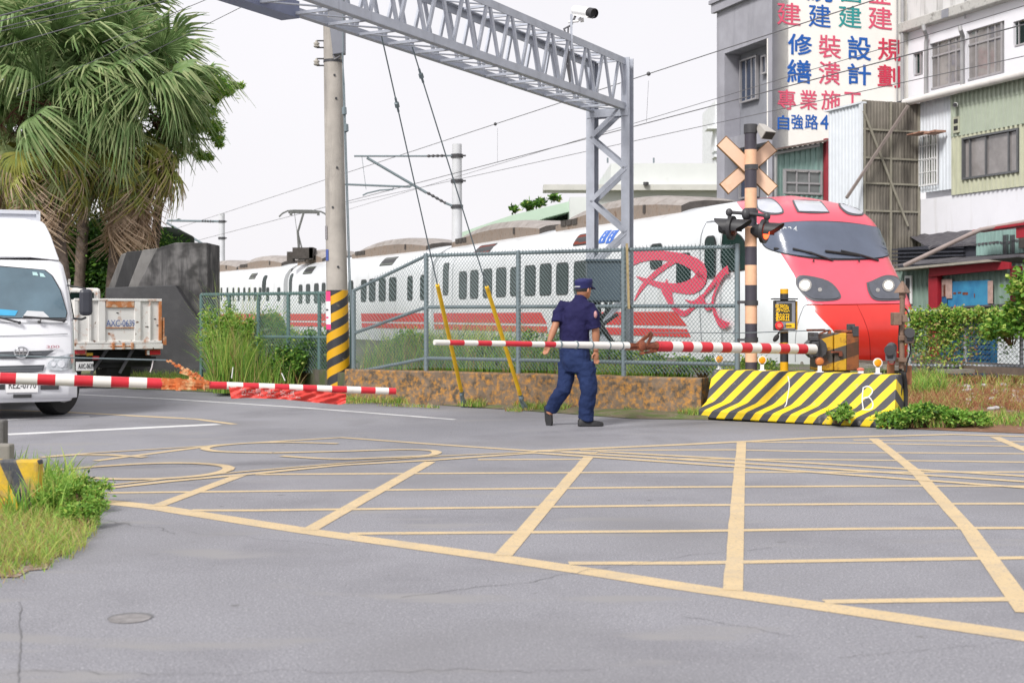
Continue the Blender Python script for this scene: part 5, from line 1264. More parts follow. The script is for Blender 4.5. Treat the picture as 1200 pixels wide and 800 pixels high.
# ================================================================ PLINTHS AT THE LEFT
m_kerb = mat('kerb_stripes', C(225, 185, 50, .75), .7, .2, 8, bump=.3, bscale=50, stripes=((1, 0, .45), .24, (.05, .055, .07), .82, .55), dirt=(C(150, 140, 115, .7), .48, .72, 9))
yk = 8.6; x1 = P(47, 0, yk).x; zt_ = HC + (HZ - 539) * yk / FPX
mb = MB(); mb.aabb(x1 - 2.2, x1 - .01, yk, yk + .1, -.02, zt_); mb.org = (x1 - 1, yk, 0)
tag(obj('plinth', mb, m_kerb, bevel=.015), 'long low concrete kerb block with worn yellow and black stripes behind the near grass', 'concrete block')
mb = MB(); x2 = P(15, 0, 9.2).x; mb.aabb(x2 - 1.4, x2 - .02, 9.2, 9.3, 0, HC + (HZ - 520.5) * 9.2 / FPX); mb.org = (x2 - .7, 9.3, 0)
tag(obj('plinth', mb, m_conc, bevel=.015), 'bare weathered concrete block, middle step of the gate plinths', 'concrete block')
mb = MB(); x3 = P(7.5, 0, 9.8).x; mb.aabb(x3 - 1.2, x3 - .02, 9.8, 9.9, 0, HC + (HZ - 492) * 9.8 / FPX); mb.org = (x3 - .6, 9.9, 0)
tag(obj('plinth', mb, mat('grey_stripes', C(110, 108, 106, .75), .8, .2, 6, bump=.3, bscale=50, stripes=((1, 0, .6), .5, C(220, 180, 60), .0, .85)), bevel=.015), 'tallest grey concrete block of the gate plinths with a trace of yellow', 'concrete block')
# ================================================================ PERSON
YP = 15.6
def J(px, py, dy=0): return P(px, py, YP + dy)
man = thing('person', 'man in navy short-sleeved uniform and cap walking away to the right past the fence', 'person', (J(672, 0).x, YP, 0))
m_skin = mat('skin', C(200, 140, 108, .72), .5, .08, 12, spec=.4)
m_navy = mat('navy_shirt', C(44, 42, 88, .62), .85, .12, 6, bump=.5, bscale=22, spec=.2)
m_trou = mat('navy_trousers', C(46, 62, 106, .64), .85, .14, 6, bump=.5, bscale=18, spec=.2)
m_cap = mat('navy_cap', C(38, 42, 104, .7), .8, .08, 8)
FW = Vector((.72, .69, 0)).normalized(); RT = Vector((FW.y, -FW.x, 0))       # facing, and his right hand side
def ering(c, rx, ry, ax=RT, ay=FW, n=20, tilt=0):
    c = Vector(c); return [c + ax * rx * math.cos(2 * math.pi * j / n) + (ay * ry + Vector((0, 0, tilt))) * math.sin(2 * math.pi * j / n) for j in range(n)]
def remesh(o, vox=.009, sm=6, f=.6):
    r = o.modifiers.new('remesh', 'REMESH'); r.mode = 'VOXEL'; r.voxel_size = vox; r.use_smooth_shade = True
    s = o.modifiers.new('smooth', 'SMOOTH'); s.iterations = sm; s.factor = f
    return o
# --- body: head, neck, trunk core, arms and hands as one surface
bd = MB()
hc = J(684, 339, .0)
bd.ell(hc + Vector((0, 0, .0)), .077, .096, .112, 18, 12, M=Matrix.Rotation(math.atan2(-FW.x, FW.y), 3, 'Z'))
bd.ell(hc + FW * .03 - Vector((0, 0, .055)), .055, .062, .06, 14, 9, M=Matrix.Rotation(math.atan2(-FW.x, FW.y), 3, 'Z'))   # jaw
bd.ell(hc + FW * .098 - Vector((0, 0, .012)), .014, .02, .024, 8, 6)                       # nose
bd.ell(hc + FW * .088 - Vector((0, 0, .052)), .022, .012, .010, 8, 6)                      # lips
for s in (-1, 1):
    bd.ell(hc + RT * s * .079 - Vector((0, 0, .015)) - FW * .004, .011, .02, .032, 10, 8, M=Matrix.Rotation(math.atan2(-FW.x, FW.y) + s * .35, 3, 'Z'))
neck0 = J(678, 352)
bd.tube([neck0 - Vector((0, 0, .06)), J(681, 350), hc - Vector((0, 0, .03)) - FW * .01], [.064, .06, .06], 14)
shL, shR = J(660, 358.5, .07), J(691, 360, -.13)
elL, haL0 = J(650.5, 382, -.02), J(643.5, 401, -.06); elR, haR0 = J(698, 387, -.14), J(698.5, 411, -.10)
bd.tube([neck0 - Vector((0, 0, .02)), J(672, 375), J(672, 400)], [.06, .12, .12], 14, flat=.7)
bd.tube([J(676, 362), shL, J(654, 371, .03), elL, elL.lerp(haL0, .35), haL0], [.05, .046, .044, .042, .043, .027], 12)
bd.tube([J(676, 362), shR, J(695.5, 374, -.14), elR, elR.lerp(haR0, .3), haR0], [.05, .046, .044, .044, .044, .028], 12)
def hand(w, d, side, curl=.25, s=1.0):
    """w wrist, d pointing direction; palm plus four fingers and a thumb"""
    d = Vector(d).normalized(); sd_ = Vector(side).normalized(); sd_ = (sd_ - d * sd_.dot(d)).normalized(); nn = d.cross(sd_)
    bd.tube([w - d * .03, w + d * .01, w + d * .05 * s, w + d * .09 * s], [.024, .028, .036, .035], 12, flat=.5)
    for k, (o, L) in enumerate(((-.029, .062), (-.010, .074), (.010, .070), (.028, .055))):
        b0 = w + d * .085 * s + sd_ * o; p = [b0 - d * .02]; dd = d.copy()
        for q_ in range(3):
            dd = (dd + nn * (curl * (.5 + .5 * q_) + .06 * k)).normalized(); p.append(p[-1] + dd * (L * (.45, .32, .26)[q_] + (.02 if q_ == 0 else 0)))
        bd.tube(p, [.0105, .010, .009, .0075], 7)
    t0 = w + d * .03 - sd_ * .028; bd.tube([t0, t0 + (d * .6 - sd_ * .75).normalized() * .035, t0 + (d * .6 - sd_ * .75).normalized() * .035 + (d * .95 - sd_ * .2 + nn * .2).normalized() * .034], [.014, .011, .009], 7)
hand(haL0, J(640, 414, -.03) - haL0, (.8, -.5, 0), .35); hand(haR0, J(697.5, 428, -.06) - haR0, (.75, .65, 0), .3)
bd.tube([J(672, 400), J(672.5, 418)], [.12, .11], 14)
bd.tube([J(668, 418, .05), J(662, 452, .05), J(650, 472, .12), J(643.5, 485, .14)], [.08, .06, .045, .04], 10); bd.tube([J(680, 418, -.03), J(689, 455, -.07), J(686, 480, -.02), J(687, 491, -.02)], [.08, .06, .045, .04], 10)
remesh(obj('body', bd, m_skin, man, smooth=True), .0065, 3, .5)
# hair below the cap
mb = MB(); mb.ell(hc + Vector((0, 0, .006)) - FW * .006, .081, .1, .105, 18, 12, M=Matrix.Rotation(math.atan2(-FW.x, FW.y), 3, 'Z'))
def keep(v):
    q_ = Vector(v) - hc; return Vector(v) if (q_.z > -.045 and q_.dot(FW) < .03) or q_.z > .05 else hc + q_ * .86
mb.v = [tuple(keep(v)) for v in mb.v]; obj('hair', mb, mat('short_hair', (.03, .027, .026), .8, .3, 40, bump=.6, bscale=200), man, smooth=True)
# eyes and brows (on the far side of the head)
mb = MB()
for s in (-1, 1): mb.ell(hc + FW * .086 + RT * s * .03 + Vector((0, 0, .004)), .011, .008, .006, 8, 6); mb.tube([hc + FW * .089 + RT * s * .016 + Vector((0, 0, .022)), hc + FW * .082 + RT * s * .045 + Vector((0, 0, .02))], .004, 5)
obj('eyes', mb, m_blk, man, smooth=True)
# cap with brim
mb = MB(); M3 = Matrix.Rotation(math.atan2(-FW.x, FW.y), 3, 'Z'); rs = []
cb_ = hc + Vector((0, 0, .028))
for z, rx, ry, o in ((-.012, .087, .106, 0), (.028, .09, .11, 0), (.034, .092, .112, 0), (.066, .097, .117, -.002), (.086, .088, .108, 0), (.096, .05, .06, 0), (.099, .01, .012, 0)):
    rs.append(ering(cb_ + Vector((0, 0, z)) + FW * o, rx, ry, tilt=0.012 if z < .09 else 0))
mb.rings(rs); obj('cap', mb, m_cap, man, smooth=35)
mb = MB(); top, bot = [], []
for i in range(13):
    t = math.pi * i / 12; o_ = RT * (.083 * math.cos(t)); r_ = .085 + .075 * math.sin(t)
    top.append(cb_ + o_ + FW * (r_ * 1.0 * math.sin(t) + .03) + Vector((0, 0, .012 - .03 * math.sin(t))))
mb.prism(top, Vector((0, 0, -.008))); obj('cap_brim', mb, m_cap, man)
mb = MB(); a_ = cb_ - FW * .103; mb.tube([a_ + RT * .04 + Vector((0, 0, -.0)), a_ + Vector((0, 0, .0)) - FW * .008, a_ - RT * .04], .007, 5); obj('cap_strap', mb, mat('strap_grey', (.5, .5, .52), .5), man)
# shirt
sb = MB()
sb.rings([ering(J(680, 348.5), .072, .068), ering(J(679.5, 352), .10, .085), ering(J(678, 356), .16, .10), ering(J(676, 361.5), .205, .122), ering(J(674.5, 372), .215, .138), ering(J(673, 383), .205, .142), ering(J(672.8, 394), .195, .142), ering(J(673.2, 401), .19, .140), ering(J(673.4, 405), .186, .136)])
for sh, a, b in ((shL, J(655.5, 367, .05), J(652.8, 378.5, .0)), (shR, J(694.5, 371, -.14), J(697.2, 385, -.145))):
    sb.tube([sh.lerp(J(676, 361), .5) + Vector((0, 0, -.015)), sh + Vector((0, 0, -.012)), a, b], [.078, .080, .078, .073], 16)
    sb.tube([a.lerp(b, .9), b], [.076, .0765], 14)
sh_o = remesh(obj('shirt', sb, m_navy, man, smooth=True), .008, 5, .5)
tx = bpy.data.textures.new('cloth_folds', 'CLOUDS'); tx.noise_scale = .10; tx.noise_depth = 2
def folds(o, s):
    d_ = o.modifiers.new('folds', 'DISPLACE'); d_.texture = tx; d_.strength = s; d_.mid_level = .5; d_.texture_coords = 'LOCAL'
folds(sh_o, .035)
mb = MB(); rs = [ering(J(680.2, 350), .074, .072), ering(J(680.4, 345.5), .07, .068), ering(J(680.4, 345.5), .064, .062), ering(J(680.2, 349), .064, .06)]; mb.rings(rs, cap=False); obj('collar', mb, m_navy, man, smooth=True)
pa_ = J(699.5, 368.5, -.235); mb = MB(); mb.ell(pa_ + Vector((-.015, .012, 0)), .02, .03, .042, 12, 8); obj('shoulder_badge', mb, mat('badge', C(200, 150, 150), .6, .3, 60), man, smooth=True)
mb = MB(); mb.rings([ering(J(673.3, 404), .19, .141), ering(J(673.3, 407.6), .19, .141)]); obj('belt', mb, m_blk, man, smooth=40)
# trousers
tb2 = MB()
tb2.rings([ering(J(673.3, 405), .180, .132), ering(J(673.5, 414), .188, .145), ering(J(674.5, 426), .192, .150), ering(J(674.5, 436), .165, .12)])
hipL, hipR = J(664.5, 425, .09), J(685, 425, -.06)
tb2.tube([hipL, J(664, 440, .07), J(660, 457, .04), J(652, 468, .10), J(645.5, 480.5, .16)], [.108, .10, .088, .085, .075], 16)
tb2.tube([hipR, J(688, 442, -.07), J(690, 458, -.08), J(687.5, 475, -.04), J(686.5, 491.5, -.01)], [.112, .105, .094, .088, .084], 16)
tr_o = remesh(obj('trousers', tb2, m_trou, man, smooth=True), .008, 5, .5); folds(tr_o, .036)
mb = MB(); c_ = J(695, 434, -.17); mb.box(c_ + Vector((-.02, .045, -.03)), Vector((.055, .03, 0)), Vector((-.01, .02, 0)) * .5, Vector((0.01, 0, .065))); obj('thigh_pocket', mb, m_trou, man, bevel=.01)
# shoes
m_shoe = mat('black_shoe', (.012, .012, .014), .6, .2, 20); m_sole = mat('shoe_sole', (.02, .02, .022), .8)
def shoe(heel, toe, upv, nm='shoe'):
    d = (toe - heel); L_ = d.length; d.normalize(); upv = (Vector(upv) - d * d.dot(Vector(upv))).normalized(); s = d.cross(upv); mb = MB(); so = MB()
    prof_ = [(0, .03, .055), (.06, .037, .085), (.28, .038, .085), (.42, .042, .065), (.62, .049, .052), (.84, .045, .042), (.97, .028, .032), (1.0, .012, .02)]
    rs, r2_ = [], []
    for t, w, h in prof_:
        c0 = heel + d * L_ * t; rs.append([c0 + s * w * math.cos(a) + upv * (.012 + max(-.004, h * math.sin(a) if math.sin(a) > 0 else 0)) for a in [2 * math.pi * j / 14 for j in range(14)]])
        r2_.append([c0 + s * (w + .004) * x + upv * z for x, z in ((-1, 0), (1, 0), (1, .02), (-1, .02))])
    mb.rings(rs); so.rings(r2_); o = obj(nm, mb, m_shoe, man, smooth=50); obj('sole', so, m_sole, o, bevel=.004); return o
h_ = J(677.5, 0, -.04); t_ = J(707, 0, -.0); shoe(Vector((h_.x, h_.y, .005)), Vector((t_.x, t_.y, .005)), (0, 0, 1))
shoe(J(639.5, 474.5, .2), J(643.5, 499.5, .07), Vector((.55, .75, .25)))
# ================================================================ SMALL WHITE TRUCK (front)
Tx = P(90, 0, 17.0).x; YT = 16.75
m_cab = mat('cab_white', (.76, .77, .80), .25, .03, 2, coat=.5, dirt=((.6, .58, .55), .62, .9, 4))
m_grille = mat('grille_dark', (.07, .075, .085), .4, .2, 6)
m_chrome = mat('chrome', (.6, .61, .63), .15, .05, 6, metal=.9)
zT = lambda y, Y=YT: HC + (HZ - y) * Y / FPX
CW = .875; Xc = P(88, 0, YT).x - CW          # cab half width, centre
trk = thing('light_truck', 'white light truck with closed cargo box waiting behind the striped gate arm', 'truck', (Xc, YT + 1, 0))
ORG[trk.name] = Vector((Xc + CW, YT, 0)); trk.location = ORG[trk.name]; trk.rotation_euler = (0, 0, math.radians(19))
def cabring(z, y_front, hw, dep=1.65, r=.12):
    pts = []
    for (x, y) in [(-hw, dep), (-hw, r), (-hw + r * .3, r * .3), (-hw + r, 0), (-hw * .5, -.035), (0, -.05), (hw * .5, -.035), (hw - r, 0), (hw - r * .3, r * .3), (hw, r), (hw, dep)]:
        pts.append(Vector((Xc + x, YT + y_front + y, z)))
    return pts
lv = [(zT(470), .02, .83), (zT(462), -.02, .87), (zT(448), -.02, .88), (zT(430), 0, .875), (zT(400), .02, .87), (zT(375), .06, .86), (zT(335), .2, .80), (zT(310), .33, .74), (zT(304), .42, .70)]
mb = MB(); mb.rings([cabring(z, yf, hw) for z, yf, hw in lv])
cab = obj('cab', mb, m_cab, trk, smooth=40, bevel=.01)
def cabpt(px, py, off=.012):
    """point on the cab's front face seen at (px, py)"""
    Y = YT
    for _ in range(6):
        z = HC + (HZ - py) * Y / FPX; x = (px - 600) * Y / FPX; hw = interp([(a, c) for a, b, c in lv], z)
        f = interp([(a, b) for a, b, c in lv], z); k = min(abs(x - Xc) / hw, 1.0); Y = YT + f - .05 * (1 - min(1, k) ** 2) + (max(0, k - .86) / .14) ** 2 * .12 - off
    q = P(px, py, Y); q.x = max(Xc - hw - .01, min(Xc + hw + .01, q.x)); return q
def cabpatch(name, pix, m, off=.01, par=None, n=5):
    mb = MB(); cx = sum(p[0] for p in pix) / len(pix); cy = sum(p[1] for p in pix) / len(pix); k = len(pix)
    sub = []
    for i in range(k):
        a, b = pix[i], pix[(i + 1) % k]; s_ = max(1, int(math.hypot(b[0] - a[0], b[1] - a[1]) / 8)); sub += [(a[0] + (b[0] - a[0]) * j / s_, a[1] + (b[1] - a[1]) * j / s_) for j in range(s_)]
    pix = sub; k = len(pix); mb.v.append(tuple(cabpt(cx, cy, off)))
    for q_ in range(1, n + 1):
        for x, y in pix: mb.v.append(tuple(cabpt(cx + (x - cx) * q_ / n, cy + (y - cy) * q_ / n, off)))
    for j in range(k): mb.f.append((0, 1 + j, 1 + (j + 1) % k)); mb.m.append(0)
    for q_ in range(n - 1):
        for j in range(k): a = 1 + q_ * k; mb.f.append((a + j, a + k + j, a + k + (j + 1) % k, a + (j + 1) % k)); mb.m.append(0)
    return obj(name, mb, m, par or trk, smooth=True)
xl = 2 * (600 + Xc * FPX / YT)                     # mirror: x -> xl - x
def mir(p): return [(xl - x, y) for x, y in p][::-1]
m_tws = mat('truck_windscreen', (.09, .15, .19), .08, .25, 1.5, spec=.8, coat=.5)
wsp = [(79, 372), (81.5, 366), (76, 340), (69, 323), (62, 317), (-1, 312.5)]; wsp = wsp + [(xl - x, y) for x, y in wsp[::-1]]
cabpatch('windscreen_seal', grow(wsp, 1.6), m_wfr, .006); wso = cabpatch('windscreen', wsp, m_tws, .016)
cabpatch('dashboard_sheet', [(0, 369), (22, 370), (26, 364), (10, 362.5), (2, 362)], mat('blue_paper', C(70, 170, 215, .9), .4), .022, wso, 2); cabpatch('sticker', [(48, 323), (48, 319), (53, 319.5), (54, 323.5)], mat('pale_sticker', C(190, 225, 225), .4), .022, wso, 1); cabpatch('sticker', [(56, 324.5), (56, 320), (60, 321), (62, 325)], MATS['pale_sticker'], .022, wso, 1)
cabpatch('dashboard_sheet', [(30, 371.5), (60, 371.5), (54, 365), (36, 364)], mat('white_paper', (.6, .62, .64), .5), .022, wso, 2)
for pts in ([(76, 376), (50, 372.5), (30, 371)], [(26, 378), (10, 373.5), (-6, 370)], [(48, 377), (50, 373), (79, 374.5)]):
    mb = MB(); mb.tube([cabpt(x, y, .05) for x, y in pts], .012, 6); mb.ell(cabpt(*pts[0], .03), .02, .02, .02, 8, 6); obj('wiper', mb, m_blk, trk, smooth=40)
gr = [(-30, 412), (45, 410.5), (65, 410), (52, 418.5), (42, 419.5), (-30, 419.5)]
cabpatch('grille', gr, m_grille, .012); cabpatch('grille', [(-30, 428), (53, 427), (51, 434), (40, 435.5), (-30, 436)], m_grille, .012)
for y in (413.5, 416.5, 430.5, 433): cabpatch('grille_bar', [(-28, y), (50, y - .3), (49, y + .5), (-28, y + .8)], MATS['cab_white'] if 0 else mat('bar_grey', (.16, .17, .19), .35), .022)
mb = MB(); cpt = cabpt(26, 412.5, .05); nn_ = Vector((0, -1, 0))
ringp = [cpt + Vector((.078 * math.cos(t), 0, .066 * math.sin(t))) for t in [i * math.pi / 12 for i in range(25)]]
mb.tube(ringp, .011, 8); mb.bar(cpt + Vector((-.07, 0, .012)), cpt + Vector((.07, 0, .012)), .012, .014); mb.bar(cpt + Vector((-.07, 0, -.016)), cpt + Vector((.07, 0, -.016)), .012, .014)
for s in (-1, 1): mb.tube([cpt + Vector((s * .028, 0, .06)), cpt + Vector((s * .02, 0, .012)), cpt + Vector((s * .02, 0, -.016)), cpt + Vector((s * .028, 0, -.06))], .009, 6)
obj('emblem', mb, m_chrome, trk, smooth=50)
text('badge_lettering', '300', cabpt(62.5, 406, .02), (1, 0, 0), (0, -1, 0), .033, mat('badge_wine', (.35, .08, .12), .3), trk, width=.15, bold=0)
cabpatch('panel_seam', [(0, 393), (60, 391.5), (81, 390.5), (81, 391.3), (60, 392.4), (0, 393.9)], m_seam, .008); cabpatch('panel_seam', [(-30, 376.5), (82, 378.5), (82, 379.2), (-30, 377.4)], m_seam, .008)
hl = [(54, 432), (57, 424), (66, 418), (80, 414.5), (88, 414), (88.5, 425), (86, 432), (70, 434)]
for k, pp_ in enumerate((hl, mir(hl))):
    o = cabpatch('headlight', pp_, mat('headlight_clear', (.5, .53, .56), .12, .35, 25, spec=.8, metal=.3), .02)
    for cx_, r_ in ((71, 4.3), (62, 3)):
        if k: cx_ = xl - cx_
        cabpatch('lamp', [(cx_ + r_ * math.cos(t), 426 + r_ * math.sin(t)) for t in [i * math.pi / 5 for i in range(10)]], mat('headlight_bowl', (.75, .77, .8), .15, .2, 20, metal=.6), .03, o, 2)
    ci = [(83, 415.5), (88, 415), (88, 424), (85, 426)]; cabpatch('indicator', ci if not k else mir(ci), mat('indicator_clear', C(240, 190, 180), .2), .028, o, 1)
mb = MB(); z0_, z1_ = zT(466), zT(437)
rs = [[Vector((Xc + x, YT + y + dz_, z)) for x, y in [(-.9, .5), (-.9, .05), (-.8, -.06), (-.3, -.1), (.3, -.1), (.8, -.06), (.9, .05), (.9, .5)]] for z, dz_ in ((z0_, .04), (z0_ + .06, -.01), (z1_ - .05, -.01), (z1_, .04))]
mb.rings(rs); bmp = obj('bumper', mb, m_cab, trk, smooth=40, bevel=.008)
mb = MB(); f_ = YT - .118; mb.aabb(P(8, 0, f_).x, P(43, 0, f_).x, f_ - .012, f_, HC + (HZ - 458.5) * f_ / FPX, HC + (HZ - 441.5) * f_ / FPX); lp = obj('number_plate', mb, mat('plate_white', (.75, .75, .75), .4, .05), trk)
text('lettering', 'REZ-0770', P(25.5, 450, f_ - .014), (1, 0, 0), (0, -1, 0), .085, m_blk, lp, width=.31, bold=0)
mb = MB(); mb.aabb(P(16, 0, f_).x, P(36, 0, f_).x, f_ - .004, f_ + .05, zT(465, f_), zT(461, f_)); mb.aabb(P(-2, 0, f_).x, P(7, 0, f_).x, f_ + .001, f_ + .05, zT(455, f_), zT(449, f_)); mb.aabb(P(46, 0, f_).x, P(66, 0, f_).x, f_ + .01, f_ + .06, zT(456, f_), zT(451, f_)); obj('air_intake', mb, m_blk, trk)
for s in (-1, 1):
    X_ = Xc + s * (.875 + .13); mb = MB(); mb.box((X_, YT + .12, zT(354)), (.078, 0, 0), (0, .05, 0), (0, 0, .165)); mo = obj('wing_mirror', mb, mat('mirror_shell', (.035, .038, .05), .45), trk, bevel=.045)
    mb = MB(); mb.tube([(X_, YT + .12, zT(372)), (X_ - s * .05, YT + .15, zT(374)), (Xc + s * .84, YT + .3, zT(373))], .014, 6); mb.tube([(X_, YT + .12, zT(338)), (Xc + s * .76, YT + .35, zT(333))], .01, 6); obj('mirror_arm', mb, m_blk, trk, smooth=40)
    mb = MB(); xs_ = Xc + s * .865
    mb.prism([Vector((xs_, YT + .5, zT(372))), Vector((xs_, YT + 1.5, zT(372))), Vector((xs_ - s * .09, YT + 1.5, zT(325))), Vector((xs_ - s * .08, YT + .75, zT(325)))], Vector((s * .012, 0, 0))); obj('side_window', mb, m_glass, trk)
def wheel(x, y, r, w, par, yaw=0):
    mb = MB(); c_ = Vector((x, y, r)); rs = []; MY = Matrix.Rotation(math.radians(yaw), 3, 'Z')
    for o_, rr_ in ((-w / 2, r * .62), (-w / 2, r * .93), (-w / 2 * .75, r), (w / 2 * .75, r), (w / 2, r * .93), (w / 2, r * .62)):
        rs.append([c_ + Vector((o_, rr_ * math.cos(2 * math.pi * j / 32), rr_ * math.sin(2 * math.pi * j / 32))) for j in range(32)])
    mb.rings(rs, cap=True); mb.v = [tuple(c_ + MY @ (Vector(v) - c_)) for v in mb.v]; o = obj('wheel', mb, m_rub, par, smooth=50)
    mb = MB(); mb.tube([c_ - Vector((w * .46, 0, 0)), c_ + Vector((w * .52, 0, 0))], r * .55, 20); mb.tube([c_ - Vector((w * .6, 0, 0)), c_ + Vector((w * .6, 0, 0))], r * .2, 12); mb.v = [tuple(c_ + MY @ (Vector(v) - c_)) for v in mb.v]; obj('rim', mb, mat('rim_grey', (.35, .35, .36), .4, .1, metal=.4), o, smooth=40); return o
for s in (-1, 1): wheel(Xc + s * .66, YT + .82, .345, .24, trk, -38); wheel(Xc + s * .66, YT + 3.2, .345, .34, trk)
mb = MB(); mb.aabb(Xc - .4, Xc + .4, YT + .3, YT + 4.6, .32, .6); mb.aabb(Xc - .75, Xc - .3, YT + .05, YT + .5, .3, .5); mb.aabb(Xc - .45, Xc + .55, YT + .3, YT + .5, .22, .33); obj('chassis', mb, m_under, trk)
# fairing and cargo box
mb = MB(); 
rs = []
for (y_, z_, hw) in ((.42, zT(304), .70), (.55, zT(294), .665), (.85, zT(272), .60), (1.15, zT(257), .54), (1.35, zT(252), .50)):
    rs.append([Vector((Xc - hw, YT + y_, z_)), Vector((Xc - hw * .5, YT + y_ - .05, z_ + .035)), Vector((Xc + hw * .5, YT + y_ - .05, z_ + .035)), Vector((Xc + hw, YT + y_, z_)), Vector((Xc + hw + .02, YT + 1.4, zT(306))), Vector((Xc - hw - .02, YT + 1.4, zT(306)))])
mb.rings(rs); obj('roof_fairing', mb, m_cab, trk, smooth=25, bevel=.02)
YBx = YT + 1.75; bx1 = Xc + .45; mb = MB(); mb.aabb(2 * Xc - bx1 + .0, bx1, YBx, YBx + 3.2, .75, HC + (HZ - 251) * YBx / FPX); bo = obj('cargo_box', mb, mat('box_white', (.60, .62, .67), .35, .03, 2), trk, bevel=.01)
zt2 = HC + (HZ - 251) * YBx / FPX
mb = MB(); mb.aabb(bx1 - .03, bx1 + .02, YBx - .03, YBx + .04, .75, zt2 + .02); mb.aabb(2 * Xc - bx1, bx1, YBx - .03, YBx + .04, zt2 - .02, zt2 + .03); mb.aabb(bx1 - .12, bx1 - .10, YBx - .012, YBx - .002, .9, zt2 - .08); mb.aabb(Xc, bx1 - .12, YBx - .012, YBx - .002, zt2 - .09, zt2 - .08); obj('trim', mb, MATS['box_white'], bo)
# ================================================================ DROPSIDE TRUCK (rear)
YR = 24.0; tr2 = thing('dropside_truck', 'old white dropside truck with rusty tailgate seen from behind', 'truck', (P(189, 0, YR).x, YR, 0)); tr2.rotation_euler = (0, 0, math.radians(33))
m_old = mat('chipped_white', (.72, .71, .68), .55, .06, 4, dirt=(C(196, 128, 78, .75), .56, .70, 5), bump=.2, bscale=30, speck=(C(120, 85, 60, .7), 9, .68, .72))
m_oldr = mat('rust_patch', C(206, 132, 80, .75), .8, .25, 8, dirt=(C(225, 205, 180), .5, .7, 10))
zR = lambda y, Y=YR: HC + (HZ - y) * Y / FPX
TX = lambda x: P(x, 0, YR).x
mb = MB(); x0_, x1_ = TX(88), TX(189)
mb.aabb(x0_, x1_, YR, YR + .04, zR(401.5), zR(351)); tg = obj('tailgate', mb, m_old, tr2)
def tbar(name, xa_, xb_, ya, yb, dep=.02, m=m_old, par=None): mb = MB(); mb.aabb(TX(xa_), TX(xb_), YR - dep, YR - .001, zR(yb), zR(ya)); return obj(name, mb, m, par or tg, bevel=.006)
for a, b in ((88, 92), (104, 107), (115, 123), (157, 164), (174, 176)): tbar('rib', a, b, 351.5, 401, .03)
tbar('rib', 185.5, 189, 352, 401.5, .034, m_oldr); tbar('rim', 88, 189, 350.2, 353, .036); tbar('rim', 88, 189, 399, 402, .036)
tbar('rust_strip', 124, 156.5, 352.5, 360.5, .028, m_oldr); tbar('sill', 88, 190, 402.6, 408.5, .05); 
for a in (130, 142, 152): tbar('hinge', a, a + 3, 401, 408.5, .07, m_oldr)
tbar('hinge', 128, 156, 404.2, 405.8, .058, m_oldr)
mb = MB(); xa_, xb_ = TX(124), TX(156.5); mb.aabb(xa_, xb_, YR - .018, YR - .001, zR(384.2), zR(383.2)); obj('rib', mb, m_oldr, tg)
text('lettering', 'AXC-0639', P(140.5, 378.5, YR - .022), (1, 0, 0), (0, -1, 0), .112, mat('plate_blue', (.07, .12, .32), .5), tg, width=.5, bold=0)
for x, y in ((136, 366), (180, 373), (183, 380.5), (171, 382)): tbar('dent', x, x + 2.6, y, y + 1.1, .012, m_under)
for s, xx in ((-1, x0_), (1, x1_)):
    mb = MB(); mb.aabb(xx - .02, xx + .02, YR + .04, YR + 3.0, zR(402), zR(351.5)); obj('side_board', mb, m_old, tr2)
mb = MB(); mb.aabb(x1_ + .02, x1_ + .05, YR - .02, YR + .06, zR(397), zR(372)); mb.aabb(x1_ + .02, x1_ + .08, YR - .04, YR + .02, zR(404), zR(394)); obj('latch', mb, m_oldr, tr2)
mb = MB(); mb.aabb(x0_, x1_, YR + .04, YR + 3.0, zR(408), zR(402.5)); obj('deck', mb, m_under, tr2)
# head board rack and cab behind
mb = MB(); ya = YR + 3.0
for x in (100, 130, 150, 187): mb.bar(P(x, 352, ya), P(x, 330, ya), .05, .05)
mb.bar(P(98, 330, ya), P(189, 330, ya), .05, .05); mb.bar(P(98, 341, ya), P(189, 341, ya), .04, .04)
obj('headboard_rack', mb, m_old, tr2)
mb = MB(); mb.aabb(TX(84), TX(180), YR + 3.15, YR + 4.7, .55, zR(334)); cab2 = obj('cab', mb, m_old, tr2, bevel=.06)
mb = MB(); mb.aabb(TX(95), TX(170), YR + 3.12, YR + 3.149, zR(362), zR(340)); obj('rear_window', mb, m_glass, cab2)
def tl(x, w_, y0_, y1_, m, nm): mb = MB(); mb.aabb(TX(x), TX(x + w_), YR + .02, YR + .09, zR(y1_), zR(y0_)); return obj(nm, mb, m, tr2, bevel=.008)
m_tail = mat('tail_red', (.5, .03, .04), .25, .15, 20)
a_ = tl(87, 16, 406.5, 414.5, m_oldr, 'tail_light'); b_ = tl(171.5, 17, 408.8, 416, m_oldr, 'tail_light')
for par, x, y in ((a_, 88, 408), (b_, 175.5, 410.2)): mb = MB(); mb.aabb(TX(x), TX(x + 12.5), YR - .0, YR + .019, zR(y + 5), zR(y)); obj('red_lens', mb, m_tail, par)
mb = MB(); mb.aabb(TX(172.2), TX(175), YR, YR + .019, zR(415.2), zR(410.2)); obj('white_lens', mb, m_white, b_)
tl(103, 7, 412, 415.5, mat('yellow_patch', C(215, 175, 40), .5, .3, 20), 'reflector_plate'); tl(110, 7, 416, 420, m_tail, 'reflector_plate')
mb = MB(); mb.aabb(TX(89.5), TX(109), YR - .05, YR - .035, zR(432), zR(422)); lp2 = obj('number_plate', mb, MATS['plate_white'], tr2); text('lettering', 'AXC-0639', P(99.3, 427, YR - .054), (1, 0, 0), (0, -1, 0), .085, m_blk, lp2, width=.255, bold=0)
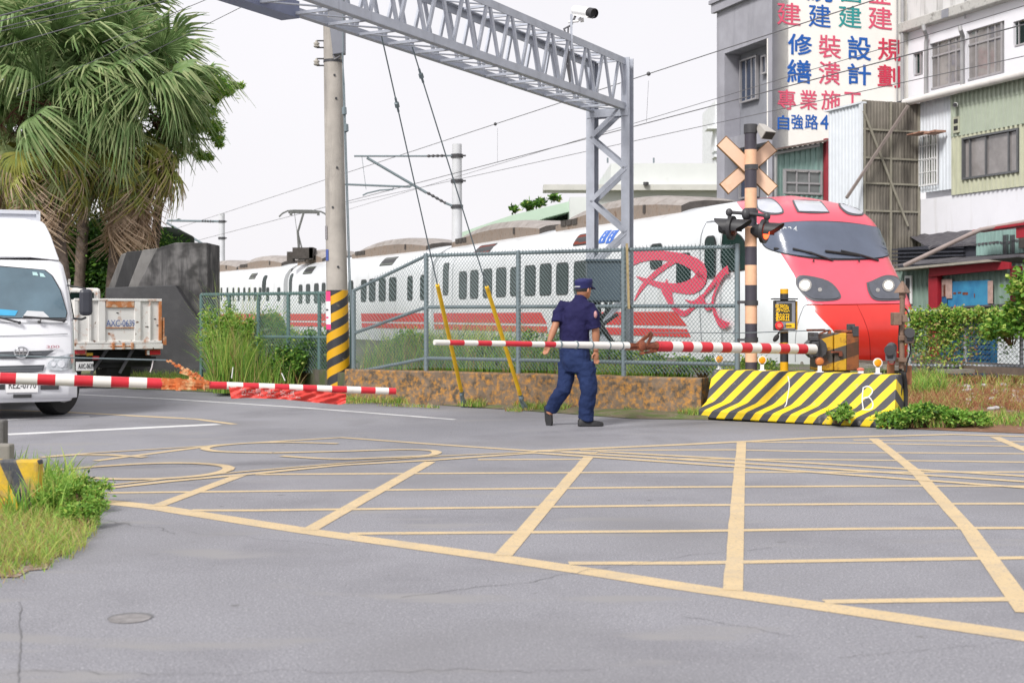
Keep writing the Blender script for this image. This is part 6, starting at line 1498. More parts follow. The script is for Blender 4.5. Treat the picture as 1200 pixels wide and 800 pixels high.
mb = MB(); mb.aabb(TX(95), TX(183), YR + .3, YR + 4.3, zR(430), zR(411)); mb.aabb(TX(88), TX(187), YR + .2, YR + .3, zR(424), zR(418)); obj('chassis', mb, m_under, tr2)
for xa_, xb_ in ((128, 113), (158, 146)): mb = MB(); mb.bar(P(xa_, 408, YR + .05), P(xb_, 436, YR + .15), .05, .05); obj('mudguard_stay', mb, m_dsteel, tr2)
for x in (96, 152): wheel(P(x + 10, 0, YR + .8).x, YR + .75, .39, .42, tr2)
for x in (98, 154): wheel(P(x + 10, 0, YR + .8).x, YR + 3.6, .39, .24, tr2)
# ================================================================ CONCRETE ABUTMENT
YA = 28.0
m_ab = mat('old_dark_concrete', C(128, 126, 126, .62), .9, .4, 1.1, bump=.7, bscale=18, speck=(C(75, 74, 74, .6), 3.2, .42, .62), dirt=((.03, .03, .032), .47, .62, 3.4), streak=True)
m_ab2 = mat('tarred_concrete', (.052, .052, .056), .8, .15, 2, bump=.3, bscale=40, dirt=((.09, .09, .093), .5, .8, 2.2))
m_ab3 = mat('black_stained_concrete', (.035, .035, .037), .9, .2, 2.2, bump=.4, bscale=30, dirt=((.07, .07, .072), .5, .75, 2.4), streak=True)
ab = thing('concrete_abutment', 'dark weathered concrete abutment with slanting left side behind the dropside truck', 'concrete wall', P(185, 440, YA))
def pr(name, pix, Y, th, m, par=ab): mb = MB(); mb.prism([P(x, y, Y) for x, y in pix], Vector((0, th, 0))); return obj(name, mb, m, par, bevel=.015)
pr('pier', [(190, 444), (160, 337), (184, 291), (203, 285), (206, 284.3), (243, 284.3), (243.5, 444)], YA, 1.2, m_ab)
pr('pier', [(176, 444), (150, 337), (167, 293), (188, 290.5), (190, 288), (186, 300), (176, 335), (200, 444)], YA + .12, 1.1, mat('grey_concrete', C(150, 148, 146, .6), .9, .2, 3, bump=.3, bscale=30, dirt=(C(80, 79, 78), .45, .7, 3), streak=True))
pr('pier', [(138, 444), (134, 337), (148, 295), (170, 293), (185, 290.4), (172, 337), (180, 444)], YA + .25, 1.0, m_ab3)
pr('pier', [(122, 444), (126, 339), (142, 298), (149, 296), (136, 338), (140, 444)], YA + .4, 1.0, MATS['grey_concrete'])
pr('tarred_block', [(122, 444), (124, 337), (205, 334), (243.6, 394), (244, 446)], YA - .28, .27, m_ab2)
# ================================================================ BUILDINGS AT THE RIGHT
dF = Vector((.3475, -.9377)); dG = Vector((.9377, .3475))
A = Vector((7.62, 40)); 
FA_ = Plane(A, (-dF.x, -dF.y))                 # grey facade, u away along the track
SG = Plane(A, (dG.x, dG.y))                    # sign gable
m_gb = mat('grey_render', C(165, 165, 174, .85), .9, .12, 1.5, bump=.3, bscale=30, dirt=(C(128, 129, 136, .8), .48, .8, 1.2), streak=True)
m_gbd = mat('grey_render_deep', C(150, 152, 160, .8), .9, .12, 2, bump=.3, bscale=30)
m_cream = mat('cream_render', C(244, 240, 234, .95), .85, .03, 1.2, bump=.15, bscale=30, dirt=(C(212, 204, 192, .88), .60, .85, 1.6), streak=True)
bA = thing('grey_building', 'grey rendered building with painted sign gable of large coloured Chinese characters', 'building', (A.x, A.y, 0))
u8 = FA_.u(840); zt = 13.5
zf = lambda x, y: FA_.z(x, y)
w0, w1 = FA_.u(849), FA_.u(900)
mb = MB()
FA_.box(mb, -.0, w1 - .0, 0, zt, -.55, 0); FA_.box(mb, w0, u8, 0, zt, -.55, 0)
zr1 = zf(874, 54); zr0 = zf(874, 157); zr2 = zf(874, 172)
FA_.box(mb, w1, w0, zr1, zt, -.55, .004); FA_.box(mb, w1, w0, zr2, zr0, -.55, .012)
FA_.box(mb, w1, w0, 0, zf(874, 255), -.55, .004)
obj('wall', mb, m_gb, bA)
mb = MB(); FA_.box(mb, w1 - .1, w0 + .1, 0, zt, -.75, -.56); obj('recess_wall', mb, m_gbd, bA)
mb = MB(); FA_.box(mb, -.02, u8 + .12, zf(858, 8) , zf(858, 8) + .28, .004, .14); FA_.box(mb, -.02, u8 + .18, zf(858, 8) + .28, zf(858, 8) + .4, .004, .2); obj('cornice', mb, m_gb, bA)
def glazed(pl, parent, x0, x1, y0, y1, off, cols=(), rows_=(), fr=.05, m_f=None, m_g=None, dep=.08, bars=False):
    """window by picture corners: frame with panes and mullions"""
    u0, u1 = sorted((pl.u(x0, off), pl.u(x1, off))); xm = (x0 + x1) / 2; z0, z1 = pl.z(xm, y1, off), pl.z(xm, y0, off)
    f = MB()
    for a in ((u0, u1, z1 - fr, z1), (u0, u1, z0, z0 + fr), (u0, u0 + fr, z0 + fr, z1 - fr), (u1 - fr, u1, z0 + fr, z1 - fr)): pl.box(f, *a, off - .02, off + dep)
    o = obj('window', f, m_f or m_alu, parent)
    cu = [u0 + fr] + [u0 + (u1 - u0) * c for c in cols] + [u1 - fr]; cz = [z0 + fr] + [z0 + (z1 - z0) * r_ for r_ in rows_] + [z1 - fr]
    for a, b in zip(cu, cu[1:]):
        for c, d in zip(cz, cz[1:]):
            g = MB(); pl.box(g, a + .012, b - .012, c + .012, d - .012, off, off + .02); obj('pane', g, m_g or m_glass, o)
    f = MB()
    for c in cu[1:-1]: pl.box(f, c - .02, c + .02, z0 + fr, z1 - fr, off - .01, off + dep * .7)
    for c in cz[1:-1]: pl.box(f, u0 + fr, u1 - fr, c - .025, c + .025, off - .008, off + dep * .72)
    if f.v: obj('mullion', f, m_f or m_alu, o)
    return u0, u1, z0, z1, o
m_alu = mat('window_frame_grey', C(182, 180, 182, .8), .4, .08, 6, metal=.3)
m_bl = mat('blue_dark_glass', (.03, .045, .08), .08, .2, 2, spec=.8)
m_reflg = mat('reflecting_glass', (.22, .205, .20), .08, .4, 1.2, spec=.9)
glazed(FA_, bA, 869, 888.5, 68, 119, -.5, (.33, .66), (), m_g=m_bl); glazed(FA_, bA, 894, 900, 65, 87, -.5, (), (), m_g=m_bl)
glazed(FA_, bA, 868, 889, 176, 232, -.5, (.5,), (), m_g=m_bl)
# sign gable
uB = SG.u(1062); mb = MB(); SG.box(mb, .004, uB + .8, 0, zt, -.3, .0); obj('sign_wall', mb, m_cream, bA)
mb = MB(); mb.tube([SG.pt(SG.u(1055.5), 5.5, .08), SG.pt(SG.u(1055.5), zt, .08)], .055, 8); mb.tube([SG.pt(SG.u(1050), 5.5, .05), SG.pt(SG.u(1050), zt, .05)], .02, 6); obj('drain_pipe', mb, mat('pipe_grey', C(170, 170, 172), .5, .1), bA, smooth=40)
pk, bl, te, rd = mat('paint_pink', C(228, 92, 122, .85), .7, .08, 6), mat('paint_blue', C(25, 100, 190, .8), .7, .08, 6), mat('paint_teal', C(45, 160, 160, .8), .7, .08, 6), mat('paint_crimson', C(220, 60, 90, .85), .7, .08, 6)
def sign(ch, x0, x1, y0, y1, m, bold=.006):
    off = .005; xm, ym = (x0 + x1) / 2, (y0 + y1) / 2; h = SG.z(xm, y0, off) - SG.z(xm, y1, off)
    w = abs(SG.u(x1, off) - SG.u(x0, off)); text('lettering', ch, SG.px(xm, ym, off), SG.d, SG.n, h * .95, m, bA, width=w * .95, bold=bold, thick=.003)
for a in [('建', 910, 939, 3, 30.5, pk), ('建', 947, 974, 5, 33, bl), ('建', 982, 1010, 6.5, 33.5, te), ('建', 1017, 1046, 8, 35.5, pk),
          ('統', 945, 976, -25, 3, bl, .014), ('營', 981, 1012, -24, 3.4, te), ('並', 1018, 1044, -22, 5.5, pk),
          ('修', 923, 952, 40, 65, bl, .013), ('裝', 959, 986, 41, 69, pk), ('設', 993, 1021, 42.5, 71, bl, .013), ('規', 1028.5, 1056, 45, 72, rd, .010),
          ('繕', 922, 951, 70, 98, bl, .013), ('潢', 959, 985, 72, 100, pk, .008), ('計', 993, 1021, 75, 100, bl, .013), ('劃', 1028, 1055, 76, 103, rd, .010),
          ('專', 911, 933, 105, 129, pk), ('業', 937, 958, 105.5, 129, pk), ('施', 962, 985.5, 106, 130, pk), ('工', 988, 1010, 108, 131, pk),
          ('自', 911, 925, 135, 152.5, bl), ('強', 927, 941.5, 134, 152, bl), ('路', 943, 959, 134, 152, bl), ('4', 961, 971, 134.5, 152, bl)]:
    sign(*a)
# teal shed in front of the sign gable
TS = Plane((A.x + .25, A.y - 1.0), (dG.x, dG.y))
sh = thing('teal_shed', 'teal corrugated lean-to with a rusty roof edge below the painted characters', 'shed', TS.pt(1, 0))
m_teal = mat('teal_sheet', C(150, 182, 175, .75), .6, .08, 4, dirt=(C(120, 140, 135), .55, .8, 3), streak=True)
ua, ub_ = TS.u(911), TS.u(966); zt_ = lambda u: TS.z(911, 176) + (TS.z(966, 167) - TS.z(911, 176)) * (u - ua) / (ub_ - ua)
wu = (TS.u(918), TS.u(962), TS.z(940, 228), TS.z(940, 199))
mb = MB(); TS.corr(mb, ua, ub_, 0, zt_, .17, .03, holes=[wu]); obj('corrugated_wall', mb, m_teal, sh, fix=False)
glazed(TS, sh, 918, 962, 199, 228, -.02, (.33, .66), (.45,), m_g=mat('frosted_glass', C(150, 155, 155, .5), .3, .25, 3))
mb = MB(); mb.bar(TS.px(904, 176, .12), TS.px(968, 165, .12), .5, .05); obj('roof_edge', mb, mat('rusted_roof', C(130, 112, 105, .6), .8, .25, 8, dirt=(C(165, 150, 145), .5, .7, 7)), sh)
mb = MB(); mb.tube([TS.px(907, 180, .2), TS.px(960, 170, .2)], .05, 8); mb.tube([TS.px(909, 180, .15), TS.px(909, 236, .15)], .04, 8); obj('gutter', mb, mat('gutter_grey', C(165, 165, 165), .5, .1), sh)
mb = MB(); TS.pbox(mb, 964.5, 970, 163, 236, .02, .16); obj('red_post', mb, mat('dull_red', C(175, 60, 72, .75), .6, .12, 8, dirt=(C(130, 70, 60), .6, .8, 8)), sh)
# ---- white building on the right
Bc = SG.pt(uB, 0, .1)
WB = Plane((Bc.x, Bc.y), (dF.x, dF.y))
m_wh = mat('white_render', C(238, 238, 244, .85), .8, .03, 1.5, bump=.1, bscale=30, dirt=(C(205, 202, 200, .85), .58, .85, 2), streak=True)
m_wst = mat('streaked_render', C(222, 222, 222, .8), .85, .06, 1.5, dirt=(C(140, 138, 134, .7), .5, .75, 3.2), streak=True)
bB = thing('white_building', 'white rendered building with wide grey framed upper windows above the green annex', 'building', (Bc.x, Bc.y, 0))
v1 = 9.0; zl = WB.z(1061, 40)
def hbox(x0, x1, y0, y1): u0, u1 = sorted((WB.u(x0), WB.u(x1))); xm = (x0 + x1) / 2; return (u0, u1, WB.z(xm, y1), WB.z(xm, y0))
holes = [hbox(1070, 1081.5, 62, 89), hbox(1089.5, 1129.5, 46, 102), hbox(1132.5, 1177, 30.5, 91), hbox(1187.5, 1215, 22, 53)]
def wall_with_holes(mb, pl, u0, u1, z0, z1, n0, n1, holes):
    us_ = sorted({u0, u1, *[h[0] for h in holes], *[h[1] for h in holes]})
    for a, b in zip(us_, us_[1:]):
        m_ = (a + b) / 2; iv = [(z0, z1)]
        for h in holes:
            if h[0] <= m_ <= h[1]:
                nv = []
                for p, q_ in iv:
                    if h[2] > p: nv.append((p, min(q_, h[2])))
                    if h[3] < q_: nv.append((max(p, h[3]), q_))
                iv = nv
        for p, q_ in iv:
            if q_ > p + 1e-4: pl.box(mb, a, b, p, q_, n0, n1)
mb = MB(); wall_with_holes(mb, WB, 0.0, v1, 0, zl, -.25, 0, holes); obj('wall', mb, m_wh, bB)
mb = MB(); WB.box(mb, 0.0, v1, zl + .3, 14, -.25, .05); obj('parapet_wall', mb, m_wst, bB)
mb = MB(); WB.box(mb, -.15, v1, zl, zl + .3, -.25, .28); obj('ledge', mb, mat('weathered_ledge', C(205, 204, 200, .75), .85, .15, 5, dirt=(C(110, 108, 104), .5, .72, 5)), bB, bevel=.03)
mb = MB(); WB.box(mb, WB.u(1113), WB.u(1121), zl + .02, zl + .26, .281, .30); obj('stain_panel', mb, m_gbd, bB)
glazed(WB, bB, 1070, 1081.5, 62, 89, -.12, (.5,), (), fr=.05); 
glazed(WB, bB, 1089.5, 1129.5, 46, 102, -.12, (.3, .62, .82), (.7,), m_g=m_reflg, fr=.06); glazed(WB, bB, 1132.5, 1177, 30.5, 91, -.12, (.3, .62, .8), (.7,), m_g=m_reflg, fr=.06); glazed(WB, bB, 1187.5, 1215, 22, 53, -.12, (.3, .6), ())
for x in (1085, 1127.5):
    mb = MB(); mb.tube([WB.px(x - 3, 30, .33), WB.px(x - 2, 35, .33), WB.px(x + 1, 43, .12), WB.px(x + .2, 50, .1), WB.px(x, 115, .1)], .06, 8); obj('drain_pipe', mb, MATS['pipe_grey'], bB, smooth=40)
for x in (1131,): mb = MB(); mb.tube([WB.px(x, -20, .1), WB.px(x, 22, .1)], .03, 6); obj('drain_pipe', mb, MATS['pipe_grey'], bB)
# ---- annex: fibreglass bay, corrugated front
Cc = Vector((10.75, 36)); CP = Plane(Cc, (dF.x, dF.y)); GPn = Plane((Cc.x, Cc.y), (-dG.x, -dG.y))
if GPn.n.y > 0: GPn.n = -GPn.n
bC = thing('corrugated_annex', 'patchwork annex of white, brown and pale green corrugated sheet in front of the white building', 'annex', (Cc.x, Cc.y, 0))
m_ws_ = mat('white_sheet', C(228, 234, 240, .82), .5, .05, 3, dirt=(C(170, 170, 168), .62, .85, 3), streak=True)
m_gs = mat('pale_green_sheet', C(205, 207, 182, .78), .55, .06, 3, dirt=(C(160, 165, 140), .55, .8, 3), streak=True)
m_gs2 = mat('faded_green_sheet', C(186, 196, 178, .76), .55, .06, 3)
m_fib = mat('smoked_fibreglass', C(138, 132, 122, .75), .45, .3, 1.4, dirt=(C(70, 64, 58, .6), .45, .7, 2.2), streak=True)
uD = GPn.u(1010); zD1 = GPn.z(1044, 119.5)
mb = MB(); GPn.corr(mb, 0, uD, 1.8, zD1, .09, .018); obj('fibreglass_sheet', mb, m_fib, bC, fix=False)
m_rail_ = mat('pale_batten', C(165, 160, 145, .7), .7, .15, 6)
for y in (153.5, 186.5, 216, 248): mb = MB(); z = GPn.z(1044, y); GPn.box(mb, 0, uD, z - .02, z + .03, .02, .05); obj('batten', mb, m_rail_, bC)
for x in (1012, 1043, 1076): mb = MB(); u_ = GPn.u(x); GPn.box(mb, u_ - .03, u_ + .03, 1.8, zD1, .021, .055); obj('batten', mb, m_rail_, bC)
mb = MB(); mb.bar(GPn.px(1012, 130, .07), GPn.px(1064, 265, .07), .03, .06); obj('batten', mb, m_rail_, bC)
mb = MB(); mb.bar(GPn.px(1064, 124, .25), GPn.px(992, 232, .25), .065, .065); obj('brace_pole', mb, mat('grey_brown_pole', C(150, 138, 132, .7), .6, .15, 6), bC)
Dp = GPn.pt(uD, 0, 0); ED = Plane((Dp.x, Dp.y), (-dF.x, -dF.y))
uE = ED.u(971); mb = MB(); ED.corr(mb, 0, uE, 1.8, lambda u: ED.z(1010, 121.5) - .0 * u, .14, .025); obj('corrugated_wall', mb, m_ws_, bC, fix=False)
mb = MB(); ED.box(mb, -.06, .05, 1.8, ED.z(1010, 120), .002, .06); ED.box(mb, -.06, uE + .1, ED.z(1010, 121.5), ED.z(1010, 119.5), -.1, .08); obj('trim', mb, m_ws_, bC)
# front to the right
cu0, cu1, cu2 = 0, CP.u(1116), CP.u(1200) + 3
zg = lambda u: CP.z(1078, 117)
zbt = CP.z(1116, 230)
hw_ = (CP.u(1080.5), CP.u(1101.5), CP.z(1091, 217.5), CP.z(1091, 156)); mb = MB()
CP.corr(mb, cu0, cu1, CP.z(1097, 224), zg, .13, .022, holes=[hw_]); obj('corrugated_wall', mb, m_ws_, bC, fix=False)
hw2 = (CP.u(1130.5), CP.u(1196.5), CP.z(1163, 206.5), CP.z(1163, 156)); mb = MB()
CP.corr(mb, cu1, CP.u(1126), CP.z(1116, 229), lambda u: CP.z(1163, 152.5), .16, .04, off=.03, holes=[hw2]); CP.corr(mb, CP.u(1126), cu2, CP.z(1116, 229), lambda u: CP.z(1163, 152.5), .16, .04, off=.03, holes=[hw2]); obj('corrugated_wall', mb, m_gs, bC, fix=False)
mb = MB(); CP.corr(mb, cu1, cu2, CP.z(1163, 152.5), lambda u: CP.z(1163, 118), .16, .04, off=.05); CP.corr(mb, cu1, cu2, CP.z(1163, 118), zg, .16, .04, off=.06); obj('corrugated_wall', mb, m_gs2, bC, fix=False)
mb = MB(); CP.box(mb, cu0, cu2, 1.5, CP.z(1116, 229), -.2, .0); CP.box(mb, cu0, cu2, CP.z(1116, 229), zg(0), -.3, -.2); obj('wall', mb, m_wh, bC)
mb = MB(); mb.tube([CP.px(1060, 120.5, .3), CP.px(1250, 74, .3)], .10, 10); obj('gutter', mb, mat('gutter_white', C(228, 224, 220, .85), .45, .08, 4, dirt=(C(190, 150, 140), .62, .8, 3)), bC, smooth=40)
mb = MB(); mb.bar(CP.px(1060, 121, .1), CP.px(1260, 74, .1), .5, .05); obj('roof_edge', mb, m_dsteel, bC)
_, _, z0g, z1g, og = glazed(CP, bC, 1080.5, 1101.5, 156, 217.5, -.06, (.33, .66), (.5,), m_f=m_white, m_g=mat('pale_curtain_glass', C(165, 170, 160, .55), .25, .2, 4))
mb = MB(); u0g, u1g = hw_[0], hw_[1]
for i in range(8): u_ = u0g + (u1g - u0g) * i / 7; CP.box(mb, u_ - .008, u_ + .008, z0g, z1g, .08, .1)
for i in range(5): z = z0g + (z1g - z0g) * i / 4; CP.box(mb, u0g, u1g, z - .008, z + .008, .1, .115)
obj('window_grille', mb, m_white, og)
mb = MB(); mb.bar(CP.px(1070, 158.5, .35), CP.px(1088, 154.5, .35), .4, .03); mb.bar(CP.px(1088, 157, .3), CP.px(1102, 153.5, .3), .35, .05); obj('awning', mb, mat('rusty_awning', C(190, 150, 130, .75), .7, .35, 9, dirt=(C(140, 70, 50), .5, .65, 10)), bC)
glazed(CP, bC, 1130.5, 1196.5, 156, 206.5, .0, (.13, .42, .82), (), m_f=mat('alu_dark', C(120, 122, 125, .7), .4, .1, metal=.3), m_g=m_reflg, dep=.1)
mb = MB(); CP.pbox(mb, 1121, 1128.5, 137, 156, .0, .12); obj('vent', mb, mat('vent_cream', C(190, 192, 170), .6), bC)
for y in (140, 148): mb = MB(); CP.pbox(mb, 1122.5, 1127, y, y + 5, .121, .13); obj('vent_slot', mb, m_blk, bC)
cam2 = thing('cctv_camera', 'small white camera under the gutter of the green annex', 'security camera', CP.px(1119, 125, .2))
mb = MB(); a = CP.px(1121, 123, .12); mb.tube([a, a + Vector((-.1, -.2, -.03))], .06, 12); obj('housing', mb, m_white, cam2, smooth=40); mb = MB(); mb.tube([a + Vector((-.1, -.2, -.03)), a + Vector((-.13, -.26, -.04))], .05, 12); obj('lens', mb, m_blk, cam2); mb = MB(); mb.bar(a, a + CP.n * -.12 + Vector((0, 0, .05)), .04, .04); obj('bracket', mb, m_white, cam2)
# ---- shack in front
KP = Plane((9.1, 31.5), (dF.x, dF.y)); bK = thing('shack', 'ramshackle lean-to shack with black roofing, red beam and green sheet walls behind the creeper fence', 'shack', (9.1, 31.5, 0))
m_roofd = mat('black_roofing', (.07, .065, .075), .85, .3, 5, bump=.5, bscale=25, dirt=(C(130, 128, 130, .6), .52, .7, 4)); m_roofd2 = mat('dark_boards', (.035, .037, .05), .8, .2, 6)
m_rb = mat('red_beam', C(172, 34, 50, .75), .6, .12, 6, dirt=(C(110, 50, 45), .58, .75, 7))
kmin, kmax = KP.u(1052), KP.u(1200) + 3
# sloping upper roof sheet: from annex wall down to the shack
mb = MB(); n = 40
for i in range(n + 1):
    u_ = -.5 + (kmax + .5) * i / n; q_ = KP.pt(u_, 0, 0); b_ = CP.o + CP.d * (u_ + .0) 
    zb0 = CP.z(1078, 275) + .05 * noise.noise(Vector((u_ * 3, 0, 0))); zf0 = KP.z(1063, 291, -1.0) + .05 * noise.noise(Vector((u_ * 5, 3, 0)))
    bb_ = CP.pt(u_ * 1.0, zb0, .02); ff_ = KP.pt(u_, zf0, -1.0)
    mb.v += [tuple(bb_), tuple(bb_.lerp(ff_, .5) + Vector((0, 0, .04 * noise.noise(Vector((u_ * 4, 7, 0)))))), tuple(ff_), tuple(ff_ - Vector((0, 0, .05)))]
for i in range(n):
    for k in range(3): mb.f.append((i * 4 + k, i * 4 + 4 + k, i * 4 + 5 + k, i * 4 + 1 + k)); mb.m.append(0)
obj('roof', mb, m_roofd, bK, fix=False)
mb = MB(); KP.box(mb, KP.u(1048, -1), KP.u(1143, -1), KP.z(1095, 312, -1), KP.z(1095, 287, -1), -1.15, -1.1); obj('dark_wall', mb, m_roofd2, bK)
for y in (291, 295.5, 300, 304.5): mb = MB(); mb.bar(KP.px(1046, y + 1.5, -1.05), KP.px(1130, y - 1, -1.05), .05, .035); obj('board', mb, m_roofd2, bK)
for x in (1131, 1139): mb = MB(); KP.pbox(mb, x, x + 6, 274, 307, -1.04, -1.0); obj('hanging_sheet', mb, mat('grey_dark_sheet', (.06, .065, .07), .7, .25, 6), bK)
mb = MB(); KP.corr(mb, KP.u(1143, -1), kmax, KP.z(1170, 298, -1), lambda u: KP.z(1170, 270, -1), .12, .02, off=-1.02); obj('corrugated_wall', mb, m_teal, bK, fix=False)
for k, (x0, x1, y0, y1, m_) in enumerate([(1154, 1163, 272, 290, mat('brown_tube', C(140, 135, 128, .6), .6, .3, 8)), (1162, 1166, 272, 296, m_white), (1166, 1175, 272, 291, m_gs2), (1142, 1168, 297, 305.5, mat('faded_red_bag', C(140, 70, 74, .6), .8, .25, 12)), (1168, 1174, 293, 306, m_roofd2), (1176, 1182, 290, 306, MATS['grey_dark_sheet']), (1180, 1200, 293, 305, MATS['grey_dark_sheet'])]):
    mb = MB(); KP.pbox(mb, x0, x1, y0, y1, -.96 + .01 * k, -.88 + .01 * k); obj('sheet_piece', mb, m_, bK, bevel=.01)
mb = MB(); mb.tube([KP.px(1060, 311, .35), KP.px(1136, 275, -.2), KP.px(1150, 269, -.3)], .05, 10); mb.tube([KP.px(1150, 269, -.3), KP.px(1210, 258, -.6)], .045, 10); obj('drain_pipe', mb, mat('pipe_pale_brown', C(175, 160, 155, .75), .5, .15, 4), bK, smooth=40)
mb = MB(); mb.bar(KP.px(1146, 271, -.5), KP.px(1230, 259, -.5), .3, .05); mb.bar(KP.px(1192, 273, -.45), KP.px(1240, 268, -.45), .06, .22); obj('red_fascia', mb, m_rb, bK)
# lower roof edge, beam, post, walls
mb = MB(); mb.bar(KP.px(1052, 316.5, .2), KP.px(1176, 305, .2), .5, .05); obj('roof_edge', mb, mat('pale_roof_edge', C(178, 172, 160, .7), .7, .15, 6), bK)
mb = MB(); n = 30
for i in range(n + 1):
    u_ = KP.u(1045) + (kmax - KP.u(1045)) * i / n; z0 = KP.z(1063, 311) + .03 * noise.noise(Vector((u_ * 6, 1, 0))); mb.v += [tuple(KP.pt(u_, z0, .15)), tuple(KP.pt(u_, z0 + .12, -.5)), tuple(KP.pt(u_, z0 + .2, -1.2))]
for i in range(n):
    for k in range(2): mb.f.append((i * 3 + k, i * 3 + 3 + k, i * 3 + 4 + k, i * 3 + 1 + k)); mb.m.append(0)
obj('roof', mb, m_roofd, bK, fix=False)
mb = MB(); KP.corr(mb, KP.u(1050), kmax, 0, lambda u: KP.z(1063, 314), .17, .03, off=0); obj('corrugated_wall', mb, mat('sage_sheet', C(148, 172, 160, .7), .6, .08, 4, dirt=(C(120, 140, 130), .55, .8, 4), streak=True), bK, fix=False)
mb = MB(); mb.bar(KP.px(1090, 319, .22), KP.px(1184, 309.5, .22), .07, .2); obj('red_beam', mb, m_rb, bK, bevel=.006)
mb = MB(); KP.box(mb, KP.u(1096.5), KP.u(1107), 0, KP.z(1100, 321), .06, .2); obj('red_post', mb, m_rb, bK, bevel=.006)
mb = MB(); KP.box(mb, KP.u(1193), KP.u(1201), 0, KP.z(1196, 312), .06, .2); obj('red_post', mb, mat('deep_red', C(120, 25, 38, .7), .6), bK)
mb = MB(); KP.pbox(mb, 1063, 1071, 323, 356, .04, .07); wf = obj('window', mb, m_white, bK); mb = MB(); KP.pbox(mb, 1064.5, 1069, 326, 352, .071, .08); obj('pane', mb, m_blk, wf)
m_bp = mat('blue_panel', C(70, 158, 200, .75), .5, .12, 1.5, dirt=(C(40, 110, 170, .75), .45, .7, 1.4))
mb = MB(); KP.pbox(mb, 1115, 1164, 329, 359, .06, .1); bp_ = obj('blue_panel', mb, m_bp, bK)
for x, y, w_, h_ in ((1121.5, 342.5, 3.5, 2.5), (1127, 342, 4, 2), (1132.5, 342.5, 6.5, 3), (1146, 344, 1, 5)):
    mb = MB(); KP.pbox(mb, x, x + w_, y, y + h_, .101, .106); obj('rust_hole', mb, m_rust, bp_, bevel=.01)
for x0, x1, y0, y1, m_ in ((1109, 1121, 327, 350, mat('torn_cloth_beige', C(195, 165, 155, .75), .9, .2, 10)), (1109, 1114, 333, 349, m_rust), (1163, 1169, 329, 356, MATS['torn_cloth_beige']), (1109, 1115, 347, 366, mat('deep_blue', (.02, .10, .22), .5))):
    mb = MB(); KP.pbox(mb, x0, x1, y0, y1, .11, .13); obj('hanging_cloth', mb, m_, bK, bevel=.01)
mb = MB(); mb.bar(KP.px(1118, 361, .45), KP.px(1190, 357, .45), .5, .04); obj('low_roof', mb, m_roofd, bK)
mb = MB(); mb.bar(KP.px(1180, 306, .6), KP.px(1215, 303, .6), .9, .03, up=(0, .25, 1)); obj('low_roof', mb, m_roofd, bK)
mb = MB(); KP.pbox(mb, 1112, 1180, 362, 440, .2, .24); obj('blue_wall', mb, mat('blue_sheet', C(40, 105, 150, .65), .5, .15, 3), bK)
mb = MB(); KP.pbox(mb, 1102, 1112, 362, 440, .25, .29); obj('red_post', mb, m_rb, bK)
mb = MB(); KP.pbox(mb, 1180, 1230, 362, 440, .2, .24); obj('white_wall', mb, m_ws_, bK)
for i in range(7): mb = MB(); KP.pbox(mb, 1146, 1172, 388 + i * 6, 390.5 + i * 6, .25, .27); obj('louvre', mb, mat('blue_louvre', C(30, 85, 140, .6), .5), bK)
# ================================================================ BUILDINGS BEHIND THE TRAIN
m_far = mat('pale_far_wall', C(226, 230, 228, .8), .8, .04, 1, dirt=(C(190, 192, 190, .8), .6, .85, .6))
YW = 58.0; fb = thing('white_hall', 'long low white building with a projecting ledge seen over the coach roof', 'building', P(780, 370, YW))
mb = MB(); a, b = P(700, 0, YW).x, P(862, 0, YW).x
mb.aabb(a, b, YW, YW + 8, 0, HC + (HZ - 221) * YW / FPX); mb.aabb(a + .6, b, YW + .3, YW + 8, HC + (HZ - 221) * YW / FPX, HC + (HZ - 190.5) * YW / FPX); obj('wall', mb, m_far, fb)
mb = MB(); mb.aabb(a - 2.3, b, YW - .5, YW + 1, HC + (HZ - 224) * YW / FPX, HC + (HZ - 217.5) * YW / FPX); obj('ledge', mb, mat('weathered_parapet', C(214, 214, 208, .8), .8, .08, 2, dirt=(C(130, 130, 125), .62, .74, 3)), fb)
for x in (712, 766): mb = MB(); mb.tube([P(x, 191, YW + .5), P(x, 185, YW + .5)], .04, 5); obj('rooftop_rod', mb, m_galvd, fb)
mb = MB(); mb.tube([P(757, 217, YW - .6), P(757, 213.5, YW - .6)], .12, 8); obj('rooftop_vent', mb, m_dsteel, fb)
YG = 62.0; gb = thing('green_roof_hall', 'pale green sloping metal roof showing behind the coach roof units', 'building', P(640, 370, YG))
mb = MB(); a, b = P(530, 0, YG), P(697, 0, YG); zz1, zz0 = HC + (HZ - 231) * YG / FPX, HC + (HZ - 276) * YG / FPX
mb.add([(a.x, YG, zz0), (b.x + 1, YG, zz1 - 1.4), (b.x + 1, YG + 5, zz1 + .15), (a.x + 2.8, YG + 5, zz0 + .5)], [(0, 1, 2, 3)])
mb.prism([Vector((a.x, YG, zz0)), P(600, 252, YG), P(697, 229, YG), P(697, 240, YG), P(640, 255, YG), P(560, 283, YG)], Vector((0, 6, 0))); obj('roof', mb, mat('pale_green_roof', C(196, 220, 200, .8), .6, .04, 1), gb)
mb = MB(); mb.aabb(a.x, b.x, YG + .3, YG + 6, 0, zz0); obj('wall', mb, m_far, gb)
mb = MB(); c0, c1 = P(668, 0, YG - 1).x, P(690, 0, YG - 1).x; mb.aabb(c0, c1, YG - 1, YG + 2, 3, HC + (HZ - 231) * (YG - 1) / FPX); obj('white_block', mb, m_far, gb)
YH = 90; hb_ = thing('distant_balcony_block', 'sliver of a pale distant building left of the grey building', 'building', P(834, 370, YH))
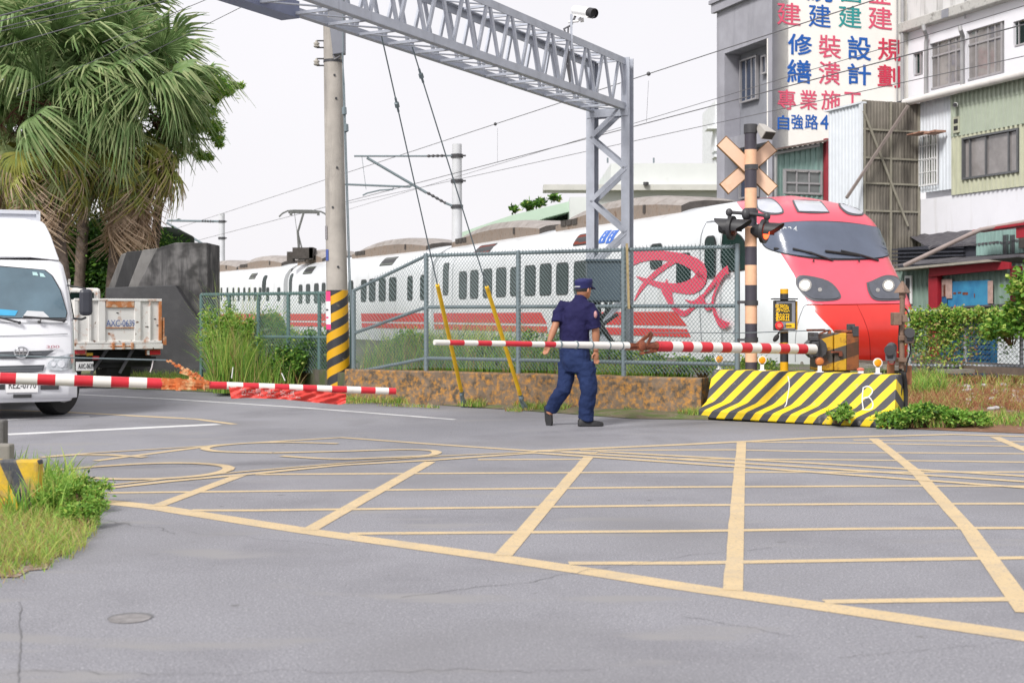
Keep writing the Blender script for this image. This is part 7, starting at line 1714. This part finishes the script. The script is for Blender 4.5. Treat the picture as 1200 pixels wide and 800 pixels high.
mb = MB(); mb.aabb(P(838, 0, YH).x, P(870, 0, YH).x, YH, YH + 6, 0, HC + (HZ - 118) * YH / FPX); obj('wall', mb, mat('distant_pale', C(232, 236, 240, .9), .8), hb_)
for y in (149, 175, 182): mb = MB(); mb.aabb(P(828 if y == 149 else 836, 0, YH).x, P(841, 0, YH).x, YH - .5, YH + 1, HC + (HZ - y - 3) * YH / FPX, HC + (HZ - y) * YH / FPX); obj('balcony_slab', mb, MATS['distant_pale'], hb_)
# ================================================================ VEGETATION
g1 = leafmat('leaf_green', C(92, 140, 50, .62), C(125, 170, 65, .65)); g2 = leafmat('leaf_dark', C(52, 92, 40, .6), C(80, 120, 52, .6)); g3 = leafmat('leaf_yellow_green', C(165, 190, 80, .68), C(190, 200, 110, .7))
d1 = leafmat('dry_straw', C(205, 185, 135, .65), C(180, 150, 100, .6)); d2 = leafmat('dry_brown', C(160, 105, 78, .6), C(190, 135, 100, .6)); gy = leafmat('grass_green', C(116, 160, 60, .7), C(152, 186, 90, .7))
LM = [g1, g2, g3, d1, d2, gy]
RV = random.Random(5)
def blade(mb, p, h, w, lean, az, mi, seg=3, curl=1.0):
    d = Vector((math.cos(az), math.sin(az), 0)); s = Vector((-d.y, d.x, 0)); fa = RV.uniform(0, math.pi); s = Vector((math.cos(fa), math.sin(fa), 0)); vs = []
    for i in range(seg + 1):
        t = i / seg; c_ = p + d * (lean * h * t ** 1.8) + Vector((0, 0, h * (t - .35 * curl * lean * t * t))); ww = w * (1 - t) ** .7 / 2
        if i == seg: vs.append(c_)
        else: vs += [c_ - s * ww, c_ + s * ww]
    n = len(mb.v); mb.v += [tuple(v) for v in vs]
    for i in range(seg - 1): mb.f.append((n + 2 * i, n + 2 * i + 1, n + 2 * i + 3, n + 2 * i + 2)); mb.m.append(mi)
    mb.f.append((n + 2 * seg - 2, n + 2 * seg - 1, n + 2 * seg)); mb.m.append(mi)
def leaf(mb, p, L, w, mi, up=.3, d=None):
    if d is None:
        d = Vector((RV.gauss(0, 1), RV.gauss(0, 1), RV.gauss(0, .6) + up)).normalized()
    s = d.cross(Vector((RV.gauss(0, 1), RV.gauss(0, 1), RV.gauss(0, 1)))).normalized(); nn = d.cross(s); n = len(mb.v); m_ = p + d * L * .5 + nn * L * .08
    mb.v += [tuple(p), tuple(m_ + s * w / 2), tuple(p + d * L - nn * L * .06), tuple(m_ - s * w / 2)]; mb.f += [(n, n + 1, n + 2, n + 3)]; mb.m.append(mi)
def pick(ws):
    r_ = RV.random() * sum(ws); 
    for i, w in enumerate(ws):
        r_ -= w
        if r_ <= 0: return i
    return 0
def grass(name, sampler, n, h, w, ws, lean=(.1, .7), seg=3):
    mb = MB()
    for _ in range(n):
        p, k = sampler(); blade(mb, p, RV.uniform(*h) * k, RV.uniform(*w), RV.uniform(*lean), RV.uniform(0, 6.28), pick(ws), seg)
    return obj(name, mb, LM, kind='stuff', fix=False)
def strip(x0, x1, ya, yb, z=0, f=None, dens=None):
    """random ground point seen between picture columns x0..x1 and distances ya..yb"""
    def s():
        for _ in range(50):
            Y = RV.uniform(ya, yb) if not callable(ya) else 0; X = (RV.uniform(x0, x1) - 600) * Y / FPX; p = Vector((X, Y, z(X, Y) if callable(z) else z))
            if dens is None or noise.noise(p * dens[0]) > dens[1]: return p, (f(p) if f else 1)
        return p, .3
    return s
def alongwall(x0, x1, n0, n1, z=.0, dens=None, f=None):
    def s():
        for _ in range(50):
            u = WALLP.u(RV.uniform(x0, x1)); p = WALLP.pt(u, z, RV.uniform(n0, n1))
            if dens is None or noise.noise(p * dens[0]) > dens[1]: return p, (f(p) if f else 1)
        return p, .3
    return s
def bush(name, lab, cat, c, rx, ry, rz, n, L, w, ws, group=None, cl=14, stems=True, up=.35, floor=None):
    """leaf clumps round twigs inside an uneven ellipsoid"""
    c = Vector(c); t = thing(name, lab, cat, c - Vector((0, 0, rz * .9)), group); mb = MB(); st_ = MB(); cs = []
    for _ in range(cl):
        a = RV.uniform(0, 6.28); e = RV.uniform(-.5, 1); r_ = RV.uniform(.35, .95); q_ = Vector((math.cos(a) * rx * r_ * math.sqrt(max(0, 1 - e * e * .6)), math.sin(a) * ry * r_ * math.sqrt(max(0, 1 - e * e * .6)), rz * e * .85)); cs.append((c + q_, RV.uniform(.22, .45)))
        st_.tube([c + Vector((q_.x * .2, q_.y * .2, -rz * .95)), c + q_ * .6 - Vector((0, 0, rz * .15)), c + q_], [.012, .008, .004], 4, cap=False)
    for _ in range(n):
        q_, s_ = RV.choice(cs); p = q_ + Vector((RV.gauss(0, .5) * rx * s_, RV.gauss(0, .5) * ry * s_, RV.gauss(0, .5) * rz * s_)); 
        if floor is not None and p.z < floor: p.z = floor + RV.uniform(0, .05)
        leaf(mb, p, L * RV.uniform(.6, 1.3), w * RV.uniform(.6, 1.3), pick(ws), up)
    obj('foliage', mb, LM, t, fix=False)
    if stems: obj('stem', st_, mat('twig', C(120, 95, 60, .5), .8), t, fix=False)
    return t
# near left clump on the verge
def nl():
    while True:
        x, y = RV.uniform(-140, 116), RV.uniform(560, 690)
        lim = 116 - max(0, (y - 628)) * 1.35 - max(0, 600 - y) * .5 
        nn_ = 14 * noise.noise(Vector((x * .05, y * .05, 2))) + RV.gauss(0, 3)
        if x < lim + nn_ and y < 678 + nn_ - max(0, x - 10) * .35: return G(x, y), 1 - .5 * (y > 664)
grass('grass_clump', lambda: nl(), 15000, (.04, .17), (.003, .007), [2, 0, 6, 5, .7, 5], (.3, 1.3))
def nl2():
    x = RV.uniform(2, 70); return G(x + RV.uniform(-4, 8), RV.uniform(578, 610)), 1
grass('tall_grass', nl2, 420, (.16, .36), (.010, .018), [1, 0, 2, 1, 0, 8], (.1, .8), 4)
grass('tall_grass', lambda: (G(RV.uniform(10, 92), RV.uniform(566, 600)), 1), 380, (.14, .34), (.010, .02), [1, 0, 3, 0, 0, 9], (.1, .8), 4)
for i, (x, y, r_, n) in enumerate([(95, 600, .13, 700), (108, 590, .10, 500), (78, 592, .12, 500), (100, 618, .11, 500), (60, 606, .10, 350)]):
    c_ = G(x, y); bush('weed_plant', 'leafy green weed at the edge of the near grass clump, ' + ['the biggest one', 'rightmost beside the yellow line', 'behind the tall blades', 'lowest along the asphalt edge', 'half buried in straw grass'][i], 'weed', c_ + Vector((0, 0, .07)), r_ * 1.1, r_, .11, int(n * 1.8), .032, .015, [5, .5, 3, 0, 0, 5], None, 9, floor=.005)
# soil under it
mb = MB(); pts = [G(x, y, .005) for x, y in ((-160, 560), (60, 566), (104, 575), (108, 600), (104, 622), (90, 634), (84, 645), (62, 654), (55, 666), (34, 668), (20, 676), (-8, 675), (-30, 681), (-160, 690))]; mb.add(pts, [tuple(range(len(pts)))]); obj('verge', mb, mat('red_soil', C(150, 125, 105, .7), .95, .35, 12, bump=.8, bscale=50, speck=(C(185, 178, 172, .7), 40, .5, .6)), kind='structure', fix=False)
# grass on the far left verge and beside the abutment
grass('verge_grass', strip(150, 400, 23.2, 27.6, .02, None, (.9, -.35)), 12000, (.04, .24), (.008, .016), [2, 1, 5, 2, 0, 9], (.1, .9), 2)
grass('verge_grass', lambda: (lambda u, t: (Vector((edge[3].lerp(edge[5], u).x, edge[3].lerp(edge[5], u).y + .12 + t, .01)), 1))(RV.random(), abs(RV.gauss(0, .35))), 1600, (.03, .14), (.006, .012), [2, 0, 4, 3, 1, 5], (.2, 1), 2)
# tall reeds before the green fence
def reeds():
    x = min(RV.uniform(250, 352), RV.uniform(250, 372)); Y = RV.uniform(21.3, 25); k = interp([(243, .95), (275, 1.0), (300, .75), (325, .6), (352, .45)], x); return Vector(((x - 600) * Y / FPX, Y, .05)), k
grass('reeds', reeds, 6000, (.3, 1.35), (.008, .016), [5, 2, 4, 3, .5, 7], (.05, .65), 5)
for i, (x, y, rx, rz, n) in enumerate([(262, 398, .36, .58, 3200), (290, 408, .42, .5, 3000), (320, 402, .38, .5, 2600), (275, 425, .4, .24, 1400), (340, 410, .32, .42, 1800)]):
    bush('weed_plant', 'bright green bushy weed in the tall grass, ' + ['tallest, beside the dark concrete', 'wide middle one', 'one just left of the dark bushes', 'lowest at the front', 'rightmost pale one'][i], 'weed', P(x, y, 22.6), rx, .35, rz, n, .085, .026, [5, .5, 5, .6, 0, 8], 'bushy weeds in the tall grass', 16, floor=.05)
def reeds_top():
    x = RV.uniform(252, 305); Y = RV.uniform(22, 25); return Vector(((x - 600) * Y / FPX, Y, .1)), 1
grass('reeds', reeds_top, 130, (1.5, 2.05), (.008, .016), [2, 0, 6, 3, 0, 3], (.05, .5), 5)
for i, (x, y, rx, rz, n) in enumerate([(352, 425, .36, .36, 1900), (374, 416, .34, .38, 2000), (395, 428, .3, .3, 1300), (335, 432, .3, .3, 1200)]):
    Y = 22.0; c_ = P(x, y, Y); bush('shrub', 'dark green leafy bush below the green fence, ' + ['centre of the row', 'tall one just left of the utility pole', 'low one behind the utility pole', 'lowest one beside the reeds'][i], 'bush', c_, rx, .4, rz, n, .065, .04, [5, 7, 1, 0, 0, 1], 'bushes below the green fence', 16, floor=.05)
# weeds behind the mesh fence on the raised bed
def bed(x0, x1, n0, n1, z=.43, f=None, dens=None): return alongwall(x0, x1, n0, n1, z, dens, f)
grass('weeds', bed(400, 640, -2.6, -.35, .42, None, (.8, -.25)), 6500, (.12, .62), (.008, .018), [4, 3, 4, 2, 1, 6], (.1, .8), 3)
grass('weeds', bed(400, 505, -3.6, -.5, .40, None, None), 2600, (.3, .95), (.008, .018), [4, 2, 5, 4, 0, 3], (.1, .6), 4)
grass('weeds', bed(640, 866, -1.4, -.3, .42, None, (.9, -.2)), 4200, (.06, .3), (.008, .016), [5, 3, 4, 2, 1, 6], (.1, .8), 3)
grass('weeds', bed(850, 980, -2.6, -1.0, .1), 1300, (.15, .6), (.008, .015), [5, 2, 4, 3, 0, 6], (.1, .7), 3)
lab = ['leftmost, where the rails slope down', 'dark one under the sloping rails', 'beside the left fence post', 'behind the first yellow guard', 'between the two yellow guards', 'behind the second yellow guard', 'left of the walking man', 'behind the walking man', 'under the slate cabinet', 'right of the cabinet', 'below the big red logo', 'at the right end of the fence']
for i, (x, hh, n_) in enumerate([(425, .5, 1500), (447, .45, 1400), (485, .38, 900), (515, .33, 900), (545, .42, 1200), (590, .52, 1500), (625, .42, 1200), (665, .34, 900), (705, .32, 900), (745, .24, 700), (790, .26, 700), (835, .24, 700)]):
    u_ = WALLP.u(x); c_ = WALLP.pt(u_, .44 + hh * .55, -.75 - RV.uniform(0, .5)); bush('shrub', 'green weed bush behind the chain-link fence, ' + lab[i], 'bush', c_, .42, .3, hh * .6, n_, .05, .03, [6, 5, 3, 0, 0, 2], 'weed bushes behind the chain-link fence', 12, floor=.43)
# at the wall foot
grass('wall_foot_weeds', alongwall(400, 830, .04, .3, .02, (1.4, .05)), 1900, (.03, .16), (.006, .012), [5, 2, 5, 3, 1, 4], (.2, 1.0), 2)
grass('wall_foot_weeds', alongwall(400, 640, .04, .7, .01, (1.2, .15)), 1200, (.02, .08), (.006, .012), [3, 1, 5, 4, 2, 2], (.2, 1.0), 2)
# litter
for k, (x, y) in enumerate(((445, 468), (434, 466.5), (232, 447))):
    c_ = G(x, y, .03); mb = MB(); mb.ell(c_ + Vector((0, 0, .03)), .09, .06, .035, 8, 5); mb.v = [tuple(Vector(v) + Vector((R.uniform(-.015, .015), R.uniform(-.015, .015), R.uniform(-.008, .008)))) for v in mb.v]; mb.org = c_
    tag(obj('stone', mb, mat('pale_stone', C(200, 195, 190, .8), .9, .15, 9)), ['pale stone near the end of the left gate arm', 'smaller pale stone beside the arm tip stone', 'pale stone in the grass by the abutment'][k], 'stone')
# right-hand mound
def mound_z(X, Y): 
    t = max(0, min(1, (Y - 15.2) / 5.5)); return .02 + .30 * t
grass('dry_grass', strip(1062, 1300, 16.3, 20.6, mound_z, None, (.7, -.3)), 11000, (.05, .24), (.006, .012), [.7, 0, 1, 3, 9, .7], (.4, 1.8), 3)
grass('verge_grass', strip(1040, 1300, 15.15, 16.4, .02, None, (1.1, -.3)), 3600, (.05, .2), (.007, .014), [4, 1, 4, 3, 2, 6], (.2, 1.0), 3)
grass('tall_grass', strip(1068, 1108, 18.2, 20.2, mound_z), 900, (.12, .34), (.009, .016), [5, 2, 4, 1, 1, 6], (.2, .9), 3)
grass('tall_grass', strip(1108, 1250, 18.6, 20.6, mound_z), 450, (.08, .24), (.010, .016), [3, 1, 5, 3, 2, 5], (.2, .9), 4)
for i, (x, y, rx, rz, n) in enumerate([(1062, 489, .23, .12, 1500), (1085, 487, .22, .12, 1300), (1040, 494, .16, .09, 700), (1112, 490, .2, .1, 1000), (1140, 492, .18, .08, 700), (980, 488, .12, .08, 350), (992, 483, .08, .09, 260)]):
    Y = 15.3 if i < 5 else 15.55; c_ = P(x, y, Y); c_.z = max(c_.z, rz * .8)
    bush('weed_plant', 'bright green leafy weed at the road edge, ' + ['large one right of the barrier end', 'tallest one on the right of the pair', 'small one against the barrier end', 'low spreading one before the dry grass', 'last one on the right', 'small tuft in front of the barrier foot', 'slim tuft beside the chalked B'][i], 'weed', c_, rx, .2, rz, n, .05, .03, [7, 2, 2, 0, 0, 3], 'leafy weeds along the road edge', 14, floor=.01)
# stones and rubbish on the mound
mb = MB()
for _ in range(70):
    Y = RV.uniform(16.6, 19.5); x = RV.uniform(1120, 1260); c_ = Vector(((x - 600) * Y / FPX, Y, mound_z(0, Y) + .02)); s_ = RV.uniform(.02, .07); mb.ell(c_, s_, s_ * .8, s_ * .5, 6, 4)
obj('rubble', mb, mat('rubble_pale', C(200, 196, 198, .75), .9, .3, 5), kind='stuff', fix=False)
mb = MB(); mb.tube([RP.px(1150, 447, .6), RP.px(1182, 449, .5), RP.px(1240, 453, .5)], .022, 8); mb.org = RP.px(1182, 449, .5)
tag(obj('bamboo_pole', mb, mat('bamboo', C(205, 180, 110, .7), .6, .15, 10)), 'pale bamboo pole lying along the foot of the right fence', 'pole')
# creeper on the right fence
mb = MB()
def vine(xc, yc, sx, sy, n, ws=(6, 2, 5, 1, 0, 3)):
    for _ in range(n):
        x = RV.gauss(xc, sx); y = RV.gauss(yc, sy)
        if y < 358 + RV.uniform(0, 6) + 3 * math.sin(x * .3): y = 363 + RV.uniform(0, 8)
        leaf(mb, RP.px(x, y, RV.gauss(.02, .09)), RV.uniform(.035, .075), RV.uniform(.02, .04), pick(ws), .0)
vine(1075, 372, 6, 6, 650); vine(1105, 372, 12, 7, 1700); vine(1112, 385, 9, 14, 1500); vine(1135, 368, 14, 5, 1100); vine(1160, 368, 12, 5, 1000); vine(1185, 370, 10, 6, 900); vine(1125, 395, 14, 18, 700, (4, 2, 4, 3, 2, 2)); vine(1070, 385, 4, 14, 300); vine(1155, 384, 8, 10, 260); vine(1180, 388, 8, 12, 400, (6, 3, 2, 0, 0, 1)); vine(1090, 408, 14, 14, 350, (3, 1, 4, 4, 2, 2)); vine(1210, 372, 14, 8, 1200); vine(1104, 400, 12, 18, 450, (4, 1, 6, 2, 1, 3)); vine(1082, 400, 8, 16, 500, (4, 1, 6, 2, 1, 3))
cr = obj('creeper', based(mb, RP.px(1120, 380)), LM, fix=False); tag(cr, 'green creeper spilling over the top of the right-hand chain-link fence', 'climbing plant')
bush('shrub', 'broad-leaved young tree leaning in from the right edge over the fence', 'bush', RP.px(1212, 352, .6), .36, .36, .42, 1700, .10, .065, [7, 2, 3, 0, 0, 2], None, 16, up=.1)
bush('shrub', 'leafy shoots hanging low over the fence near the right edge', 'bush', RP.px(1186, 384, .5), .4, .3, .26, 1000, .09, .055, [7, 3, 2, 0, 0, 2], None, 9, up=-.1)
# ================================================================ PALMS
PG = [leafmat('palm_green', C(108, 140, 84, .66), C(140, 164, 108, .68)), leafmat('palm_mid', C(142, 162, 108, .66), C(172, 182, 132, .68)), leafmat('palm_yellow', C(178, 172, 92, .66), C(160, 170, 90, .64)), leafmat('palm_brown', C(176, 152, 130, .68), C(205, 184, 160, .7))]
def frond_mesh(name, L, n, droop, mats, spread=2.5, split=.4, tipdroop=.6, pet=.5):
    """one fan leaf along +X: petiole then a fan of narrow folded segments with drooping tips"""
    mb = MB(); cut = RV.randrange(n)
    mb.tube([(0, 0, 0), (pet * .5, 0, .03), (pet, 0, 0)], [.018, .014, .01], 5, mi=0)
    h = Vector((pet, 0, 0))
    for i in range(n):
        if i in (cut, cut + 1) or RV.random() < .05: continue
        a = -spread / 2 + spread * i / (n - 1) + RV.uniform(-.035, .035); l = L * (.72 + .28 * math.cos(a * .8)) * RV.uniform(.88, 1.05); d = Vector((math.cos(a), math.sin(a), 0)); s = Vector((-d.y, d.x, 0)); z = 0; row = []
        K = 6; td = tipdroop * RV.uniform(.3, 1.9)
        for k in range(K + 1):
            t = k / K; dr = droop * t * t + (td * max(0, t - split) ** 1.6 * 2.2)
            c_ = h + d * l * (t - .18 * max(0, t - split)) + Vector((0, 0, -dr * l + .05 * math.cos(a * 1.5) * t + .06 * abs(a) * t))
            w = (.5 * spread / n * l * t * 1.05 if t < split else .5 * spread / n * l * split * 1.05 * max(0, (1 - (t - split) / (1 - split))) ** .6) + .003; row.append((c_, w))
        for k in range(K):
            (a0, w0_), (a1, w1_) = row[k], row[k + 1]; n0 = len(mb.v); f_ = Vector((0, 0, .012 + w0_ * .35)); f1 = Vector((0, 0, .012 + w1_ * .35))
            mb.v += [tuple(a0 - s * w0_), tuple(a0 + f_), tuple(a0 + s * w0_), tuple(a1 - s * w1_), tuple(a1 + f1), tuple(a1 + s * w1_)]
            mi = 0 if t < 2 else 0; tip = 1 if (k >= K - 2 and len(mats) > 1 and RV.random() < .6) else 0
            mb.f += [(n0, n0 + 1, n0 + 4, n0 + 3), (n0 + 1, n0 + 2, n0 + 5, n0 + 4)]; mb.m += [tip, tip]
    return mesh(name, mb, mats, fix=False)
FM = {'g': [frond_mesh('frond', .62 + .04 * k, 34, .06, [PG[0], PG[1]], 4.8 - .3 * k, .55, .45 + .12 * k, .95) for k in range(5)], 'm': [frond_mesh('frond', .66, 30, .18, [PG[0], PG[1]], 4.2, .45, .7 + .12 * k, .85) for k in range(5)],
      'y': [frond_mesh('frond', .72, 26, .2, [PG[1], PG[2]], 3.2, .4, .5, .7), frond_mesh('frond', .72, 26, .2, [PG[2], PG[3]], 2.8, .4, .5, .7)], 'b': [frond_mesh('frond', .85, 24, .2, [PG[3], PG[3]], 1.7 - .3 * k, .3, .3, .4) for k in range(2)]}
m_trunk = mat('palm_trunk', C(138, 122, 112, .65), .9, .25, 6, bump=.8, bscale=25, dirt=(C(90, 78, 70, .6), .45, .65, 5))
def palm(lab, xb, Yp, xc, yc, rt, extent, seed):
    RV.seed(seed); b = P(xb, 370, Yp); b.z = 0; c_ = P(xc, yc, Yp); t = thing('fan_palm', lab, 'palm tree', b)
    mb = MB(); pts, rs = [], []
    for i in range(15):
        q_ = i / 14; pts.append(b.lerp(Vector((c_.x, c_.y, c_.z - .2)), q_) + Vector((.04 * math.sin(q_ * 5), 0, 0))); rs.append(rt * (1.25 - .25 * min(1, q_ * 5)) * (1 + .04 * (i % 2)))
    mb.tube(pts, rs, 14); obj('trunk', mb, m_trunk, t, smooth=40)
    def put(kind, el, az, sc, dz, roll=0, hang=0):
        me = RV.choice(FM[kind]); o = bpy.data.objects.new('frond', me); COL.objects.link(o); o.parent = t
        o.location = (c_ - b) + Vector((math.cos(az) * .12, math.sin(az) * .12, dz)); o.rotation_euler = (Matrix.Rotation(az, 3, 'Z') @ Matrix.Rotation(-el, 3, 'Y') @ Matrix.Rotation(roll, 3, 'X')).to_euler(); o.scale = (sc * hang if hang else sc, sc, sc)
    for k in range(46):
        el = math.radians(RV.uniform(-5, 80)); put('g', el, RV.uniform(0, 6.28), extent * RV.uniform(.85, 1.15), RV.uniform(.0, .6), RV.uniform(-.9, .9))
    for k in range(30):
        put('m', math.radians(RV.uniform(-30, 25)), RV.uniform(0, 6.28), extent * RV.uniform(.8, 1.1), RV.uniform(-.5, .1), RV.uniform(-.8, .8))
    for k in range(38):
        put('y', math.radians(RV.uniform(-68, -38)), RV.uniform(0, 6.28), extent * RV.uniform(.8, 1.05), RV.uniform(-1.3, -.3), RV.uniform(-.6, .6))
    for k in range(44):
        put('b', math.radians(RV.uniform(-86, -68)), RV.uniform(0, 6.28), extent * RV.uniform(.85, 1.15), RV.uniform(-2.3, -.8), RV.uniform(-.6, .6))
    # old flower stalks
    mb = MB()
    for k in range(12):
        az = RV.uniform(0, 6.28); d = Vector((math.cos(az), math.sin(az), 0)); p0 = c_ + Vector((0, 0, -.1)); pts = [p0 + d * (1.3 * q_ / 5) + Vector((0, 0, .12 * math.sin(q_) - .03 * q_ * q_)) for q_ in range(6)]; mb.tube(pts, [.03, .025, .02, .018, .012, .008], 5, cap=False)
        for j in range(22): q_ = pts[min(5, 2 + j % 4)]; mb.tube([q_, q_ + Vector((RV.gauss(0, .14), RV.gauss(0, .14), -RV.uniform(.05, .3)))], .007, 3, cap=False)
    obj('flower_stalk', mb, mat('stalk_reddish', C(125, 84, 66, .55), .8, .3, 10), t, fix=False)
    return t
palm('fan palm with thick hanging skirt, trunk left of the dropside truck rack', 82, 33, 52, 118, .17, 1.45, 21)
palm('fan palm with brown skirt whose trunk stands right behind the dropside truck', 120, 34, 150, 122, .15, 1.42, 33)
palm('third fan palm filling the left frame edge behind the white truck', -30, 36, -8, 112, .16, 1.4, 45)
palm('highest fan palm crown rising behind the two front palms', 86, 37, 108, 62, .15, 1.45, 57)
RV.seed(99)
# feathery tree behind
m_bark = mat('bark', C(110, 95, 80, .55), .9, .25, 8, bump=.6, bscale=30)
def tree(lab, b, trunk, blobs, n, L, w, ws, tw_=.16):
    t = thing('broadleaf_tree', lab, 'tree', b); mb = MB(); mb.tube(trunk, [tw_ * (1 - .6 * i / (len(trunk) - 1)) for i in range(len(trunk))], 8)
    for c_, r_ in blobs: mb.tube([trunk[-1], trunk[-1].lerp(c_, .5) + Vector((0, 0, -.1)), c_], [.06, .035, .012], 5)
    obj('trunk', mb, m_bark, t, smooth=40); mb = MB(); tot = sum(r_ for _, r_ in blobs); sub = []
    for c_, r_ in blobs:
        for _ in range(int(9 * r_ / .4)): sub.append((c_ + Vector((RV.gauss(0, r_ * .55), RV.gauss(0, r_ * .5), RV.gauss(0, r_ * .42))), r_ * RV.uniform(.25, .42)))
    for _ in range(n):
        q_, s_ = RV.choice(sub); p = q_ + Vector((RV.gauss(0, .6) * s_, RV.gauss(0, .6) * s_, RV.gauss(0, .35) * s_)); leaf(mb, p, L * RV.uniform(.6, 1.3), w * RV.uniform(.6, 1.2), pick(ws), -.1)
    obj('crown', mb, LM, t, fix=False); return t
Y = 36; tree('bushy green tree spreading right from behind the palm crowns', P(170, 370, Y) - Vector((0, 0, 1.2)), [P(172, 420, Y), P(180, 300, Y), P(190, 200, Y), P(200, 150, Y)],
     [(P(x, y, Y + RV.uniform(-.6, .6)), r_) for x, y, r_ in ((195, 70, .5), (215, 110, .6), (240, 95, .45), (262, 105, .42), (276, 103, .22), (235, 135, .5), (250, 150, .35), (215, 165, .5), (240, 180, .26), (200, 130, .6), (225, 82, .35), (258, 165, .2))], 19000, .13, .038, [8, 1.5, 5, 0, 0, 5])
tree('dark leafy tree peeping over the palm crowns at the top left corner', P(10, 370, 39) - Vector((0, 0, 1.2)), [P(10, 420, 39), P(10, 200, 39), P(14, 40, 39)],
     [(P(x, y, 39), r_) for x, y, r_ in ((5, 5, .7), (30, -20, .8), (120, -25, .6), (150, 10, .3), (60, 8, .6), (-30, 30, .8))], 8000, .15, .05, [5, 7, 2, 0, 0, 1])
for i, (x, y, rx, rz, n) in enumerate([(60, 320, 1.2, 1.0, 3000), (100, 300, 1.2, 1.2, 3800), (135, 310, 1.2, 1.1, 3600), (175, 320, 1.0, 1.1, 3000), (10, 330, 1.4, 1.0, 1500), (110, 360, 1.4, .8, 2500), (200, 345, .8, .7, 1500)]):
    bush('shrub', 'dark dense shrubbery behind the palm trunks, ' + ['left of the left trunk', 'between the two trunks, upper', 'right of the right trunk', 'against the abutment top', 'far left behind the white truck', 'low one behind the tailgate', 'behind the abutment shoulder'][i], 'bush', P(x, y, 37.5), rx, .6, rz, n, .17, .06, [2, 12, 0, 0, 0, 1], 'dark shrubbery behind the palms', 22)
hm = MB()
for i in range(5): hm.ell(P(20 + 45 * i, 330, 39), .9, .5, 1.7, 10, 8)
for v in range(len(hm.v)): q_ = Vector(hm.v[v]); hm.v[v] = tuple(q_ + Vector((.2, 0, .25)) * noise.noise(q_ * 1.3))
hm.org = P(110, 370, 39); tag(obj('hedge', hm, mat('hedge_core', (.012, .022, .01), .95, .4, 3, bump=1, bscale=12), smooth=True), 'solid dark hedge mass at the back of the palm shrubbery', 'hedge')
# distant tree tops above the coach roofs
for i, (x, y, r_, n) in enumerate([(618, 243, .34, 420), (632, 239, .24, 260), (650, 232, .18, 170), (603, 247, .16, 130)]):
    bush('shrub', 'distant tree top showing above the coach roof, ' + ['the largest clump', 'second clump from the right', 'rightmost thin clump', 'small leftmost clump'][i], 'tree', P(x, y, 75), r_ * 1.2, .5, r_, int(n * .7), .28, .14, [4, 6, 1, 0, 0, 0], 'tree tops behind the coach roofs', 10)
